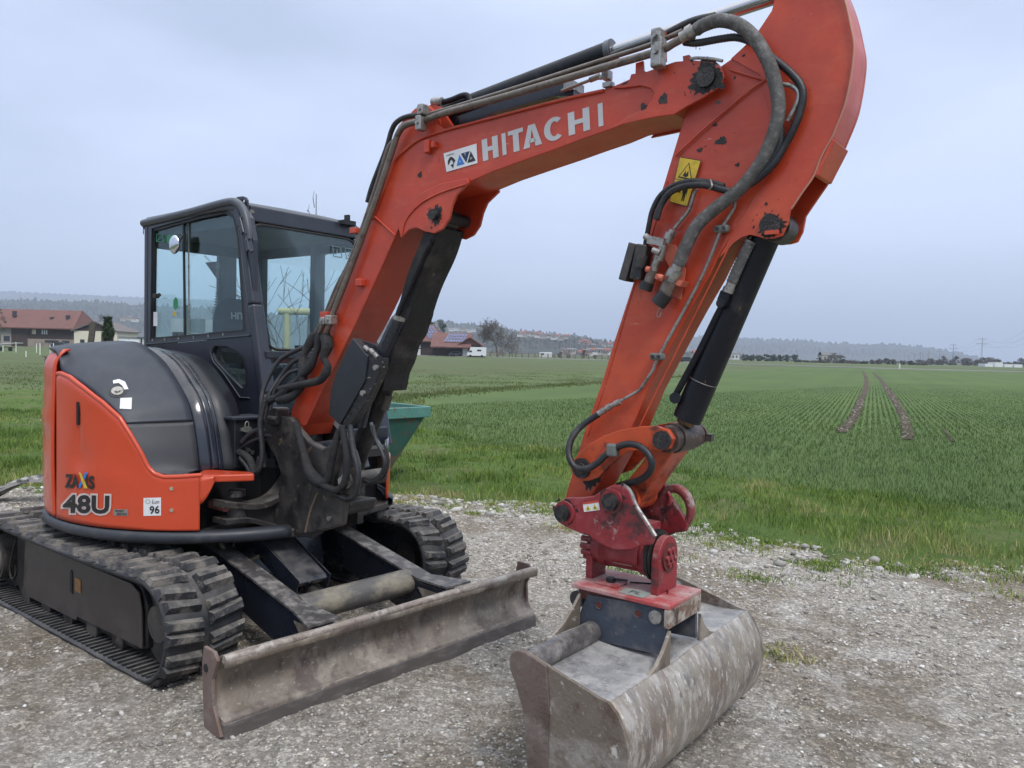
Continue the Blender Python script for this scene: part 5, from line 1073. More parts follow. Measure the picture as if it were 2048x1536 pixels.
g = G(); g.tube([AY(1345,915,.05), AY(1342,930,.06), AY(1325,950,.06), AY(1312,958,.04)], .014, 10, .07, .014); g.build('tilt_hose', hosem, arm)

# ---------------- tilting quick hitch
hit = empty('tilt_hitch'); hit.parent = ex
H0, H1 = -.25, .08
hp1 = [(1111,1027),(1112,1014),(1118,1004),(1131,996),(1166,995),(1187,992),(1206,979),(1225,970),(1245,971),(1256,981),(1269,1012),(1287,1040),(1308,1074),(1302,1090),(1282,1092),(1262,1100),(1230,1100),(1209,1093),(1187,1080),(1178,1071),(1159,1066),(1131,1054),(1119,1046)]
HT = PY(hp1, H0)
g = G(); g.prism(HT, (0,.026,0)); g.build('hitch_plate', redh, hit, bevel=.005)
g = G(); g.prism([V(p[0], H1, p[2]) for p in HT], (0,-.026,0)); g.build('hitch_plate', redh, hit, bevel=.005)
for x, y, r in ((1130,1025,.036),(1225,1002,.036)):
    c = AY(x, y, H0)
    g = G(); disc_y(g, c, r*1.35, H0-.010, H0+.0, 32); g.build('pin_collar', redh, hit, bevel=.004)
    g = G(); disc_y(g, c, r*.95, H0-.032, H0-.008, 28); o = g.build('pin_head', grease, hit, bevel=.004)
    g = G(); disc_y(g, c, r*.5, H0-.036, H0-.0325, 20); g.build('pin_socket', cast, o)
    g = G(); disc_y(g, c, .034, H0+.026, H1-.026, 24); g.build('hitch_pin', grease, hit)
# worn rounded edge of the near plate
g = G(); g.tube([p+V(0,.013,0) for p in PY([(1240,970),(1256,981),(1269,1012),(1287,1040),(1308,1074)], H0)], .009, 8); g.build('edge_wear_highlight', galv, hit)
for x, y, r in ((1130,1025,.050),(1225,1002,.052)): smear(AY(x,y,H0), r, H0-.0012, hit, x, 5, (1,1), 1.25 if x < 1200 else 1.9)
# warning sticker
z00, z10, z01 = AY(1168,1024,H0-.002), AY(1200,1020,H0-.002), AY(1165,1005,H0-.002)
zq = quadmap(z00, z10, z01)
g = G(); g.add([zq(0,0),zq(1,0),zq(1,1),zq(0,1)], [(0,1,2,3)]); zs = g.build('warning_sticker', white, hit)
g = G(); g.add([zq(0,.78)+V(0,-.0006,0),zq(1,.78)+V(0,-.0006,0),zq(1,1)+V(0,-.0006,0),zq(0,1)+V(0,-.0006,0)], [(0,1,2,3)]); g.build('red_band', redp, zs)
for u in (.12,.55):
    g = G(); g.add([zq(u,.12)+V(0,-.0006,0),zq(u+.34,.12)+V(0,-.0006,0),zq(u+.17,.68)+V(0,-.0006,0)], [(0,1,2)]); g.build('yellow_triangle', M('bright_yellow_print',(.6,.5,.02),.5), zs)
    g = G(); g.add([zq(u+.12,.2)+V(0,-.0012,0),zq(u+.22,.2)+V(0,-.0012,0),zq(u+.17,.5)+V(0,-.0012,0)], [(0,1,2)]); g.build('hazard_pictogram', black, zs)
# rear cross plate and lifting hook on the far side
g = G(); g.prism([AY(x, y, H1) for x, y in ((1300,985),(1311,974),(1326,1007),(1356,1052),(1352,1066),(1330,1075),(1290,1060),(1270,1020))], (0,-.022,0)); g.build('hook_plate', redh, hit, bevel=.004)
hc = AY(1354,1008,H1); g = G(); 
g.tube([AY(x, y, H1-.01) for x, y in ((1334,1008),(1330,995),(1333,982),(1345,977),(1360,980),(1374,994),(1381,1014),(1380,1034),(1370,1048),(1358,1053),(1348,1048))], lambda t: .011+.010*math.sin(PI*min(t*1.1,1)), 14); g.tube([AY(x, y, H1-.01) for x, y in ((1334,1010),(1340,1024),(1350,1038),(1362,1046))], .010, 10); hk = g.build('lifting_hook', M('worn_red_hook', (.20,.045,.045), .45, layers=[((.35,.33,.32),(16,16,16),.5,.66,.8,.4)], bump=.2), hit)
g = G(); g.tube([AY(x, y, H1-.035) for x, y in ((1335,984),(1340,992),(1340,1003),(1337,1010))], .009, 8); g.build('hook_latch', redh, hk)
# tilt motor: drum along X between two brackets
ya_, za_ = -.095, .842
g = G(); 
for x0, x1, r in ((2.899,2.929,.080),(2.929,2.964,.092),(2.964,3.124,.088),(3.124,3.159,.098)): g.cyl((x0,ya_,za_),(x1,ya_,za_),r*.93,n=44)
g.build('tilt_motor', redh, hit, bevel=.006)
g = G(); rows = []
for x in (2.954, 3.134): rows.append([V(x, ya_+.102*math.cos(a), za_+.102*math.sin(a)) for a in np.linspace(math.radians(200), math.radians(-20), 20)])
g.grid(rows, True); g.prism([(2.954,ya_-.09,za_+.05),(3.134,ya_-.09,za_+.05),(3.134,ya_+.09,za_+.05),(2.954,ya_+.09,za_+.05)], (0,0,.065)); g.build('motor_saddle', redh, hit, solid=.008)
g = G(); g.cyl((3.161,ya_,za_),(3.174,ya_,za_),.104,n=44); g.cyl((3.177,ya_,za_),(3.184,ya_,za_),.100,n=44); g.build('seal_rings', black, hit, bevel=.002)
for x0, nm, hw_ in ((2.869,'rear',.058),(3.189,'front',.085)):
    g = G(); pr = [V(x0, ya_-hw_, .70), V(x0, ya_-hw_, za_)]+[V(x0, ya_+hw_*math.cos(a), za_+hw_*math.sin(a)) for a in np.linspace(PI, 0, 14)]+[V(x0, ya_+hw_, .70)]
    g.prism(pr, (.032,0,0)); g.build('tilt_bracket', redh, hit, bevel=.004)
g = G(); g.cyl((3.221,ya_,za_),(3.230,ya_,za_),.058,n=32); rc = g.build('bearing_cap', M('dark_red_cap', (.10,.02,.02), .5), hit, bevel=.003)
for k in range(7):
    a = 2*PI*k/6; rr = .032 if k < 6 else 0; g = G(); g.hexn((3.230,ya_+rr*math.cos(a),za_+rr*math.sin(a)),(3.240,ya_+rr*math.cos(a),za_+rr*math.sin(a)),.013); g.build('cap_bolt', redh, rc, bevel=.002)
for k in range(5):
    a = math.radians(130+26*k); g = G(); g.hexn((2.849,ya_+.065*math.cos(a),za_+.065*math.sin(a)),(2.899,ya_+.065*math.cos(a),za_+.065*math.sin(a)),.014); g.build('flange_bolt', redh if k else grease, hit, bevel=.002)
g = G(); a = CYs = [AX(0,0,3)] if False else None
def drum(x, ang): return V(x, ya_+.0895*math.cos(math.radians(ang)), za_+.0895*math.sin(math.radians(ang)))
g = G(); rows = [[drum(x, a) for a in (188,196,204,212)] for x in (3.009,3.044,3.099)]; g.grid(rows, True); g.build('worn_type_plate', M('worn_type_plate', (.26,.25,.23), .5, layers=[((.05,.05,.05),(18,60,60),.5,.56,.8,.5)]), hit)
# mounting plate and frame
g = G(); g.prism([(2.868,-.262,.684),(3.312,-.262,.684),(3.312,.030,.684),(2.868,.030,.684)], (0,0,.018)); g.build('mounting_plate', redplate, hit, bevel=.004)
g = G(); g.bx((2.89,-.235,.64),(3.30,-.215,.684)); g.bx((2.89,-.01,.64),(3.30,.01,.684)); g.build('plate_rib', M('dark_red_brown', (.10,.03,.025), .6), hit)
g = G(); g.bx((3.290,-.262,.612),(3.312,.030,.6835)); g.build('front_bar', M('rusty_pale_bar', (.20,.16,.13), .6, layers=[((.40,.36,.31),(12,12,12),.46,.6,.8,.7),(RUST,(20,20,20),.5,.62,.9,.7),(BLK,(9,9,9),.56,.64,.8,.6)], bump=.4), hit, bevel=.003)
g = G(); g.bx((2.95,ya_-.11,.703),(3.05,ya_-.02,.712)); g.build('foot_pad', redplate, hit, bevel=.002)
g = G(); g.hexn((3.0,ya_-.07,.712),(3.0,ya_-.07,.73),.02); g.cyl((3.0,ya_-.07,.725),(3.07,ya_-.06,.728),.005,n=8); g.build('pad_bolt', grease, hit)
g = G(); g.bx((3.08,-.245,.703),(3.19,-.17,.7055)); g.build('grey_label', M('dusty_grey_label', (.24,.26,.23), .6), hit)
g = G(); decal(g, 'PL', lambda u, v: V(3.115+.05*u, -.225+.035*v, .7062), .0); g.build('label_print', black, hit)
g = G(); g.tube([V(3.05,ya_+.0,.705),V(3.15,ya_+.05,.705),V(3.22,ya_-.0,.706),V(3.24,ya_-.04,.706)], .003, 6); g.build('wire', grease, hit)

# ---------------- grading bucket
bk = empty('grading_bucket'); bk.parent = ex
W0, W1 = -.70, .53
backp = [(3.315,.485),(3.345,.455),(3.372,.410),(3.390,.350),(3.394,.285),(3.380,.205),(3.345,.135),(3.29,.080),(3.21,.042),(3.12,.020),(3.02,.008)]
g = G(); n = 60; rows = []
sb = smoothpath([V(a, 0, b) for a, b in backp], 4)
for i in range(n+1):
    y = W0+(W1-W0)*i/n; row = []
    for k, p in enumerate(sb):
        f = mnoise.noise(Vector((y*3.1, p[2]*4, 3)))*.010*min(1, k/8)+mnoise.noise(Vector((y*9, p[2]*11, 8)))*.003
        row.append(V(p[0]+f, y, p[2]-(.010*math.exp(-((y+.25)/.12)**2) if k < 4 else 0)+f*.3))
    rows.append(row)
g.grid(rows[::-1], True); g.build('bucket_shell', bucketsteel, bk, solid=.012)
# top plate, gently dented
g = G(); rows = []
for i in range(n+1):
    y = W0+(W1-W0)*i/n; row = []
    for k in range(15):
        t = k/14; x = 2.965+(3.315-2.965)*t; z = .487-.006*t-.012*math.sin(PI*t)+.005*mnoise.noise(Vector((y*4, x*6, 2)))-(.010*math.exp(-((y+.25)/.12)**2) if k > 11 else 0)
        row.append(V(x, y, z))
    rows.append(row)
g.grid(rows, True); g.build('top_plate', buckettop, bk, solid=.010)
endp = [(2.905,.530),(2.915,.556),(2.940,.572),(2.975,.574),(3.030,.560),(3.10,.540),(3.20,.516),(3.27,.497),(3.318,.489),(3.350,.462),(3.378,.415),(3.397,.352),(3.401,.285),(3.387,.202),(3.350,.130),(3.293,.073),(3.212,.034),(3.12,.010),(2.995,.0),(3.000,.14),(2.985,.27),(2.972,.36),(2.940,.44),(2.912,.49)]
for y0, dy in ((W0-.014,.014),(W1,.014)):
    g = G(); g.prism([V(a, y0, b) for a, b in endp], (0,dy,0)); ep = g.build('end_plate', bucketend, bk, bevel=.002)
g = G(); g.prism([V(a, W0-.022, b) for a, b in [(2.905,.530),(2.915,.556),(2.940,.572),(2.975,.574),(3.030,.560),(3.068,.548),(3.085,.42),(3.085,.20),(3.085,.003),(2.995,.0),(3.000,.14),(2.985,.27),(2.972,.36),(2.940,.44),(2.912,.49)]], (0,.0078,0)); g.build('side_cutter', M('dark_rusty_side_cutter', (.135,.10,.085), .6, metal=.15, layers=[((.26,.23,.21),(7,7,7),.5,.68,.7,.6),((.06,.04,.03),(8,8,8),.5,.68,.8,.6)], bump=.4), bk, bevel=.003)
for ya, yb in ((W0,-.25),(.03,W1)): g = G(); g.tube([V(2.968,ya,.520), V(2.968,yb,.520)], .043, 30, smooth=0); g.build('top_tube', M('scuffed_steel_tube', (.115,.105,.105), .42, metal=.35, layers=[((.34,.32,.295),(9,9,9),.48,.64,.8,.6),((.05,.045,.045),(9,9,9),.52,.66,.7,.4)], bump=.25), bk)
g = G(); g.prism([V(a, W0, b) for a, b in ((2.95,.50),(2.93,.45),(3.0,.02),(3.02,.02),(2.96,.44))], (0,.0,0)) if False else None
g = G(); g.bx((2.93,W0,.0),(3.10,W1,.014)); g.build('cutting_edge', bucketend, bk, bevel=.003)
# ear plates carrying the hitch
e_ = [(1175,1190),(1200,1194),(1260,1204),(1312,1213),(1327,1222),(1334,1240),(1335,1314),(1290,1304),(1212,1286),(1150,1290),(1150,1262),(1163,1215)]
EP = PY(e_, -.245)
for y0, dy in ((-.245,.016),(.012,.016)):
    g = G(); g.prism([V(p[0], y0, max(p[2], .455)) for p in EP], (0,dy,0)); ear = g.build('ear_plate', bluesteel, bk, bevel=.003)
for x, y in ((1198,1210),(1276,1227)):
    c = AY(x, y, -.247); g = G(); disc_y(g, c, .015, -.2475, -.2455, 24); o = g.build('ear_hole', M('red_through_hole', (.10,.02,.015), .6), bk)
    g = G(); g.tube([V(c[0]+.0155*math.cos(t), -.248, c[2]+.0155*math.sin(t)) for t in np.linspace(0,2*PI,25)], .0018, 6, smooth=0); g.build('hole_rim', bluesteel, o)
c = AY(1313,1233,-.247); g = G(); disc_y(g, c, .026, -.262, -.2455, 28); g.build('ear_bolt', galv, bk, bevel=.004)
g = G(); g.prism([(3.300,-.247,.605),(3.300,-.247,.475),(3.300,-.440,.478),(3.300,-.36,.50),(3.300,-.30,.545)], (.016,0,0)); g.build('gusset', dirtysteel, bk, bevel=.003)
g = G(); g.prism([(2.895,-.247,.665),(2.895,-.247,.53),(2.895,-.44,.54),(2.895,-.36,.575),(2.895,-.29,.625)], (.014,0,0)); g.build('gusset', dirtysteel, bk, bevel=.003)
g = G(); g.prism([(3.300,.03,.60),(3.300,.03,.475),(3.300,.20,.478),(3.300,.13,.50),(3.300,.07,.545)], (.014,0,0)); g.build('gusset', dirtysteel, bk, bevel=.003)
g = G(); g.cyl((2.872,-.22,.625),(2.872,-.19,.625),.035,n=24); g.build('rear_lug', cast, bk, bevel=.005)
g = G(); g.bx((2.90,-.22,.49),(2.915,.02,.66)); g.build('rear_web', dark, bk)
# ================================================================== GROUND
FH = unit(V(FW[0], FW[1], 0)); RH = unit(V(RT[0], RT[1], 0))
def N2(x, y, s=1., o=0.): return mnoise.noise(Vector((x*s+o, y*s-o, o*1.3)))
def ground_mat(name, cols, scales, rough=.95, bump=.6, bscale=14., bdist=.03, extra=None):
    m = bpy.data.materials.new(name); m.use_nodes = True; t = m.node_tree; N = t.nodes; L = t.links; b = N['Principled BSDF']
    ge = N.new('ShaderNodeNewGeometry'); prev = None
    for i, (c, s) in enumerate(zip(cols, scales)):
        rgb = N.new('ShaderNodeRGB'); rgb.outputs[0].default_value = (*c, 1)
        if prev is None: prev = rgb.outputs[0]; continue
        mp = N.new('ShaderNodeMapping'); sc, lo, hi, amt = s; mp.inputs['Scale'].default_value = sc if hasattr(sc, '__len__') else (sc,)*3; mp.inputs['Location'].default_value = (i*7.3,)*3
        L.new(ge.outputs['Position'], mp.inputs[0]); n = N.new('ShaderNodeTexNoise'); n.inputs['Scale'].default_value = 1; n.inputs['Detail'].default_value = 8; n.inputs['Roughness'].default_value = .65; L.new(mp.outputs[0], n.inputs[0])
        r = N.new('ShaderNodeMapRange'); r.inputs[1].default_value = lo; r.inputs[2].default_value = hi; r.inputs[4].default_value = amt; L.new(n.outputs[0], r.inputs[0])
        x = N.new('ShaderNodeMix'); x.data_type = 'RGBA'; L.new(r.outputs[0], x.inputs[0]); L.new(prev, x.inputs[6]); L.new(rgb.outputs[0], x.inputs[7]); prev = x.outputs[2]
    if extra: prev = extra(N, L, ge, prev)
    L.new(prev, b.inputs['Base Color']); b.inputs['Roughness'].default_value = rough; b.inputs['Specular IOR Level'].default_value = .25
    n = N.new('ShaderNodeTexNoise'); n.inputs['Scale'].default_value = bscale; n.inputs['Detail'].default_value = 9; n.inputs['Roughness'].default_value = .75; L.new(ge.outputs['Position'], n.inputs[0])
    bp = N.new('ShaderNodeBump'); bp.inputs['Strength'].default_value = bump; bp.inputs['Distance'].default_value = bdist; L.new(n.outputs[0], bp.inputs['Height']); L.new(bp.outputs[0], b.inputs['Normal'])
    return m
def struct(o): o['kind'] = 'structure'; return o
pasture = ground_mat('pasture_soil_and_grass', [(.085,.108,.042),(.115,.115,.058),(.05,.08,.028),(.09,.14,.045)], [0,(.35,.4,.65,.6),(2.2,.45,.65,.6),(.05,.5,.6,.5)])
g = G(); s = 9000; cx, cy = CAM[0]+FH[0]*3500, CAM[1]+FH[1]*3500
g.add([(cx-s,cy-s,-.012),(cx+s,cy-s,-.012),(cx+s,cy+s,-.012),(cx-s,cy+s,-.012)], [(0,1,2,3)]); struct(g.build('ground', pasture, None, up=False))
# gravel yard: grid with slight relief; its edge runs along y = 4.1 with an uneven border
def edge_y(x):
    b = float(np.interp(x, [-30,-12,-6,-3.4,-1.9,0,1.2,2.6,3.7,7,20], [-6.,-2.2,-.6,.9,3.0,4.0,4.05,4.1,4.6,6.2,11]))
    return b+.34*N2(x,0,1.3,3)+.20*N2(x,0,5,9)+.10*N2(x,0,14,5)
def relief(x, y): return max(.016*N2(x,y,.5,1)+.014*N2(x,y,1.9,4)+.012*N2(x,y,6,2)+.007*N2(x,y,17,6)-.010*max(0,math.sin((x*.35+y)*9+2*N2(x,y,1.2,3)))**6*(N2(x,y,.7,9) > .0)-.008*math.exp(-((y-1.9-.1*x)/.25)**2)+.020, -.004)
def extra_gravel(N, L, ge, prev):
    for sc, off in ((110,0),(48,3)):
        v = N.new('ShaderNodeTexVoronoi'); v.inputs['Scale'].default_value = sc; L.new(ge.outputs['Position'], v.inputs[0])
        sx = N.new('ShaderNodeSeparateColor'); L.new(v.outputs['Color'], sx.inputs[0])
        r = N.new('ShaderNodeValToRGB'); e = r.color_ramp.elements; e[0].position = 0; e[0].color = (.62,.60,.58,1); e[1].position = 1; e[1].color = (1.65,1.63,1.6,1); e2 = e.new(.8); e2.color = (1.02,1.0,.98,1)
        L.new(sx.outputs[0], r.inputs[0]); x = N.new('ShaderNodeMix'); x.data_type = 'RGBA'; x.blend_type = 'MULTIPLY'; x.inputs[0].default_value = .8; L.new(prev, x.inputs[6]); L.new(r.outputs[0], x.inputs[7]); prev = x.outputs[2]
    return prev
gravelm = ground_mat('grey_gravel_yard', [(.37,.35,.315),(.235,.205,.165),(.47,.46,.44),(.16,.14,.11)], [0,(.8,.46,.56,.85),(3.2,.5,.62,.7),(7.,.55,.63,.6)], bump=1., bscale=55., bdist=.02, extra=extra_gravel)
xs = np.concatenate([np.arange(-30,-6,.5), np.arange(-6,7,.07), np.arange(7,16,.5)]); nj = 150
g = G(); rows = []
for x in xs:
    ye = edge_y(x); row = []
    for j in range(nj):
        t = j/(nj-1); y = ye-(ye+9)*(1-t)**1.0 if False else ye-(ye+8.)*(t**1.6)
        fade = min(1, t*12); row.append(V(x, y, (relief(x, y)+.0)*fade+.004))
    rows.append(row)
g.grid(rows[::-1], True); struct(g.build('gravel_yard', gravelm, None, up=False))

# stones: real geometry, thousands of small pebbles
def ico():
    b = bmesh.new(); bmesh.ops.create_icosphere(b, subdivisions=1, radius=1); v = np.array([x.co[:] for x in b.verts]); f = np.array([[x.index for x in q.verts] for q in b.faces]); b.free(); return v, f
IV, IF = ico()
def stones(name, P, R, mat, label, flat=.6):
    n = len(P); seeds = []
    base = [IV*(1+.0) for _ in range(1)]
    var = [IV*(1+rng.uniform(-.28,.28,(len(IV),1))) for _ in range(40)]
    vi = rng.integers(0, 40, n); ang = rng.uniform(0, 2*PI, n); sc = np.stack([R*rng.uniform(.8,1.5,n), R*rng.uniform(.7,1.1,n), R*flat*rng.uniform(.7,1.1,n)], 1)
    tilt = rng.uniform(-.4,.4,n)
    vv = np.stack(var)[vi]*sc[:,None,:]
    x, y, z = vv[...,0], vv[...,1], vv[...,2]; ct, st = np.cos(tilt)[:,None], np.sin(tilt)[:,None]
    x, z = x*ct-z*st, x*st+z*ct; ca, sa = np.cos(ang)[:,None], np.sin(ang)[:,None]
    vv = np.stack([x*ca-y*sa, x*sa+y*ca, z], 2)+P[:,None,:]
    ff = (IF[None]+(np.arange(n)*len(IV))[:,None,None]).reshape(-1,3)
    me = bpy.data.meshes.new(name); V_ = vv.reshape(-1,3).astype(np.float32)
    me.vertices.add(len(V_)); me.vertices.foreach_set('co', V_.ravel()); me.loops.add(ff.size); me.loops.foreach_set('vertex_index', ff.ravel().astype(np.int32)); me.polygons.add(len(ff)); me.polygons.foreach_set('loop_start', np.arange(0, ff.size, 3, dtype=np.int32)); me.polygons.foreach_set('loop_total', np.full(len(ff), 3, np.int32))
    col = me.attributes.new('tone', 'FLOAT', 'FACE'); col.data.foreach_set('value', np.repeat(rng.uniform(0,1,n), len(IF)).astype(np.float32))
    me.update(); me.validate(); me.polygons.foreach_set('use_smooth', np.ones(len(ff), bool))
    me.materials.append(mat); o = bpy.data.objects.new(name, me); C.objects.link(o); o['kind'] = 'stuff'; tag(o, label, 'gravel'); return o
def tone_mat(name, stops, rough=.85, attr='tone', sub=0., bump=0.):
    m = bpy.data.materials.new(name); m.use_nodes = True; N = m.node_tree.nodes; L = m.node_tree.links; b = N['Principled BSDF']
    a = N.new('ShaderNodeAttribute'); a.attribute_name = attr; r = N.new('ShaderNodeValToRGB'); e = r.color_ramp.elements
    e[0].position, e[0].color = stops[0][0], (*stops[0][1], 1); e[1].position, e[1].color = stops[-1][0], (*stops[-1][1], 1)
    for p, c in stops[1:-1]: q = e.new(p); q.color = (*c, 1)
    L.new(a.outputs['Fac'], r.inputs[0]); L.new(r.outputs[0], b.inputs['Base Color']); b.inputs['Roughness'].default_value = rough; b.inputs['Specular IOR Level'].default_value = .3
    if bump:
        n = N.new('ShaderNodeTexNoise'); n.inputs['Scale'].default_value = 150; bp = N.new('ShaderNodeBump'); bp.inputs['Strength'].default_value = bump; bp.inputs['Distance'].default_value = .004; L.new(n.outputs[0], bp.inputs['Height']); L.new(bp.outputs[0], b.inputs['Normal'])
    return m
stonem = tone_mat('grey_pebble', [(0,(.14,.13,.12)),(.2,(.26,.24,.215)),(.5,(.36,.34,.31)),(.8,(.48,.47,.45)),(.9,(.38,.32,.25)),(1,(.70,.69,.67))], bump=.4)
def in_view(x, y):
    d = np.stack([x, y, np.zeros_like(x)], 1)-CAM; z = d@FW; u = 1024+FPX*(d@RT)/z; v = 768-FPX*(d@UP)/z
    return (z > .5)&(u > -350)&(u < 2500)&(v < 1800), z
def scatter(n, x0, x1, y0, y1):
    return rng.uniform(x0, x1, n), rng.uniform(y0, y1, n)
# near stones: density falls with distance
x, y = scatter(260000, -7, 6.5, -3.5, 6); ok, z = in_view(x, y); x, y, z = x[ok], y[ok], z[ok]
ye = np.array([edge_y(a) for a in x]); clus = np.array([N2(a, b, 1.6, 5)+.6*N2(a, b, 5, 7) for a, b in zip(x, y)])
keep = (y < ye+.05)&(rng.uniform(0,1,len(x)) < np.clip(.42+clus*1.0, .05, 1)*np.clip(6./z, .15, 1)**1.2); x, y, z = x[keep], y[keep], z[keep]
R = rng.lognormal(math.log(.0058), .45, len(x)).clip(.0028, .022); R = R*np.clip(z/5., .8, 1.6)
P = np.stack([x, y, np.array([relief(a, b) for a, b in zip(x, y)])+.003+R*.15], 1)
if len(P) > 46000: sel = rng.choice(len(P), 46000, replace=False); P, R = P[sel], R[sel]
stones('pebbles', P, R, stonem, 'loose grey pebbles scattered over the gravel yard under the excavator')
x, y = scatter(3800, -6, 6.5, -3.5, 5); ok, z = in_view(x, y); x, y = x[ok], y[ok]; ye = np.array([edge_y(a) for a in x]); k = y < ye; x, y = x[k], y[k]
R = rng.uniform(.009,.022,len(x)); stones('larger_stones', np.stack([x, y, np.full(len(x), .006)+R*.2], 1), R, stonem, 'larger rounded stones lying loose among the gravel')
# pale stones heaped along the edge of the yard
x = np.concatenate([rng.uniform(-3.0, 5., 500), rng.normal(-.9,.75,1200), rng.normal(1.6,.8,300)]); y = np.array([edge_y(a) for a in x])-np.abs(rng.normal(0,.5,len(x)))+.10; R = rng.lognormal(math.log(.017), .45, len(x)).clip(.006,.06)
stones('edge_stones', np.stack([x, y, np.full(len(x), .012)+R*.25], 1), R, tone_mat('pale_edge_stone', [(0,(.18,.17,.15)),(.5,(.32,.31,.29)),(1,(.50,.49,.46))], bump=.4), 'pale stones heaped where the gravel meets the grass')

# ------------------------------------------------------------------ fields
bl0 = [G0(x_, y_) for x_, y_ in ((700,806),(850,790),(1000,779),(1200,766),(1400,750),(1560,737),(1700,736))]
rd = [G0(x_, y_) for x_, y_ in ((700,707.5),(850,711.5),(1200,720.5),(1560,731.5),(1740,737),(1900,741),(2048,745),(2300,753))]
def extra_rows(N, L, ge, prev):
    # drill rows run towards the far end of the field
    sx = N.new('ShaderNodeMapping'); sx.inputs['Rotation'].default_value = (0, 0, -ROWA); L.new(ge.outputs['Position'], sx.inputs[0])
    w = N.new('ShaderNodeTexWave'); w.wave_type = 'BANDS'; w.bands_direction = 'Y'; w.inputs['Scale'].default_value = .314/.30*1.; w.inputs['Distortion'].default_value = .4; L.new(sx.outputs[0], w.inputs[0])
    w2 = N.new('ShaderNodeTexWave'); w2.wave_type = 'BANDS'; w2.bands_direction = 'Y'; w2.inputs['Scale'].default_value = .314/3.1; w2.inputs['Distortion'].default_value = 1.2; w2.inputs['Detail'].default_value = 3; L.new(sx.outputs[0], w2.inputs[0])
    for wv, amt, c in ((w, .16, (.052,.06,.030)), (w2, .15, (.036,.070,.022))):
        r = N.new('ShaderNodeMapRange'); r.inputs[1].default_value = .35; r.inputs[2].default_value = .9; r.inputs[4].default_value = amt; L.new(wv.outputs[0], r.inputs[0])
        x = N.new('ShaderNodeMix'); x.data_type = 'RGBA'; L.new(r.outputs[0], x.inputs[0]); L.new(prev, x.inputs[6]); x.inputs[7].default_value = (*c, 1); prev = x.outputs[2]
    return prev
ra, rb = G0(1700,830), G0(1737,742); ROWA = math.atan2(rb[1]-ra[1], rb[0]-ra[0])
crop = ground_mat('winter_wheat_field', [(.074,.118,.034),(.098,.148,.043),(.058,.082,.028),(.12,.12,.06)], [0,(.12,.42,.6,.7),(1.1,.5,.7,.6),(5,.58,.72,.5)], extra=extra_rows)
near = [V(-9.5,8.3,0), V(-4,7.2,0), V(0,7.0,0), V(3,7.4,0), V(6,8.6,0), V(16,16,0), V(60,60,0)]
poly_ = [bl0[0]]+near+[rd[-1]+V(8,3,0)*0]+rd[::-1][:-2]+bl0[::-1][:-1] if False else None
cropoly = [p for p in ([V(-14,10.5,0)]+near+[rd[6]+RH*120]+[rd[6], rd[5], rd[4], rd[3]+RH*2]+bl0[::-1][1:-1])]
g = G(); P = [V(p[0], p[1], .0) for p in cropoly]; g.add(P, [tuple(range(len(P)))]); o = struct(g.build('wheat_field', crop, None, up=False))
if o.data.polygons[0].normal.z < 0: o.data.flip_normals()
# muddy wheel ruts in the crop
mud = ground_mat('brown_mud_rut', [(.075,.055,.042),(.13,.10,.08),(.045,.034,.026)], [0,(3.,.45,.6,.8),(9.,.5,.66,.7)], bscale=30, bump=1.)
def rut(px, w0, w1, name='muddy_rut'):
    P = smoothpath([G0(a, b, .004) for a, b in px], 10); g = G(); rows = []
    for i, p in enumerate(P):
        t = i/(len(P)-1); d = unit(P[min(i+1, len(P)-1)]-P[max(i-1, 0)]); s = np.cross(d, V(0,0,1)); w = w0+(w1-w0)*t
        rows.append([p+s*(w*(k/6-.5)*(1+.35*N2(i*.5, k, .8, 2)))+V(0,0,.004+.035*(.5+.5*N2(p[0]+k, p[1], 2.3, 1))*(0 < k < 6)) for k in range(7)])
    g.grid(rows, True); return struct(g.build(name, mud, None, up=False))
rut([(1726,742),(1732,755),(1732,775),(1722,800),(1712,825),(1700,845),(1682,866)], .34, .24)
rut([(1746,745),(1760,758),(1772,775),(1786,795),(1800,820),(1812,850),(1816,880)], .34, .24)
rut([(1886,858),(1896,872),(1906,884)], .07, .10)
# clods in the ruts
pp = []
for px in ([(1722,800),(1712,825),(1700,845),(1682,863)], [(1772,775),(1786,795),(1800,820),(1812,850),(1816,876)]):
    for p in smoothpath([G0(a, b, .01) for a, b in px], 40): pp += [p+V(*rng.normal(0,.06,2),.01) for _ in range(3)]
pp = np.array(pp); o = stones('soil_clods', pp, rng.uniform(.015,.05,len(pp)), tone_mat('mud_clod', [(0,(.06,.045,.035)),(.8,(.13,.10,.08)),(1,(.4,.38,.34))]), 'brown soil clods lying in the wheel ruts of the field'); o['category'] = 'soil'
# road across the fields
asph = ground_mat('pale_road', [(.30,.29,.28),(.24,.235,.22)], [0,(.05,.4,.6,.6)], bump=.1)
g = G(); rows = []
for i, p in enumerate(rd):
    dd = unit(rd[min(i+1,len(rd)-1)]-rd[max(i-1,0)]); s_ = np.cross(dd, V(0,0,1)); rows.append([p-s_*2.4+V(0,0,.16), p+s_*2.4+V(0,0,.16), p+s_*2.4+V(0,0,-.1)])
g.grid(rows, False); o = struct(g.build('road', asph, None, up=False, solid=.02))

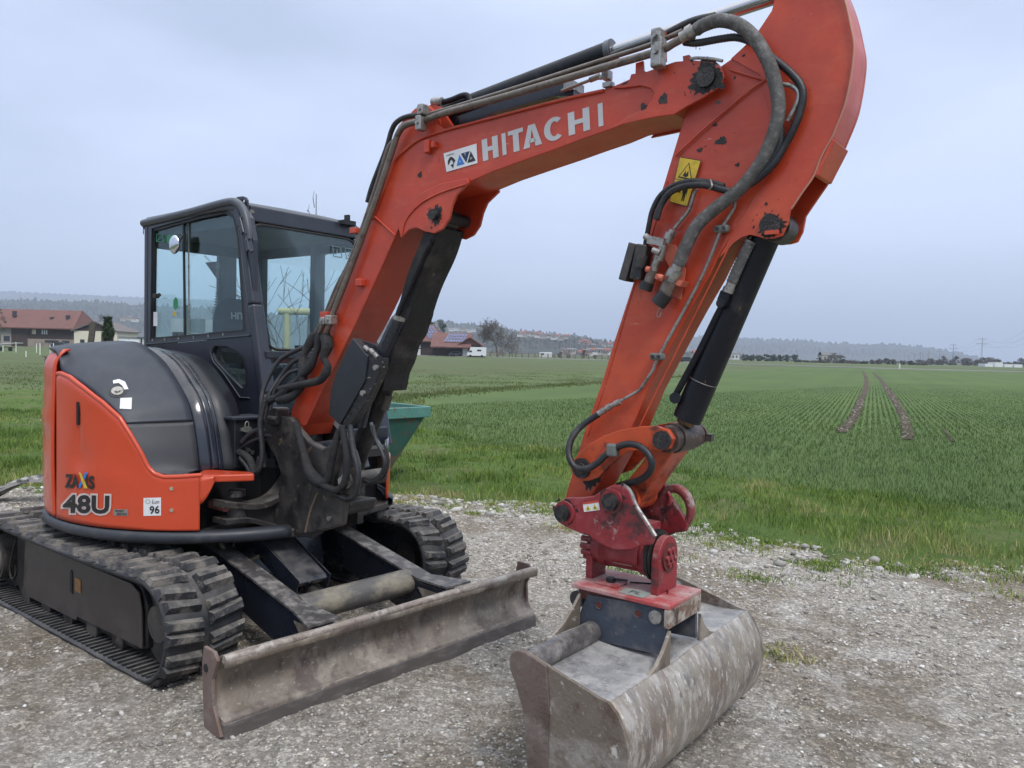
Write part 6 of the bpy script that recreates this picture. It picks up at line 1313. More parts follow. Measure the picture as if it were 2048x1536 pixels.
# ------------------------------------------------------------------ grass blades (numpy)
def blades(name, P, H, Wd, mat, label, cat='grass', lean=.5, segs=2, toff=0.):
    n = len(P); a = rng.uniform(0, 2*PI, n); l = rng.uniform(.1, lean, n)*H; la = rng.uniform(0, 2*PI, n)
    sx, sy = np.cos(a)*Wd/2, np.sin(a)*Wd/2; lx, ly = np.cos(la)*l, np.sin(la)*l
    b0 = np.stack([P[:,0]-sx, P[:,1]-sy, P[:,2]-.005], 1); b1 = np.stack([P[:,0]+sx, P[:,1]+sy, P[:,2]-.005], 1)
    m0 = np.stack([P[:,0]-sx*.75+lx*.3, P[:,1]-sy*.75+ly*.3, P[:,2]+H*.55], 1); m1 = np.stack([P[:,0]+sx*.75+lx*.3, P[:,1]+sy*.75+ly*.3, P[:,2]+H*.55], 1)
    t = np.stack([P[:,0]+lx, P[:,1]+ly, P[:,2]+H], 1)
    vv = np.stack([b0,b1,m1,m0,t], 1).reshape(-1,3).astype(np.float32); k = (np.arange(n)*5)[:,None]
    quads = (k+np.array([0,1,2,3])).astype(np.int32); tris = (k+np.array([3,2,4])).astype(np.int32)
    me = bpy.data.meshes.new(name); me.vertices.add(len(vv)); me.vertices.foreach_set('co', vv.ravel())
    li = np.concatenate([quads.ravel(), tris.ravel()]); me.loops.add(len(li)); me.loops.foreach_set('vertex_index', li)
    me.polygons.add(2*n); ls = np.concatenate([np.arange(n)*4, 4*n+np.arange(n)*3]).astype(np.int32); me.polygons.foreach_set('loop_start', ls); me.polygons.foreach_set('loop_total', np.concatenate([np.full(n,4),np.full(n,3)]).astype(np.int32))
    tone = np.clip(toff+.5+.30*np.array([N2(p[0], p[1], .9, 4)+.7*N2(p[0], p[1], 3.5, 8) for p in P])*1.6+rng.normal(0,.13,n), 0, 1)
    at = me.attributes.new('tone', 'FLOAT', 'FACE'); at.data.foreach_set('value', np.concatenate([tone,tone]).astype(np.float32)); me.update()
    me.materials.append(mat); o = bpy.data.objects.new(name, me); C.objects.link(o); o['kind'] = 'stuff'; tag(o, label, cat); return o
def leafy(name, stops):
    m = tone_mat(name, stops, .75); return m
grassm = leafy('rough_grass', [(0,(.05,.095,.018)),(.35,(.10,.17,.028)),(.62,(.165,.235,.045)),(.8,(.25,.26,.09)),(1,(.36,.31,.16))])
cropm = leafy('wheat_blade', [(0,(.048,.092,.026)),(.5,(.078,.134,.036)),(1,(.125,.18,.058))])
def crop_edge(x): return float(np.interp(x, [p[0] for p in [V(-14,10.5,0)]+near], [p[1] for p in [V(-14,10.5,0)]+near]))
# verge between the yard and the crop, tussocky
def vrel(x, y): return .055*N2(x,y,.9,11)+.035*N2(x,y,2.4,14)+.012*N2(x,y,7,15)
vg_mat = ground_mat('verge_soil_and_thatch', [(.09,.15,.030),(.15,.15,.065),(.055,.10,.020),(.12,.095,.065)], [0,(1.3,.50,.62,.7),(4.,.5,.65,.7),(9.,.60,.68,.6)], bscale=40, bump=1., bdist=.04)
g = G(); rows = []
for x in np.arange(-24, 16, .14):
    y0, y1 = edge_y(x)-.12, min(crop_edge(x)+.25, edge_y(x)+14); rows.append([V(x, y0+(y1-y0)*t, (.012+.02+max(vrel(x, y0+(y1-y0)*t), -.03))*min(1, t*9)*min(1, (1-t)*7)-.004+.002) for t in np.linspace(0,1,44)])
g.grid(rows[::-1], True); struct(g.build('grass_verge', vg_mat, None, up=False))
n = 660000; x, y = scatter(n, -16, 15, -4, 17); ok, z = in_view(x, y); x, y, z = x[ok], y[ok], z[ok]
ye = np.array([edge_y(a) for a in x]); ce = np.array([crop_edge(a) for a in x]); nn_ = np.array([N2(a, b, 1.1, 2)+.6*N2(a, b, 3.3, 5) for a, b in zip(x, y)])
de = y-ye; dens = np.clip(.8+nn_*1.0, .12, 1)*np.clip((de+.25)/.5, 0, 1)*np.clip(8./z, .35, 1)
keep = (de > -.10)&(y < ce+.3)&(rng.uniform(0,1,len(x)) < dens); x, y, z, nn_, de = x[keep], y[keep], z[keep], nn_[keep], de[keep]
H = (.03+.085*np.clip(nn_+.30, 0, 1.2))*rng.uniform(.5,1.3,len(x))*np.clip(.45+de/.7, .45, 1); Wd = .0058*np.clip(z/6, 1, 2.4)
vz = np.array([max(vrel(a, b), -.03)+.032 for a, b in zip(x, y)])*np.clip(de*3, .05, 1)
blades('verge_grass', np.stack([x, y, vz-.01], 1), H+.012, Wd, grassm, 'tussocky rough grass between the gravel yard and the crop', lean=.8, toff=.55*np.exp(-np.clip(de,0,9)/.35)-.08)
# sparse weeds and grass tufts creeping into the gravel
cx_t = [(rng.uniform(-3,5.5), 0) for _ in range(240)]; ps = []
for a, _ in cx_t:
    yb_ = edge_y(a)-abs(rng.normal(0,.35))**1.2-.02; k = int(rng.uniform(20,130)); s0 = rng.uniform(.02,.12)
    ps += [(a+rng.normal(0,s0*1.6), yb_+rng.normal(0,s0)) for _ in range(k)]
for a, b in ((1.6,2.3),(2.3,2.9),(3.1,1.6),(.4,3.1)):
    ps += [(a+rng.normal(0,.12), b+rng.normal(0,.07)) for _ in range(260)]
ps = np.array([V(a, b, relief(a, b)) for a, b in ps]); blades('gravel_weeds', ps, rng.uniform(.015,.05,len(ps)), np.full(len(ps), .008), grassm, 'sparse low grass tufts creeping from the verge into the gravel', 'weeds', lean=1.2, toff=.2)
# left pasture near the machine
n = 260000; q1 = rng.uniform(0,1,n)**1.5; x = -3-62*q1; y = -6+rng.uniform(0,1,n)*(28+q1*110); ok, z = in_view(x, y); x, y, z = x[ok], y[ok], z[ok]; 
uu = np.array([[*a] for a in np.stack([x,y],1)]); ce = np.array([float(np.interp(a, [-70,-22,-17,-10,-3], [160,34,16.5,10.5,8.6])) for a in x]); ye = np.array([edge_y(a) for a in x])
nn_ = np.array([N2(a, b, .5, 2)+.6*N2(a, b, 1.9, 5) for a, b in zip(x, y)])
keep = (y > ye+.3)&(y < ce)&(rng.uniform(0,1,len(x)) < np.clip(.5+nn_, .08, 1)); x, y, z, nn_ = x[keep], y[keep], z[keep], nn_[keep]
blades('pasture_grass', np.stack([x, y, np.full(len(x), -.03)], 1), ((.05+.05*np.clip(nn_+.4,0,1))*rng.uniform(.6,1.3,len(x))+.02)*np.clip(1.35-z/70,.25,1), .010*np.clip(z/8,1,3.5), leafy('pasture_blade', [(0,(.05,.085,.024)),(.4,(.085,.13,.035)),(.7,(.13,.155,.05)),(1,(.22,.19,.10))]), 'short patchy pasture grass left of and behind the excavator', lean=.8)
# crop blades in drill rows
n = 380000; t_ = rng.uniform(0,1,n)**1.9*52+7; lat = rng.uniform(-1,1,n)*(t_*.75+4); x = CAM[0]+FH[0]*t_+RH[0]*lat; y = CAM[1]+FH[1]*t_+RH[1]*lat
ca, sa = math.cos(ROWA), math.sin(ROWA); u = x*ca+y*sa; w = -x*sa+y*ca; w = np.round(w/.15)*.15+rng.normal(0,.034,n)*np.clip(2.6-t_/12, .6, 2.2); x = u*ca-w*sa; y = u*sa+w*ca
ok, z = in_view(x, y); x, y, z = x[ok], y[ok], z[ok]; ce = np.array([crop_edge(a) for a in x]); bx_ = np.array([p[0] for p in bl0][::-1]); by_ = np.array([p[1] for p in bl0][::-1]); bb_ = np.interp(x, bx_, by_)
keep = (y > ce-.1)&((x > bl0[1][0])&(y < 400)); keep &= ~((x < bl0[0][0]+2))
# stay right of the field boundary (cross product test)
bd = np.zeros(len(x), bool)
for i in range(len(x)):
    pass
B0, B1 = bl0[0], bl0[3]; side = (B1[0]-B0[0])*(y-B0[1])-(B1[1]-B0[1])*(x-B0[0]); keep &= side < 0
x, y, z = x[keep], y[keep], z[keep]
blades('wheat_seedlings', np.stack([x, y, np.zeros(len(x))], 1), rng.uniform(.035,.085,len(x))*np.clip(1.3-z/50,.15,1), .0065*np.clip(z/9,1,2.6), cropm, 'young green wheat seedlings growing in drilled rows', 'wheat', lean=.9)
# weeds along the boundary strip between pasture and crop
ps = []
for i in range(3200):
    k = rng.uniform(0, 3.9); i0 = int(k); p = bl0[i0]*(1-(k-i0))+bl0[i0+1]*(k-i0); ps.append(p+V(rng.normal(0,.5), rng.normal(0,.35), 0))
ps = np.array(ps); blades('boundary_weeds', ps, rng.uniform(.04,.12,len(ps)), np.full(len(ps), .05), leafy('weed_leaf', [(0,(.06,.09,.025)),(.6,(.10,.13,.04)),(1,(.17,.16,.08))]), 'low weeds growing along the border between pasture and wheat', 'weeds')
# ================================================================== THINGS AROUND
def simple(g, name, mat, label, cat, group=None, **k):
    o = g.build(name, mat, None, up=False, **k); return tag(o, label, cat, group)
# green skip behind the machine
sk = empty('green_skip', tuple(G0(770,965))); tag(sk, 'green steel skip with rusty rim standing on the grass behind the excavator', 'skip'); sk.location = (0,0,0)
D = 9.4
def SKp(x, y, d): return CAM+ray(x, y)*d
ra_ = SKp(859,815,D); rb_ = SKp(766,825,D-.5)
zt_ = ra_[2]; e1 = unit(V(*(rb_-ra_)[:2],0)); e2 = unit(V(e1[1],-e1[0],0)); e2 = e2 if e2@FH > 0 else -e2
Ls, Wsk = 2.2, 1.7; base = ra_
def Q(u, v, z): p = base+e1*u+e2*v; return V(p[0], p[1], z)
g = G()
top_ = [Q(0,0,zt_), Q(Ls,0,zt_), Q(Ls,Wsk,zt_), Q(0,Wsk,zt_)]; bot_ = [Q(.62,.15,.05), Q(Ls-.2,.15,.05), Q(Ls-.2,Wsk-.15,.05), Q(.62,Wsk-.15,.05)]
g.add(top_+bot_, [(0,1,5,4),(1,2,6,5),(2,3,7,6),(3,0,4,7),(4,5,6,7)]); o = g.build('skip_body', tealm, sk, up=False, solid=.02)
g = G(); g.add([p+V(0,0,-.03) for p in top_]+[p+V(0,0,.05) for p in bot_], [(0,4,5,1),(1,5,6,2),(2,6,7,3),(3,7,4,0)]); g.build('skip_lining', rustm, sk, up=False)
g = G()
for a, b in zip(top_, top_[1:]+top_[:1]): g.bar(a+V(0,0,-.05), b+V(0,0,-.05), .05, .13)
g.build('skip_rim', tealrim, sk, up=False, bevel=.01)
g = G()
for u in (.75, 1.6): g.bx(Q(u,.2,0), Q(u+.12,.9,.06))
g.build('skip_foot', tealm, sk, up=False)

# old rubber track lying in a loop on the grass behind the counterweight
def GP(x, y, D): return CAM+ray(x, y)*D
tk = [GP(x_, y_, 7.9) for x_, y_ in ((-90,1075),(-70,1040),(-40,1008),(-5,985),(30,966),(62,957),(95,955),(130,962),(165,985),(185,1015),(180,1045),(140,1062),(60,1068),(-20,1075),(-70,1085))]
lowz = min(p[2] for p in tk); tk = [V(p[0], p[1], p[2]-lowz+.02) if False else p for p in tk]
g = G(); TS = smoothpath(tk, 6); rows = []; ctr_ = sum(TS)/len(TS)
for i, p in enumerate(TS):
    d = unit(TS[min(i+1,len(TS)-1)]-TS[max(i-1,0)]); n_ = unit(np.cross(d, FH)); n_ = n_ if n_@(p-ctr_) > 0 else -n_
    k = .018 if i % 4 < 2 else 0
    rows.append([p-n_*.03-FH*.12, p+n_*k-FH*.12, p+n_*(k+.01), p+n_*k+FH*.12, p-n_*.03+FH*.12])
g.grid(rows, False, True); simple(g, 'spare_rubber_track', M('dusty_rubber_track', (.05,.05,.052), .7, layers=[((.34,.33,.31),(7,7,7),.44,.56,.85,.9)], bump=.3), 'dusty old rubber track lying in a loop on the grass at the left edge', 'rubber track')

# ---- bare trees
bark = M('grey_brown_bark', (.085,.075,.062), .9, layers=[((.05,.045,.035),(20,20,6),.45,.65,.7,.9)], bump=.5, bscale=20)
twig = M('bare_twig', (.085,.070,.060), .9)
def bare_tree(name, base, h, r0, label, cat='tree', group=None, spread=.55, depth=6, seed=1, first=.25, thin=1., twigr=None, mat=bark, mat2=twig, kids=3):
    rnd = random.Random(seed); trunk, crown = G(), G(); n = [0]
    minr = twigr or r0*.05
    queue = []
    def grow(p, d, L, r, k):
        if n[0] > 5200 or k > depth: return
        segs = 3 if k < 2 else 2; q = p; P = [p]
        for s in range(segs):
            d = unit(d+V(rnd.gauss(0,.13), rnd.gauss(0,.13), rnd.gauss(.04,.07))); q = q+d*L/segs; P.append(q)
        r1 = max(r*.62, minr); rr = max(r, minr)
        (trunk if k == 0 else crown).tube(P, lambda t: rr+(r1-rr)*t, 6 if k < 2 else 3, smooth=0, cap=False); n[0] += 1
        c = kids if k < 3 else 2+(rnd.random() < .6)
        for i in range(c):
            a = rnd.uniform(0, 2*PI); s = spread*rnd.uniform(.6,1.3); x = unit(np.cross(d, V(.3,.5,.1))); y = np.cross(d, x)
            nd = unit(d+(x*math.cos(a)+y*math.sin(a))*s); at = P[-1] if (i == 0 or k > 2) else P[rnd.randint(1, len(P)-1)]
            queue.append((at, nd, L*rnd.uniform(.66,.9), r1*(.9 if i == 0 else .7), k+1))
    t = empty(name, tuple(base)); tag(t, label, cat, group)
    queue.append((V(0,0,0), V(0,0,1), h*first, r0, 0))
    while queue: grow(*queue.pop(0))
    for gg, nm, mt in ((trunk,'trunk',mat),(crown,'crown',mat2)):
        o = gg.build(nm, mt, t, up=False)
    return t
# sapling tied to a timber stake frame, seen through the cab
bs = CAM+ray(612,800)*11.; bs = V(bs[0], bs[1], 0)
bare_tree('sapling_tree', bs, 3.2, .03, 'young bare sapling held by pale timber stakes behind the cab', spread=.5, depth=4, seed=5, first=.33, twigr=.004, kids=3)
tb_ = CAM+ray(608,760)*11.; tt_ = CAM+ray(630,388)*11.; g = G(); q0, q1 = V(0,0,0), V(tt_[0]-bs[0], tt_[1]-bs[1], tt_[2]); ld = [q0*(1-t)+q1*t+V(.02*math.sin(t*9),.02*math.cos(t*7),0) for t in np.linspace(0,1,9)]; g.tube(ld, lambda t: .022-.017*t, 7)
rs = random.Random(9)
for t in (.60,.66,.72,.80,.86,.90,.95): p_ = q0*(1-t)+q1*t; a_ = rs.uniform(0,6.28); dv = RH*math.cos(a_)*.35+V(0,0,.25); g.tube([p_, p_+dv*.5+V(0,0,.02), p_+dv*(1.15-t)*2.2], lambda t: .006-.003*t, 5); g.tube([p_+dv*.5, p_+dv*.5+V(RH[0]*.1*rs.choice((-1,1)),RH[1]*.1,.12)], .003, 4, smooth=0)
sap = [o for o in bpy.data.objects if o.name.startswith('sapling_tree')][0]; g.build('leader', bark, sap, up=False)
st_ = empty('timber_stake_frame', tuple(bs)); tag(st_, 'pale peeled timber stake frame supporting the young sapling behind the cab', 'stake frame')
pale = M('peeled_timber', (.42,.36,.19), .7, layers=[((.25,.2,.1),(9,9,3),.5,.7,.6,.8)])
zb_ = (CAM+ray(600,628)*11.)[2]
for u in (-.28,.32):
    g = G(); p = V(RH[0]*u, RH[1]*u, 0); g.cyl(p, p+V(0,0,zb_), .045, n=14); g.build('post', pale, st_, up=False)
g = G(); p = V(*(RH*-.40)[:2], zb_+.03); q = V(*(RH*.45)[:2], zb_+.03); g.cyl(p, q, .05, n=14); g.build('rail', pale, st_, up=False)

# ---- buildings
def barn_frame(x0, x1, D, yb=None):
    p0 = CAM+ray(x0, 690)*D; p1 = CAM+ray(x1, 690)*D; p0[2] = p1[2] = 0; return p0, p1
tile = M('red_brown_tile_roof', (.15,.066,.055), .85, layers=[((.10,.06,.05),(.5,.5,.5),.45,.65,.6,.9),((.30,.15,.12),(2,2,2),.55,.75,.6,.9)], vscale=1.)
wood = M('dark_brown_boards', (.045,.027,.022), .85, layers=[((.09,.06,.05),(3,3,.3),.5,.65,.5,.9)])
cream = M('cream_plaster', (.62,.58,.46), .85); greywall = M('grey_plaster', (.30,.28,.24), .9); winm = M('dark_window_glass', (.03,.035,.045), .2); whitem = M('white_painted_boards', (.62,.64,.65), .7)
concrete = M('pale_concrete_base', (.28,.235,.19), .9, layers=[((.15,.12,.1),(.4,.4,.4),.5,.6,.6,.9)])
class Bld:
    """local frame: u along the front (to the right), v away from the camera, z up"""
    def __init__(s, name, x0, x1, D, label, cat='building', turn=0., group=None):
        p0, p1 = barn_frame(x0, x1, D); s.o = p0; s.L = np.linalg.norm(p1-p0); u = unit(p1-p0); c, k = math.cos(turn), math.sin(turn)
        s.u = V(u[0]*c-u[1]*k, u[0]*k+u[1]*c, 0); s.v = V(-s.u[1], s.u[0], 0); s.v = s.v if s.v@FH > 0 else -s.v
        s.e = empty(name, (0,0,0)); tag(s.e, label, cat, group)
    def P(s, u, v, z): q = s.o+s.u*u+s.v*v; return V(q[0], q[1], z)
    def box(s, name, mat, u0, u1, v0, v1, z0, z1, par=None):
        g = G(); P = [s.P(u, v, z) for u in (u0,u1) for v in (v0,v1) for z in (z0,z1)]
        g.add(P, [(0,1,3,2),(4,6,7,5),(0,4,5,1),(2,3,7,6),(0,2,6,4),(1,5,7,3)]); return g.build(name, mat, par or s.e, up=False)
    def roof_front(s, name, mat, u0, u1, v0, v1, ze, zr, hip=0., th=.35):
        """ridge along u"""
        m = (v0+v1)/2; g = G(); a = [s.P(u0,v0,ze), s.P(u1,v0,ze), s.P(u1-hip,m,zr), s.P(u0+hip*0,m,zr)]; b = [s.P(u1,v1,ze), s.P(u0,v1,ze), s.P(u0+hip*0,m,zr), s.P(u1-hip,m,zr)]
        g.prism(a, (0,0,th)); g.prism(b, (0,0,th)); g.add([s.P(u1,v0,ze), s.P(u1,v1,ze), s.P(u1-hip,m,zr+.1)], [(0,1,2)]); return g.build(name, mat, s.e, up=False)
    def gable(s, name, mat, roofmat, u0, u1, v0, v1, ze, zr, th=.3, oh=.6):
        """gable end faces the camera"""
        m = (u0+u1)/2; g = G(); g.prism([s.P(u0,v0,ze), s.P(u1,v0,ze), s.P(m,v0,zr)], s.v*(v1-v0)); g.build(name, mat, s.e, up=False)
        g = G(); k = (zr-ze)/(m-u0)
        for a, b in ((u0-oh, m),(u1+oh, m)):
            g.prism([s.P(a,v0-oh,ze-k*oh+.05), s.P(b,v0-oh,zr+.05), s.P(b,v1+oh,zr+.05), s.P(a,v1+oh,ze-k*oh+.05)], (0,0,th))
        g.build('roof', roofmat, s.e, up=False)
def zpx(y, D, x=100): return (CAM+ray(x, y)*D)[2]
D1 = 235.
b = Bld('farm_barn', -70, 146, D1, 'long farm barn with big red tiled roof and dark boarded wall')
k1 = D1/FPX
ze, zr = zpx(657,D1), zpx(622,D1+6); L1 = b.L
b.box('wall', greywall, 0, L1*.43, 0, 14, 0, ze); b.box('wall', wood, L1*.43, L1, .2, 14, 2.1, ze); b.box('base_wall', concrete, L1*.58, L1, 0, 13.8, 0, 2.3); b.box('barn_door', wood, L1*.43, L1*.58, -.1, .2, 0, ze)
b.roof_front('roof', tile, -1, L1+1.0, -1.5, 15.5, ze-.2, zr, hip=2.)
for u in (.58,.585): pass
for u, w_ in ((.62,1.0),(.64,.6),(.71,.5),(.73,.5),(.75,.5)):
    b.box('window', M('yellow_window_pane', (.5,.42,.2), .5) if u == .62 else whitem, L1*u, L1*u+w_*.7, -.02, .1, ze-1.8, ze-.4)  # one pane yellow, the others white
for u in (.74,.80,.90): b.box('stable_window', winm, L1*u, L1*u+2.2, -.12, .05, 1.3, 2.0)
for u in (.36,.30,.385): b.box('window', winm, L1*u, L1*u+1., -.1, .05, 1.4, 3.0)
for u, z in ((.40,.78),(.75,.5),(.90,.62)):
    g = G(); p = b.P(L1*u, 3, ze+(zr-ze)*z); g.box(p, (1.,1.,1.6)); g.build('roof_vent', winm, b.e, up=False)
D2 = 215.
b = Bld('cream_shed', 148, 236, D2, 'cream rendered farm shed with dark boarded gable and brown door'); L2 = b.L; ze = zpx(660,D2); zr = zpx(643,D2)
b.box('wall', cream, 0, L2*.98, 0, 12, 0, ze); b.gable('gable_wall', wood, M('grey_brown_sheet_roof', (.13,.115,.11), .8), 0, L2*.98, -.02, 12, ze, zr)
b.box('door', M('brown_door', (.06,.035,.028), .7), L2*.62, L2*.90, -.08, .02, 0, ze-1.0); b.box('window', winm, L2*.14, L2*.24, -.08, .02, 1.5, 2.4); b.box('bench', wood, L2*.08, L2*.20, -.5, -.1, 0, .5)
b = Bld('white_garage', 237, 279, 212., 'low white double garage with pale panel doors'); L3 = b.L
b.box('wall', whitem, 0, L3, 0, 6, 0, zpx(672,212.)); b.box('roof', M('grey_flat_roof', (.2,.2,.2), .8), -.2, L3+.2, -.3, 6.3, zpx(672,212.), zpx(670,212.)); b.box('door', M('pale_garage_door', (.72,.76,.77), .6), .2, L3*.48, -.05, .0, 0, zpx(674,212.)); b.box('door', M('pale_garage_door', (.72,.76,.77), .6), L3*.52, L3-.2, -.05, .0, 0, zpx(674,212.))
b = Bld('dark_carport', 281, 330, 205., 'dark open carport beside the white garage behind the cab'); b.box('wall', wood, 0, b.L, 3, 8, 0, 3.); b.box('roof', M('dark_sheet_roof', (.06,.06,.06), .8), -1, b.L+1, 0, 8, 3., 3.3); b.box('post', wood, 0, .3, 0, .3, 0, 3.)
# machinery and cars in front of the barn
def car(name, x, D, col, label, L=4.2, H=1.5, group='vehicles parked by the farms', ry=0.):
    p = CAM+ray(x, 690)*D; p[2] = 0; t = empty(name, tuple(p)); tag(t, label, 'car', group)
    def Q(u, v, z): return V(*(RH*u+FH*v)[:2], z)
    prof = [(-L/2,.25),(-L/2,.8),(-L*.42,.95),(-L*.22,H*.99),(L*.22,H),(L*.36,.98),(L/2,.85),(L/2,.25)]
    g = G(); g.prism([Q(u,-.85,z) for u, z in prof], FH*1.7); g.build('body', col, t, up=False)
    g = G(); g.prism([Q(u,-.88,z) for u, z in [(-L*.36,.98),(-L*.21,H*.93),(L*.19,H*.93),(L*.30,.98)]], FH*1.76); g.build('windows', winm, t, up=False)
    for u in (-L*.31, L*.31):
        g = G(); g.cyl(Q(u,-.9,.32), Q(u,-.6,.32), .32, n=14); g.build('wheel', black, t, up=False)
    return t
car('parked_car', 120, 208., M('dark_car_paint', (.03,.035,.04), .3), 'dark car parked before the red roofed barn')
car('parked_car', 912, 236., M('silver_car_paint', (.35,.37,.4), .3), 'silver car parked before the farm with solar panels')
# small hay trailer with white cover at far left
p = CAM+ray(12, 690)*120.; t = empty('flat_trailer', (p[0],p[1],0)); tag(t, 'flat trailer with white tilted cover on the far left pasture', 'trailer')
def TQ(u, v, z): return V(*(RH*u+FH*v)[:2], z)
g = G(); g.prism([TQ(-2.4,0,.85),TQ(1.4,0,1.25),TQ(1.4,0,1.33),TQ(-2.4,0,.95)], FH*2); g.build('cover', whitem, t, up=False)
g = G(); g.bar(TQ(-2.2,.5,.6),TQ(1.2,.5,.6),.1,.1); g.bar(TQ(-.2,.2,.0),TQ(-.2,.2,1.1),.1,.1); g.build('frame', black, t, up=False)
g = G(); g.cyl(TQ(-1.,0,.3),TQ(-1.,.2,.3),.3,n=14); g.cyl(TQ(.6,0,.3),TQ(.6,.2,.3),.3,n=14); g.build('wheel', black, t, up=False)
# leaning timber pole and ivy clad post
g = G(); a = CAM+ray(172,697)*40; c_ = CAM+ray(187,644)*40; g.bar(V(a[0],a[1],-.3), V(*c_), .24, .24); simple(g, 'leaning_pole', bark, 'thick grey timber pole leaning to the right before the cream shed', 'pole')
iv = CAM+ray(216,692)*70; t = empty('ivy_post', (iv[0],iv[1],0)); tag(t, 'tall post fully covered by dark green ivy near the cream shed', 'post')
zi = (CAM+ray(217,634)*70)[2]; g = G(); g.cyl((0,0,0),(0,0,zi-.3),.12,n=10); g.build('post', bark, t, up=False)
def leafcloud(pts, size, tones=None):
    pts = np.asarray(pts); n = len(pts); d = rng.normal(0,1,(n,3)); d /= np.linalg.norm(d,axis=1)[:,None]; e = np.cross(d, rng.normal(0,1,(n,3))); e /= np.linalg.norm(e,axis=1)[:,None]; s = size*rng.uniform(.6,1.4,(n,1))
    v = np.stack([pts-d*s/2-e*s/4, pts+d*s/2-e*s/4, pts+e*s/2], 1).reshape(-1,3); return v, np.arange(n*3).reshape(-1,3)
def leaf_obj(name, pts, size, mat, par=None):
    v, f = leafcloud(pts, size); me = bpy.data.meshes.new(name); me.from_pydata(v.tolist(), [], f.tolist()); at = me.attributes.new('tone','FLOAT','FACE'); at.data.foreach_set('value', rng.uniform(0,1,len(f)).astype(np.float32)); me.materials.append(mat); o = bpy.data.objects.new(name, me); C.objects.link(o)
    if par: o.parent = par
    return o
ivym = tone_mat('dark_ivy_leaf', [(0,(.015,.032,.014)),(.6,(.03,.055,.022)),(1,(.06,.085,.035))])
pz = rng.uniform(.1,zi,2600); pa_ = rng.uniform(0,2*PI,2600); pr = .42*rng.uniform(.6,1,2600)*(1+.25*np.sin(pz*3)); leaf_obj('ivy', np.stack([pr*np.cos(pa_), pr*np.sin(pa_), pz],1), .18, ivym, t)

# ---- farm in the middle with solar roofs
D3 = 240.
b = Bld('solar_farmhouse', 800, 893, D3, 'farmhouse with hipped red roof carrying solar panels'); L4 = b.L; ze, zr = zpx(684,D3,860), zpx(651,D3+5,860)
b.box('wall', wood, L4*.30, L4*.93, .5, 11, 0, ze+.3); b.box('wall', whitem, 0, L4*.44, .3, 11, 0, ze+.3); b.box('timber_band', wood, 0, L4*.44, .2, .4, ze-2.2, ze-1.9)
b.roof_front('roof', tile, -1, L4*1.0, -1, 12, ze, zr, hip=4.5); b.box('window', winm, L4*.36, L4*.39, .1, .5, 1, 2.2)
def solar(b, u0, u1, ve, zr_, ze_, nu, nv, vr, sk=0.):
    for i in range(nu):
        for j in range(nv):
            a0, a1 = u0+(u1-u0)*i/nu+.12, u0+(u1-u0)*(i+1)/nu-.12; t0, t1 = j/nv+.022, (j+1)/nv-.022
            def F(a, t): v = ve+(vr-ve)*t; return b.P(a-sk*t, v-.3, ze_+(zr_-ze_)*t+.55)
            g = G(); g.add([F(a0,t0),F(a1,t0),F(a1,t1),F(a0,t1)], [(0,1,2,3)]); g.build('solar_panel', M('solar_panel', (.10,.13,.24), .25, var=.2, vscale=.5), b.e, up=False)
solar(b, L4*.62, L4*.90, -.2, zr-.6, ze+.5, 4, 5, 5.2, 3.2)
b = Bld('solar_barn', 872, 960, D3-12, 'low open barn with solar panels on its red roof'); L5 = b.L; ze, zr = zpx(693,D3-12,900), zpx(668,D3-4,900)
b.box('wall', M('red_brown_boards', (.075,.035,.03), .85), L5*.60, L5*1.0, .5, 12, 0, zpx(690,D3-12,940)); b.box('back_wall', wood, 0, L5*.6, 8, 9, 0, ze); b.box('white_door', whitem, L5*.58, L5*.72, .3, .5, 0, 2.6)
for u in (.02,.2,.4,.58): b.box('post', wood, L5*u, L5*u+.3, 0, .3, 0, ze)
b.gable('gable_wall', M('red_brown_boards', (.075,.035,.03), .85), tile, L5*.52, L5*1.02, 0, 12, zpx(690,D3-12,940), zpx(676,D3-12,940))
b.roof_front('roof', tile, -1.5, L5*.80, -1.5, 13, ze-.4, zr, hip=0)
solar(b, L5*.16, L5*.62, .6, zr-.4, ze+.8, 7, 3, 5.4, -1.2)
# white camper van before the barn
p = CAM+ray(953,705)*226.; t = empty('camper_van', (p[0],p[1],0)); tag(t, 'white camper van parked in front of the barn gable', 'camper van')
g = G(); g.prism([TQ(-2.6,-1,.4),TQ(-2.7,-1,1.2),TQ(-2.0,-1,1.9),TQ(-1.7,-1,2.9),TQ(2.8,-1,2.9),TQ(2.8,-1,.4)], FH*2); g.build('body', whitem, t, up=False)
g = G(); g.prism([TQ(-2.35,-1.03,1.35),TQ(-1.9,-1.03,1.9),TQ(-1.3,-1.03,1.9),TQ(-1.3,-1.03,1.35)], FH*.05); g.prism([TQ(.2,-1.03,1.7),TQ(1.4,-1.03,1.7),TQ(1.4,-1.03,2.2),TQ(.2,-1.03,2.2)], FH*.05); g.build('window', winm, t, up=False)
for u in (-1.7,1.6): g = G(); g.cyl(TQ(u,-1.05,.35),TQ(u,-.8,.35),.36,n=14); g.build('wheel', black, t, up=False)
# white horse box right of the tree
p = CAM+ray(1092,712)*232.; t = empty('white_container', (p[0],p[1],0)); tag(t, 'small white container standing behind the fence right of the bare tree', 'container')
g = G(); g.bx((-.0,-.0,0),(0,0,0)); g = G(); g.prism([TQ(-1.9,0,.4),TQ(1.8,0,.4),TQ(1.8,0,2.0),TQ(-1.9,0,1.9)], FH*2.2); g.build('body', whitem, t, up=False)
g = G(); g.prism([TQ(-1.6,-.03,1.1),TQ(-.6,-.03,1.1),TQ(-.6,-.03,1.6),TQ(-1.6,-.03,1.6)], FH*.03); g.build('window', winm, t, up=False)
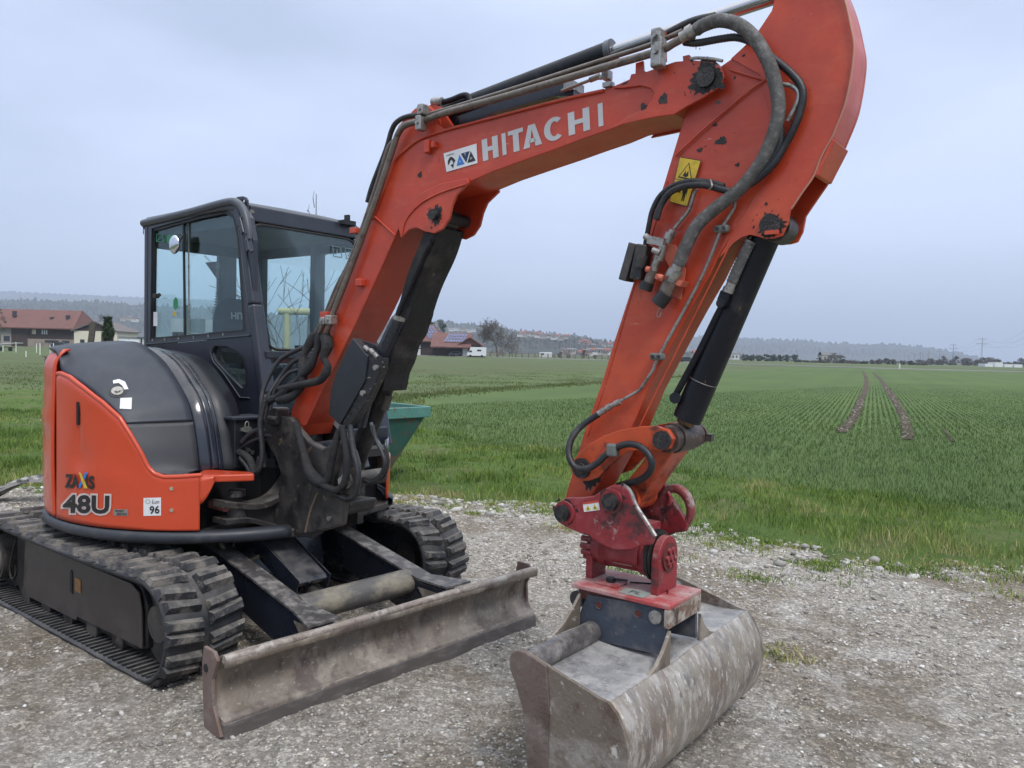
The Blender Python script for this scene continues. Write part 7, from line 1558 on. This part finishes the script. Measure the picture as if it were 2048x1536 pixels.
# rail fence along the road: posts and rails
fn = empty('rail_fence'); tag(fn, 'long low timber rail fence running along the far side of the field', 'fence')
FPs = [G0(x_, y_) for x_, y_ in ((835,710.5),(900,712.5),(1000,715),(1100,717.6),(1200,720),(1228,720.8))]
greyw = M('weathered_fence_wood', (.16,.14,.12), .9)
tot = 0; 
postme = None
L_ = [0.]
for a, c_ in zip(FPs, FPs[1:]): L_.append(L_[-1]+np.linalg.norm(c_-a))
A_f = np.array(FPs); nP = 34
for i in range(nP):
    t_i = L_[-1]*i/(nP-1); p = np.array([np.interp(t_i, L_, A_f[:,k]) for k in range(3)])
    if postme is None:
        g = G(); g.bx((-.12,-.12,0),(.12,.12,1.5)); o = g.build('post', greyw, fn, up=False); postme = o.data; o.location = tuple(p)
    else: o = bpy.data.objects.new('post', postme); C.objects.link(o); o.parent = fn; o.location = tuple(p)
for z in (.6,1.05,1.4):
    g = G(); g.tube([q+V(0,0,z) for q in A_f], .06, 4, smooth=0); g.build('rail', greyw, fn, up=False)
# white electric fence posts on the left pasture
wp = M('white_plastic_post', (.7,.72,.68), .5); pm = None
for i, (x_, yb_, yt_) in enumerate(sorted(((32,706,686),(73,702,684),(80,710,687),(100,702,686),(107,711,687),(138,704,686),(168,700,688),(6,700,688),(52,697,686),(120,697,686)))):
    D_ = 1.65*FPX/(yb_-682.5) if yb_ > 699 else 80.; D_ = min(D_, 110)
    p = CAM+ray(x_, yb_)*D_; h_ = (yb_-yt_)/FPX*D_
    g = G(); g.cyl((0,0,-.1),(0,0,h_),.035 if D_ < 80 else .05,n=8); g.cyl((0,0,h_),(0,0,h_+.04),.05,n=8)
    o = g.build('electric_fence_post', wp, None, up=False); o.location = (p[0],p[1],0); tag(o, 'thin white electric fence post, %s from the left on the pasture before the barn' % ORD[i], 'fence post', 'white electric fence posts on the left pasture')
g = G(); p = CAM+ray(91,716)*38; g.cyl((0,0,0),(0,0,.95),.05,n=8); g.bar((-.5,0,.9),(.5,0,.9),.05,.05); o = simple(g, 'timber_post', greyw, 'grey timber cross post beside the orange engine housing on the pasture', 'post'); o.location = (p[0],p[1],0)

# ---- trees
evm = tone_mat('evergreen_leaf', [(0,(.018,.032,.018)),(.5,(.035,.055,.028)),(1,(.06,.085,.04))])
brm = tone_mat('bare_hedge_twig', [(0,(.07,.063,.056)),(.5,(.115,.105,.095)),(1,(.18,.165,.15))])
olm = tone_mat('olive_bush_leaf', [(0,(.03,.038,.02)),(.5,(.055,.062,.035)),(1,(.10,.095,.06))])
def leafy_tree(name, x, yb, yt, wpx, D, mat, label, group=None, cone=False, n=2600, clumps=26, cat='tree', seed=0):
    r_ = np.random.default_rng(abs(seed+int(x))); p = CAM+ray(x, yb)*D; h = zpx(yt, D, x); w = wpx/FPX*D/2
    t = empty(name, (p[0],p[1],0)); tag(t, label, cat, group); g = G(); g.cyl((0,0,0),(0,0,h*.7),max(w*.06,.12),max(w*.02,.05),n=8); g.build('trunk', bark, t, up=False)
    pts = []
    for c in range(clumps):
        if cone: z = h*r_.uniform(.08,.97); rr = w*(1-z/h)*r_.uniform(.3,1); s = w*.25*(1.15-z/h)
        else: a_ = r_.uniform(-1,1); z = h*(.52+.44*a_); rr = w*math.sqrt(max(0,1-a_*a_))*r_.uniform(.2,.95); s = w*r_.uniform(.22,.4)
        a = r_.uniform(0,2*PI); q = r_.normal(0,1,(n//clumps,3)); q /= np.linalg.norm(q,axis=1)[:,None]; q *= s*r_.uniform(.3,1.15,(len(q),1)); q[:,2] *= .8; pts.append(q+V(rr*math.cos(a), rr*math.sin(a), max(z, s*.5)))
    leaf_obj('crown', np.concatenate(pts), max(D/FPX*1.3, .12)*1.2, mat, t); return t
pt = CAM+ray(995,712)*250.; hT = zpx(628,250.,995)
bare_tree('bare_walnut_tree', V(pt[0],pt[1],0), hT*1.0, .42, 'big round bare tree beside the barn with solar panels', seed=11, spread=.80, depth=7, first=.24, twigr=.032, kids=4, mat2=M('pale_bare_twig', (.13,.115,.095), .9))
pt = CAM+ray(942,712)*246.; bare_tree('bare_bush', V(pt[0],pt[1],0), 5.5, .16, 'low bare shrub left of the big walnut tree', 'shrub', seed=3, spread=.9, depth=5, first=.2, twigr=.035, kids=4)
leafy_tree('evergreen_tree', 880, 700, 637, 36, 275, evm, 'dark evergreen tree rising behind the solar roof farmhouse'); leafy_tree('evergreen_tree', 862, 700, 643, 22, 280, evm, 'smaller dark evergreen left of the tall one behind the farmhouse')
leafy_tree('dark_shrub_tree', -3, 700, 572, 28, 150, olm, 'olive green tree cut by the left picture edge above the barn', n=1500)
leafy_tree('bare_round_tree', 208, 690, 630, 52, 330, M('x_unused', (.1,.1,.1)) if False else tone_mat('brown_bare_crown', [(0,(.07,.055,.045)),(1,(.13,.10,.085))]), 'brown bare round tree behind the cream shed roof', n=2400)
for i, (x_, w_, h_) in enumerate(((1103,9,9),(1120,13,14),(1137,12,10),(1168,17,19),(1190,8,7))):
    leafy_tree('roadside_bush', x_, 718, 718-h_, w_, 300, brm, 'round bare bush, %s from the left beyond the road left of the arm' % ORD[i], 'round bare bushes beyond the road', cat='bush', n=700, clumps=14)
leafy_tree('conifer_tree', 1638, 725, 704, 13, 420, evm, 'single pointed conifer above the hedge on the right', cone=True, n=900)
leafy_tree('bare_round_tree', 1668, 726, 708, 26, 430, brm, 'grey bare round tree right of the single conifer', n=1200)
leafy_tree('bare_round_tree', 1680, 726, 711, 20, 440, brm, 'smaller grey bare tree touching the round tree beside the conifer', n=900)
for i, x_ in enumerate(range(1490, 1590, 14)):
    leafy_tree('copse_tree', x_, 723, 709+(i%3), 19, 430, evm, 'dark tree, %s from the left in the dense copse behind the bucket cylinder' % ORD[i], 'dark trees of the copse beyond the road', n=1000, clumps=24)
for i, x_ in enumerate(range(1595, 1860, 15)):
    leafy_tree('hedge_bush', x_+rng.uniform(-3,3), 730, 721+rng.uniform(-3,3), 18+rng.uniform(-4,6), 400, brm if i%3 else olm, 'low bush, %s from the left in the long bare hedge beyond the road' % ORD[i], 'bushes of the hedge beyond the road', cat='bush', n=900, clumps=22)
for i, x_ in enumerate(list(range(1862, 2060, 13))):
    leafy_tree('bare_far_tree', x_+rng.uniform(-3,3), 736, 717+rng.uniform(-4,5)+(8 if 1995 < x_ < 2035 else 0), 20+rng.uniform(-3,5), 520, brm, 'bare grey tree, %s from the left in the row beneath the power lines' % ORD[i], 'bare trees beneath the power lines', n=1100, clumps=26)
# low white sheds and a little chapel at the right
b = Bld('white_greenhouse', 1972, 2050, 400., 'row of low white sheds on the horizon at the right edge'); 
for k in range(4): b.box('shed', whitem, b.L*k/4, b.L*(k/4+.21), 0, 6, 0, 1.6+(.8 if k == 1 else 0))
g = G(); p = CAM+ray(1799,737)*185; g.bx((-.12,-.12,0),(.12,.12,1.2)); o = simple(g, 'white_marker_post', wp, 'small white marker post beside the road beyond the ruts', 'post'); o.location = (p[0],p[1],0)
car('moving_car', 1373, 215., M('dark_car_paint', (.03,.035,.04), .3), 'dark car on the road seen between arm and bucket cylinder')

# ---- pylons
steel = M('grey_pylon_steel', (.12,.125,.13), .6)
def pylon(x, yb, yt, D, arms, label):
    p = CAM+ray(x, yb)*D; h = zpx(yt, D, x); t = empty('power_pylon', (p[0],p[1],0)); tag(t, label, 'pylon', 'power pylons receding on the right'); g = G(); w = max(D/FPX*.75, .3)
    for s_ in (-1,1): g.bar(V(*(RH*s_*h*.035)[:2],0), V(0,0,h), w*.45, w*.45)
    for k in range(7): z = h*k/8; g.bar(V(*(RH*h*.035*(1-k/8))[:2],z), V(*(RH*-h*.035*(1-(k+1)/8))[:2],z+h/8), w*.3, w*.3)
    g.build('mast', steel, t, up=False); g = G()
    for z, a in arms: g.bar(V(*(RH*-a*h)[:2],z*h), V(*(RH*a*h)[:2],z*h), w*.6, w*.8)
    g.build('cross_arms', steel, t, up=False); g = G()
    for z, a in arms:
        for s_ in (-1,-.5,.5,1): g.cyl(V(*(RH*s_*a*h)[:2],z*h), V(*(RH*s_*a*h)[:2],z*h-h*.04), w*.2, n=5)
    g.build('insulators', steel, t, up=False); return V(p[0],p[1],h*.8)
ar_ = ((.93,.13),(.76,.20))
tops = [pylon(2062,741,655,640,ar_,'power pylon cut by the right picture edge, only one arm showing')]
tops += [pylon(1962,738,674,860,ar_,'tallest fully visible power pylon, rightmost of the row'), pylon(1905,736,687,1120,ar_,'second power pylon from the right, before the hill end'), pylon(1878,735,696,1400,ar_,'third power pylon from the right')]
for i, (x_, yt_, D_) in enumerate(((1856,702,1750),(1840,704,1850),(1828,707,2100),(1817,709,2400),(1808,711,2700),(1800,712,3000),(1793,713,3300))): tops.append(pylon(x_, 733, yt_, D_, ar_, 'small distant power pylon, %s from the right before the blue hill' % ORD[i+3]))
g = G()
for s_ in (-1, 1):
    for hz_ in (1.0, 1.2):
        P = []
        for a, c_ in zip(tops[:4], tops[1:4]):
            for k in range(8):
                t_ = k/8; q = a*(1-t_)+c_*t_; q = q+RH*s_*a[2]*.2; P.append(V(q[0],q[1],(a[2]*(1-t_)+c_[2]*t_)*hz_-4*t_*(1-t_)*8))
        g.tube(P, .05, 4, smooth=0)
simple(g, 'power_lines', steel, 'thin power lines hanging between the pylons on the right', 'power line')

# ---- hills
hillm = M('wooded_hill', (.032,.040,.030), .95, layers=[((.06,.055,.045),(.01,.01,.01),.45,.6,.7,.9),((.016,.024,.018),(.05,.05,.05),.5,.65,.7,.9)], vscale=.02)
def hill(name, ridge, D, depth, jag, label=None, ybase=735, mat=hillm, step=3, tree=1.):
    xs_ = np.arange(ridge[0][0], ridge[-1][0]+1, step); rows = []
    rr = np.random.default_rng(int(D)); R_ = [p[0] for p in ridge]; Yr = [p[1] for p in ridge]
    g = G(); nr = 16
    for x_ in xs_:
        y_ = np.interp(x_, R_, Yr); h = zpx(y_, D, x_); col = []
        for k in range(nr):
            t = k/(nr-1); q = CAM+ray(x_, 700)*(D-depth*(1-t)); z = max(h,0)*(t**.75)+jag*max(0,h)**.0*(rr.uniform(-.5,1) if k > 2 else 0)*(1.6 if k == nr-1 else 1)
            col.append(V(q[0], q[1], max(z,-.5) if k else -.8))
        q = CAM+ray(x_, 700)*(D+depth*.5); col.append(V(q[0],q[1],-.8)); rows.append(col)
    g.grid(rows[::-1], False); return struct(g.build(name, mat, None, up=False))
hill('hill', [(-150,598),(0,600),(100,601),(180,605),(290,611),(420,616),(560,630),(700,640),(800,640),(830,642),(900,646),(960,651),(1030,661),(1090,668),(1150,672),(1210,683),(1260,690)], 2300, 700, 7)
hill('distant_hill', [(-200,580),(0,583),(150,590),(300,596),(500,604)], 5600, 900, 6)
hill('near_wooded_hill', [(740,690),(840,682),(900,676),(960,674),(1050,672),(1120,674),(1180,681),(1240,690),(1300,700),(1400,706),(1500,715)], 1300, 350, 5)
hill('blue_hill', [(1200,690),(1330,678),(1400,674),(1480,676),(1530,680),(1600,681),(1655,688),(1690,687),(1720,690),(1760,688),(1800,690),(1850,695),(1900,703),(1940,712),(1970,719),(2010,728),(2060,733)], 3900, 900, 9)
hill('far_blue_hill', [(1900,722),(2000,727),(2060,729),(2200,728),(2500,724)], 7000, 800, 5)
# houses dotted over the wooded hill and a hamlet at its foot
rh = random.Random(4); hw = [M('house_plaster_white', (.50,.50,.48), .8), M('house_plaster_cream', (.34,.31,.27), .8)]; hr = [M('house_roof_brown', (.13,.08,.07), .85), M('house_roof_red', (.26,.09,.06), .85), M('house_roof_grey', (.14,.14,.15), .85)]
def house(x, y, D, w, h, label, group, pitched=True, z0=None):
    p = CAM+ray(x, y)*D; zb = p[2] if z0 is None else z0; t = empty('hillside_house', (p[0],p[1],zb)); tag(t, label, 'house', group)
    g = G(); g.prism([TQ(-w/2,0,-1.5),TQ(w/2,0,-1.5),TQ(w/2,0,h),TQ(-w/2,0,h)], FH*w*.8); g.build('wall', rh.choice(hw), t, up=False)
    g = G()
    if pitched: g.prism([TQ(-w*.56,-.3,h),TQ(w*.56,-.3,h),TQ(w*.5,w*.4,h*1.55),TQ(-w*.5,w*.4,h*1.55)], V(0,0,.4)); g.prism([TQ(-w*.56,w*.9,h),TQ(w*.56,w*.9,h),TQ(w*.5,w*.4,h*1.55),TQ(-w*.5,w*.4,h*1.55)], V(0,0,.4))
    else: g.prism([TQ(-w*.52,-.3,h),TQ(w*.52,-.3,h),TQ(w*.52,w*.8,h),TQ(-w*.52,w*.8,h)], V(0,0,.5))
    g.build('roof', rh.choice(hr), t, up=False); g = G()
    for k in range(3): u = w*(-.32+.27*k); g.prism([TQ(u,-.15,h*.35),TQ(u+w*.13,-.15,h*.35),TQ(u+w*.13,-.15,h*.75),TQ(u,-.15,h*.75)], FH*.1)
    g.build('window', winm, t, up=False, kind='stuff')
for i, (x_, y_, w_) in enumerate(((903,661,11),(914,660,9),(926,661,12),(938,663,8),(946,662,10))): house(x_, y_, 1500, w_, 4.5, 'white flat roofed block, %s from the left on the hill above the solar farm' % ORD[i], 'white blocks above the solar farm', False)
for i in range(18):
    x_ = 1040+i*5.4+rh.uniform(-2,2); house(x_, np.interp(x_,[1040,1090,1140],[669,674,678])+rh.uniform(-2,3), 1120, rh.uniform(5,8), 3.2, 'small pale house, %s from the left on the wooded slope right of the bare tree' % ORD[i], 'pale houses on the wooded slope')
for i, x_ in enumerate(sorted(rh.uniform(1160,1222) for _ in range(20))):
     house(x_, rh.uniform(684,696), 1100, rh.uniform(5,8), 3, 'pale house, %s from the left in the slope cluster beside the arm' % ORD[i], 'pale houses left of the arm')
for i, x_ in enumerate(sorted(rh.uniform(1130,1225) for _ in range(18))):
     house(x_, rh.uniform(705,713), 700, rh.uniform(5,8), 2.6, 'village house with tiled roof, %s from the left beyond the road' % ORD[i], 'village houses beyond the road')
for i, (x_, y_) in enumerate(((246,637),(259,636),(268,639))): house(x_, y_+3, 1250, 9, 3.5, 'distant house, %s from the left on the slope between shed and cab' % ORD[i], 'houses on the slope above the garage')
house(1656, 719, 600, 9, 5, 'small house with orange roof between conifer and bare tree', None, z0=0.)
for i in range(6): house(1395+i*14+rh.uniform(-3,3), 716, 650, rh.uniform(8,12), 4.5, 'pale house, %s from the left behind the road between arm and bucket cylinder' % ORD[i], 'pale houses behind the road', z0=0.)

# ---- haze
hz = bpy.data.materials.new('haze'); hz.use_nodes = True; N = hz.node_tree.nodes; N.clear(); vo = N.new('ShaderNodeVolumePrincipled'); vo.inputs['Color'].default_value = (.72,.83,1.,1); vo.inputs['Density'].default_value = .00023; vo.inputs['Anisotropy'].default_value = 0.
ou = N.new('ShaderNodeOutputMaterial'); hz.node_tree.links.new(vo.outputs[0], ou.inputs['Volume'])
g = G(); c0 = CAM[:2]+FH[:2]*3900; u_, v_ = RH, FH; cx_, cy_ = CAM[0]+FH[0]*3500, CAM[1]+FH[1]*3500; a_h = [V(cx_+i_*9050, cy_+j_*9050, 0) for i_, j_ in ((-1,-1),(1,-1),(1,1),(-1,1))]
g.add([V(p[0],p[1],-1.8) for p in a_h]+[V(p[0],p[1],520.) for p in a_h], [(3,2,1,0),(4,5,6,7),(0,1,5,4),(1,2,6,5),(2,3,7,6),(3,0,4,7)]); o = g.build('haze', hz, None, up=False); o['kind'] = 'stuff'; tag(o, 'thin pale blue haze lying over the whole valley', 'haze')
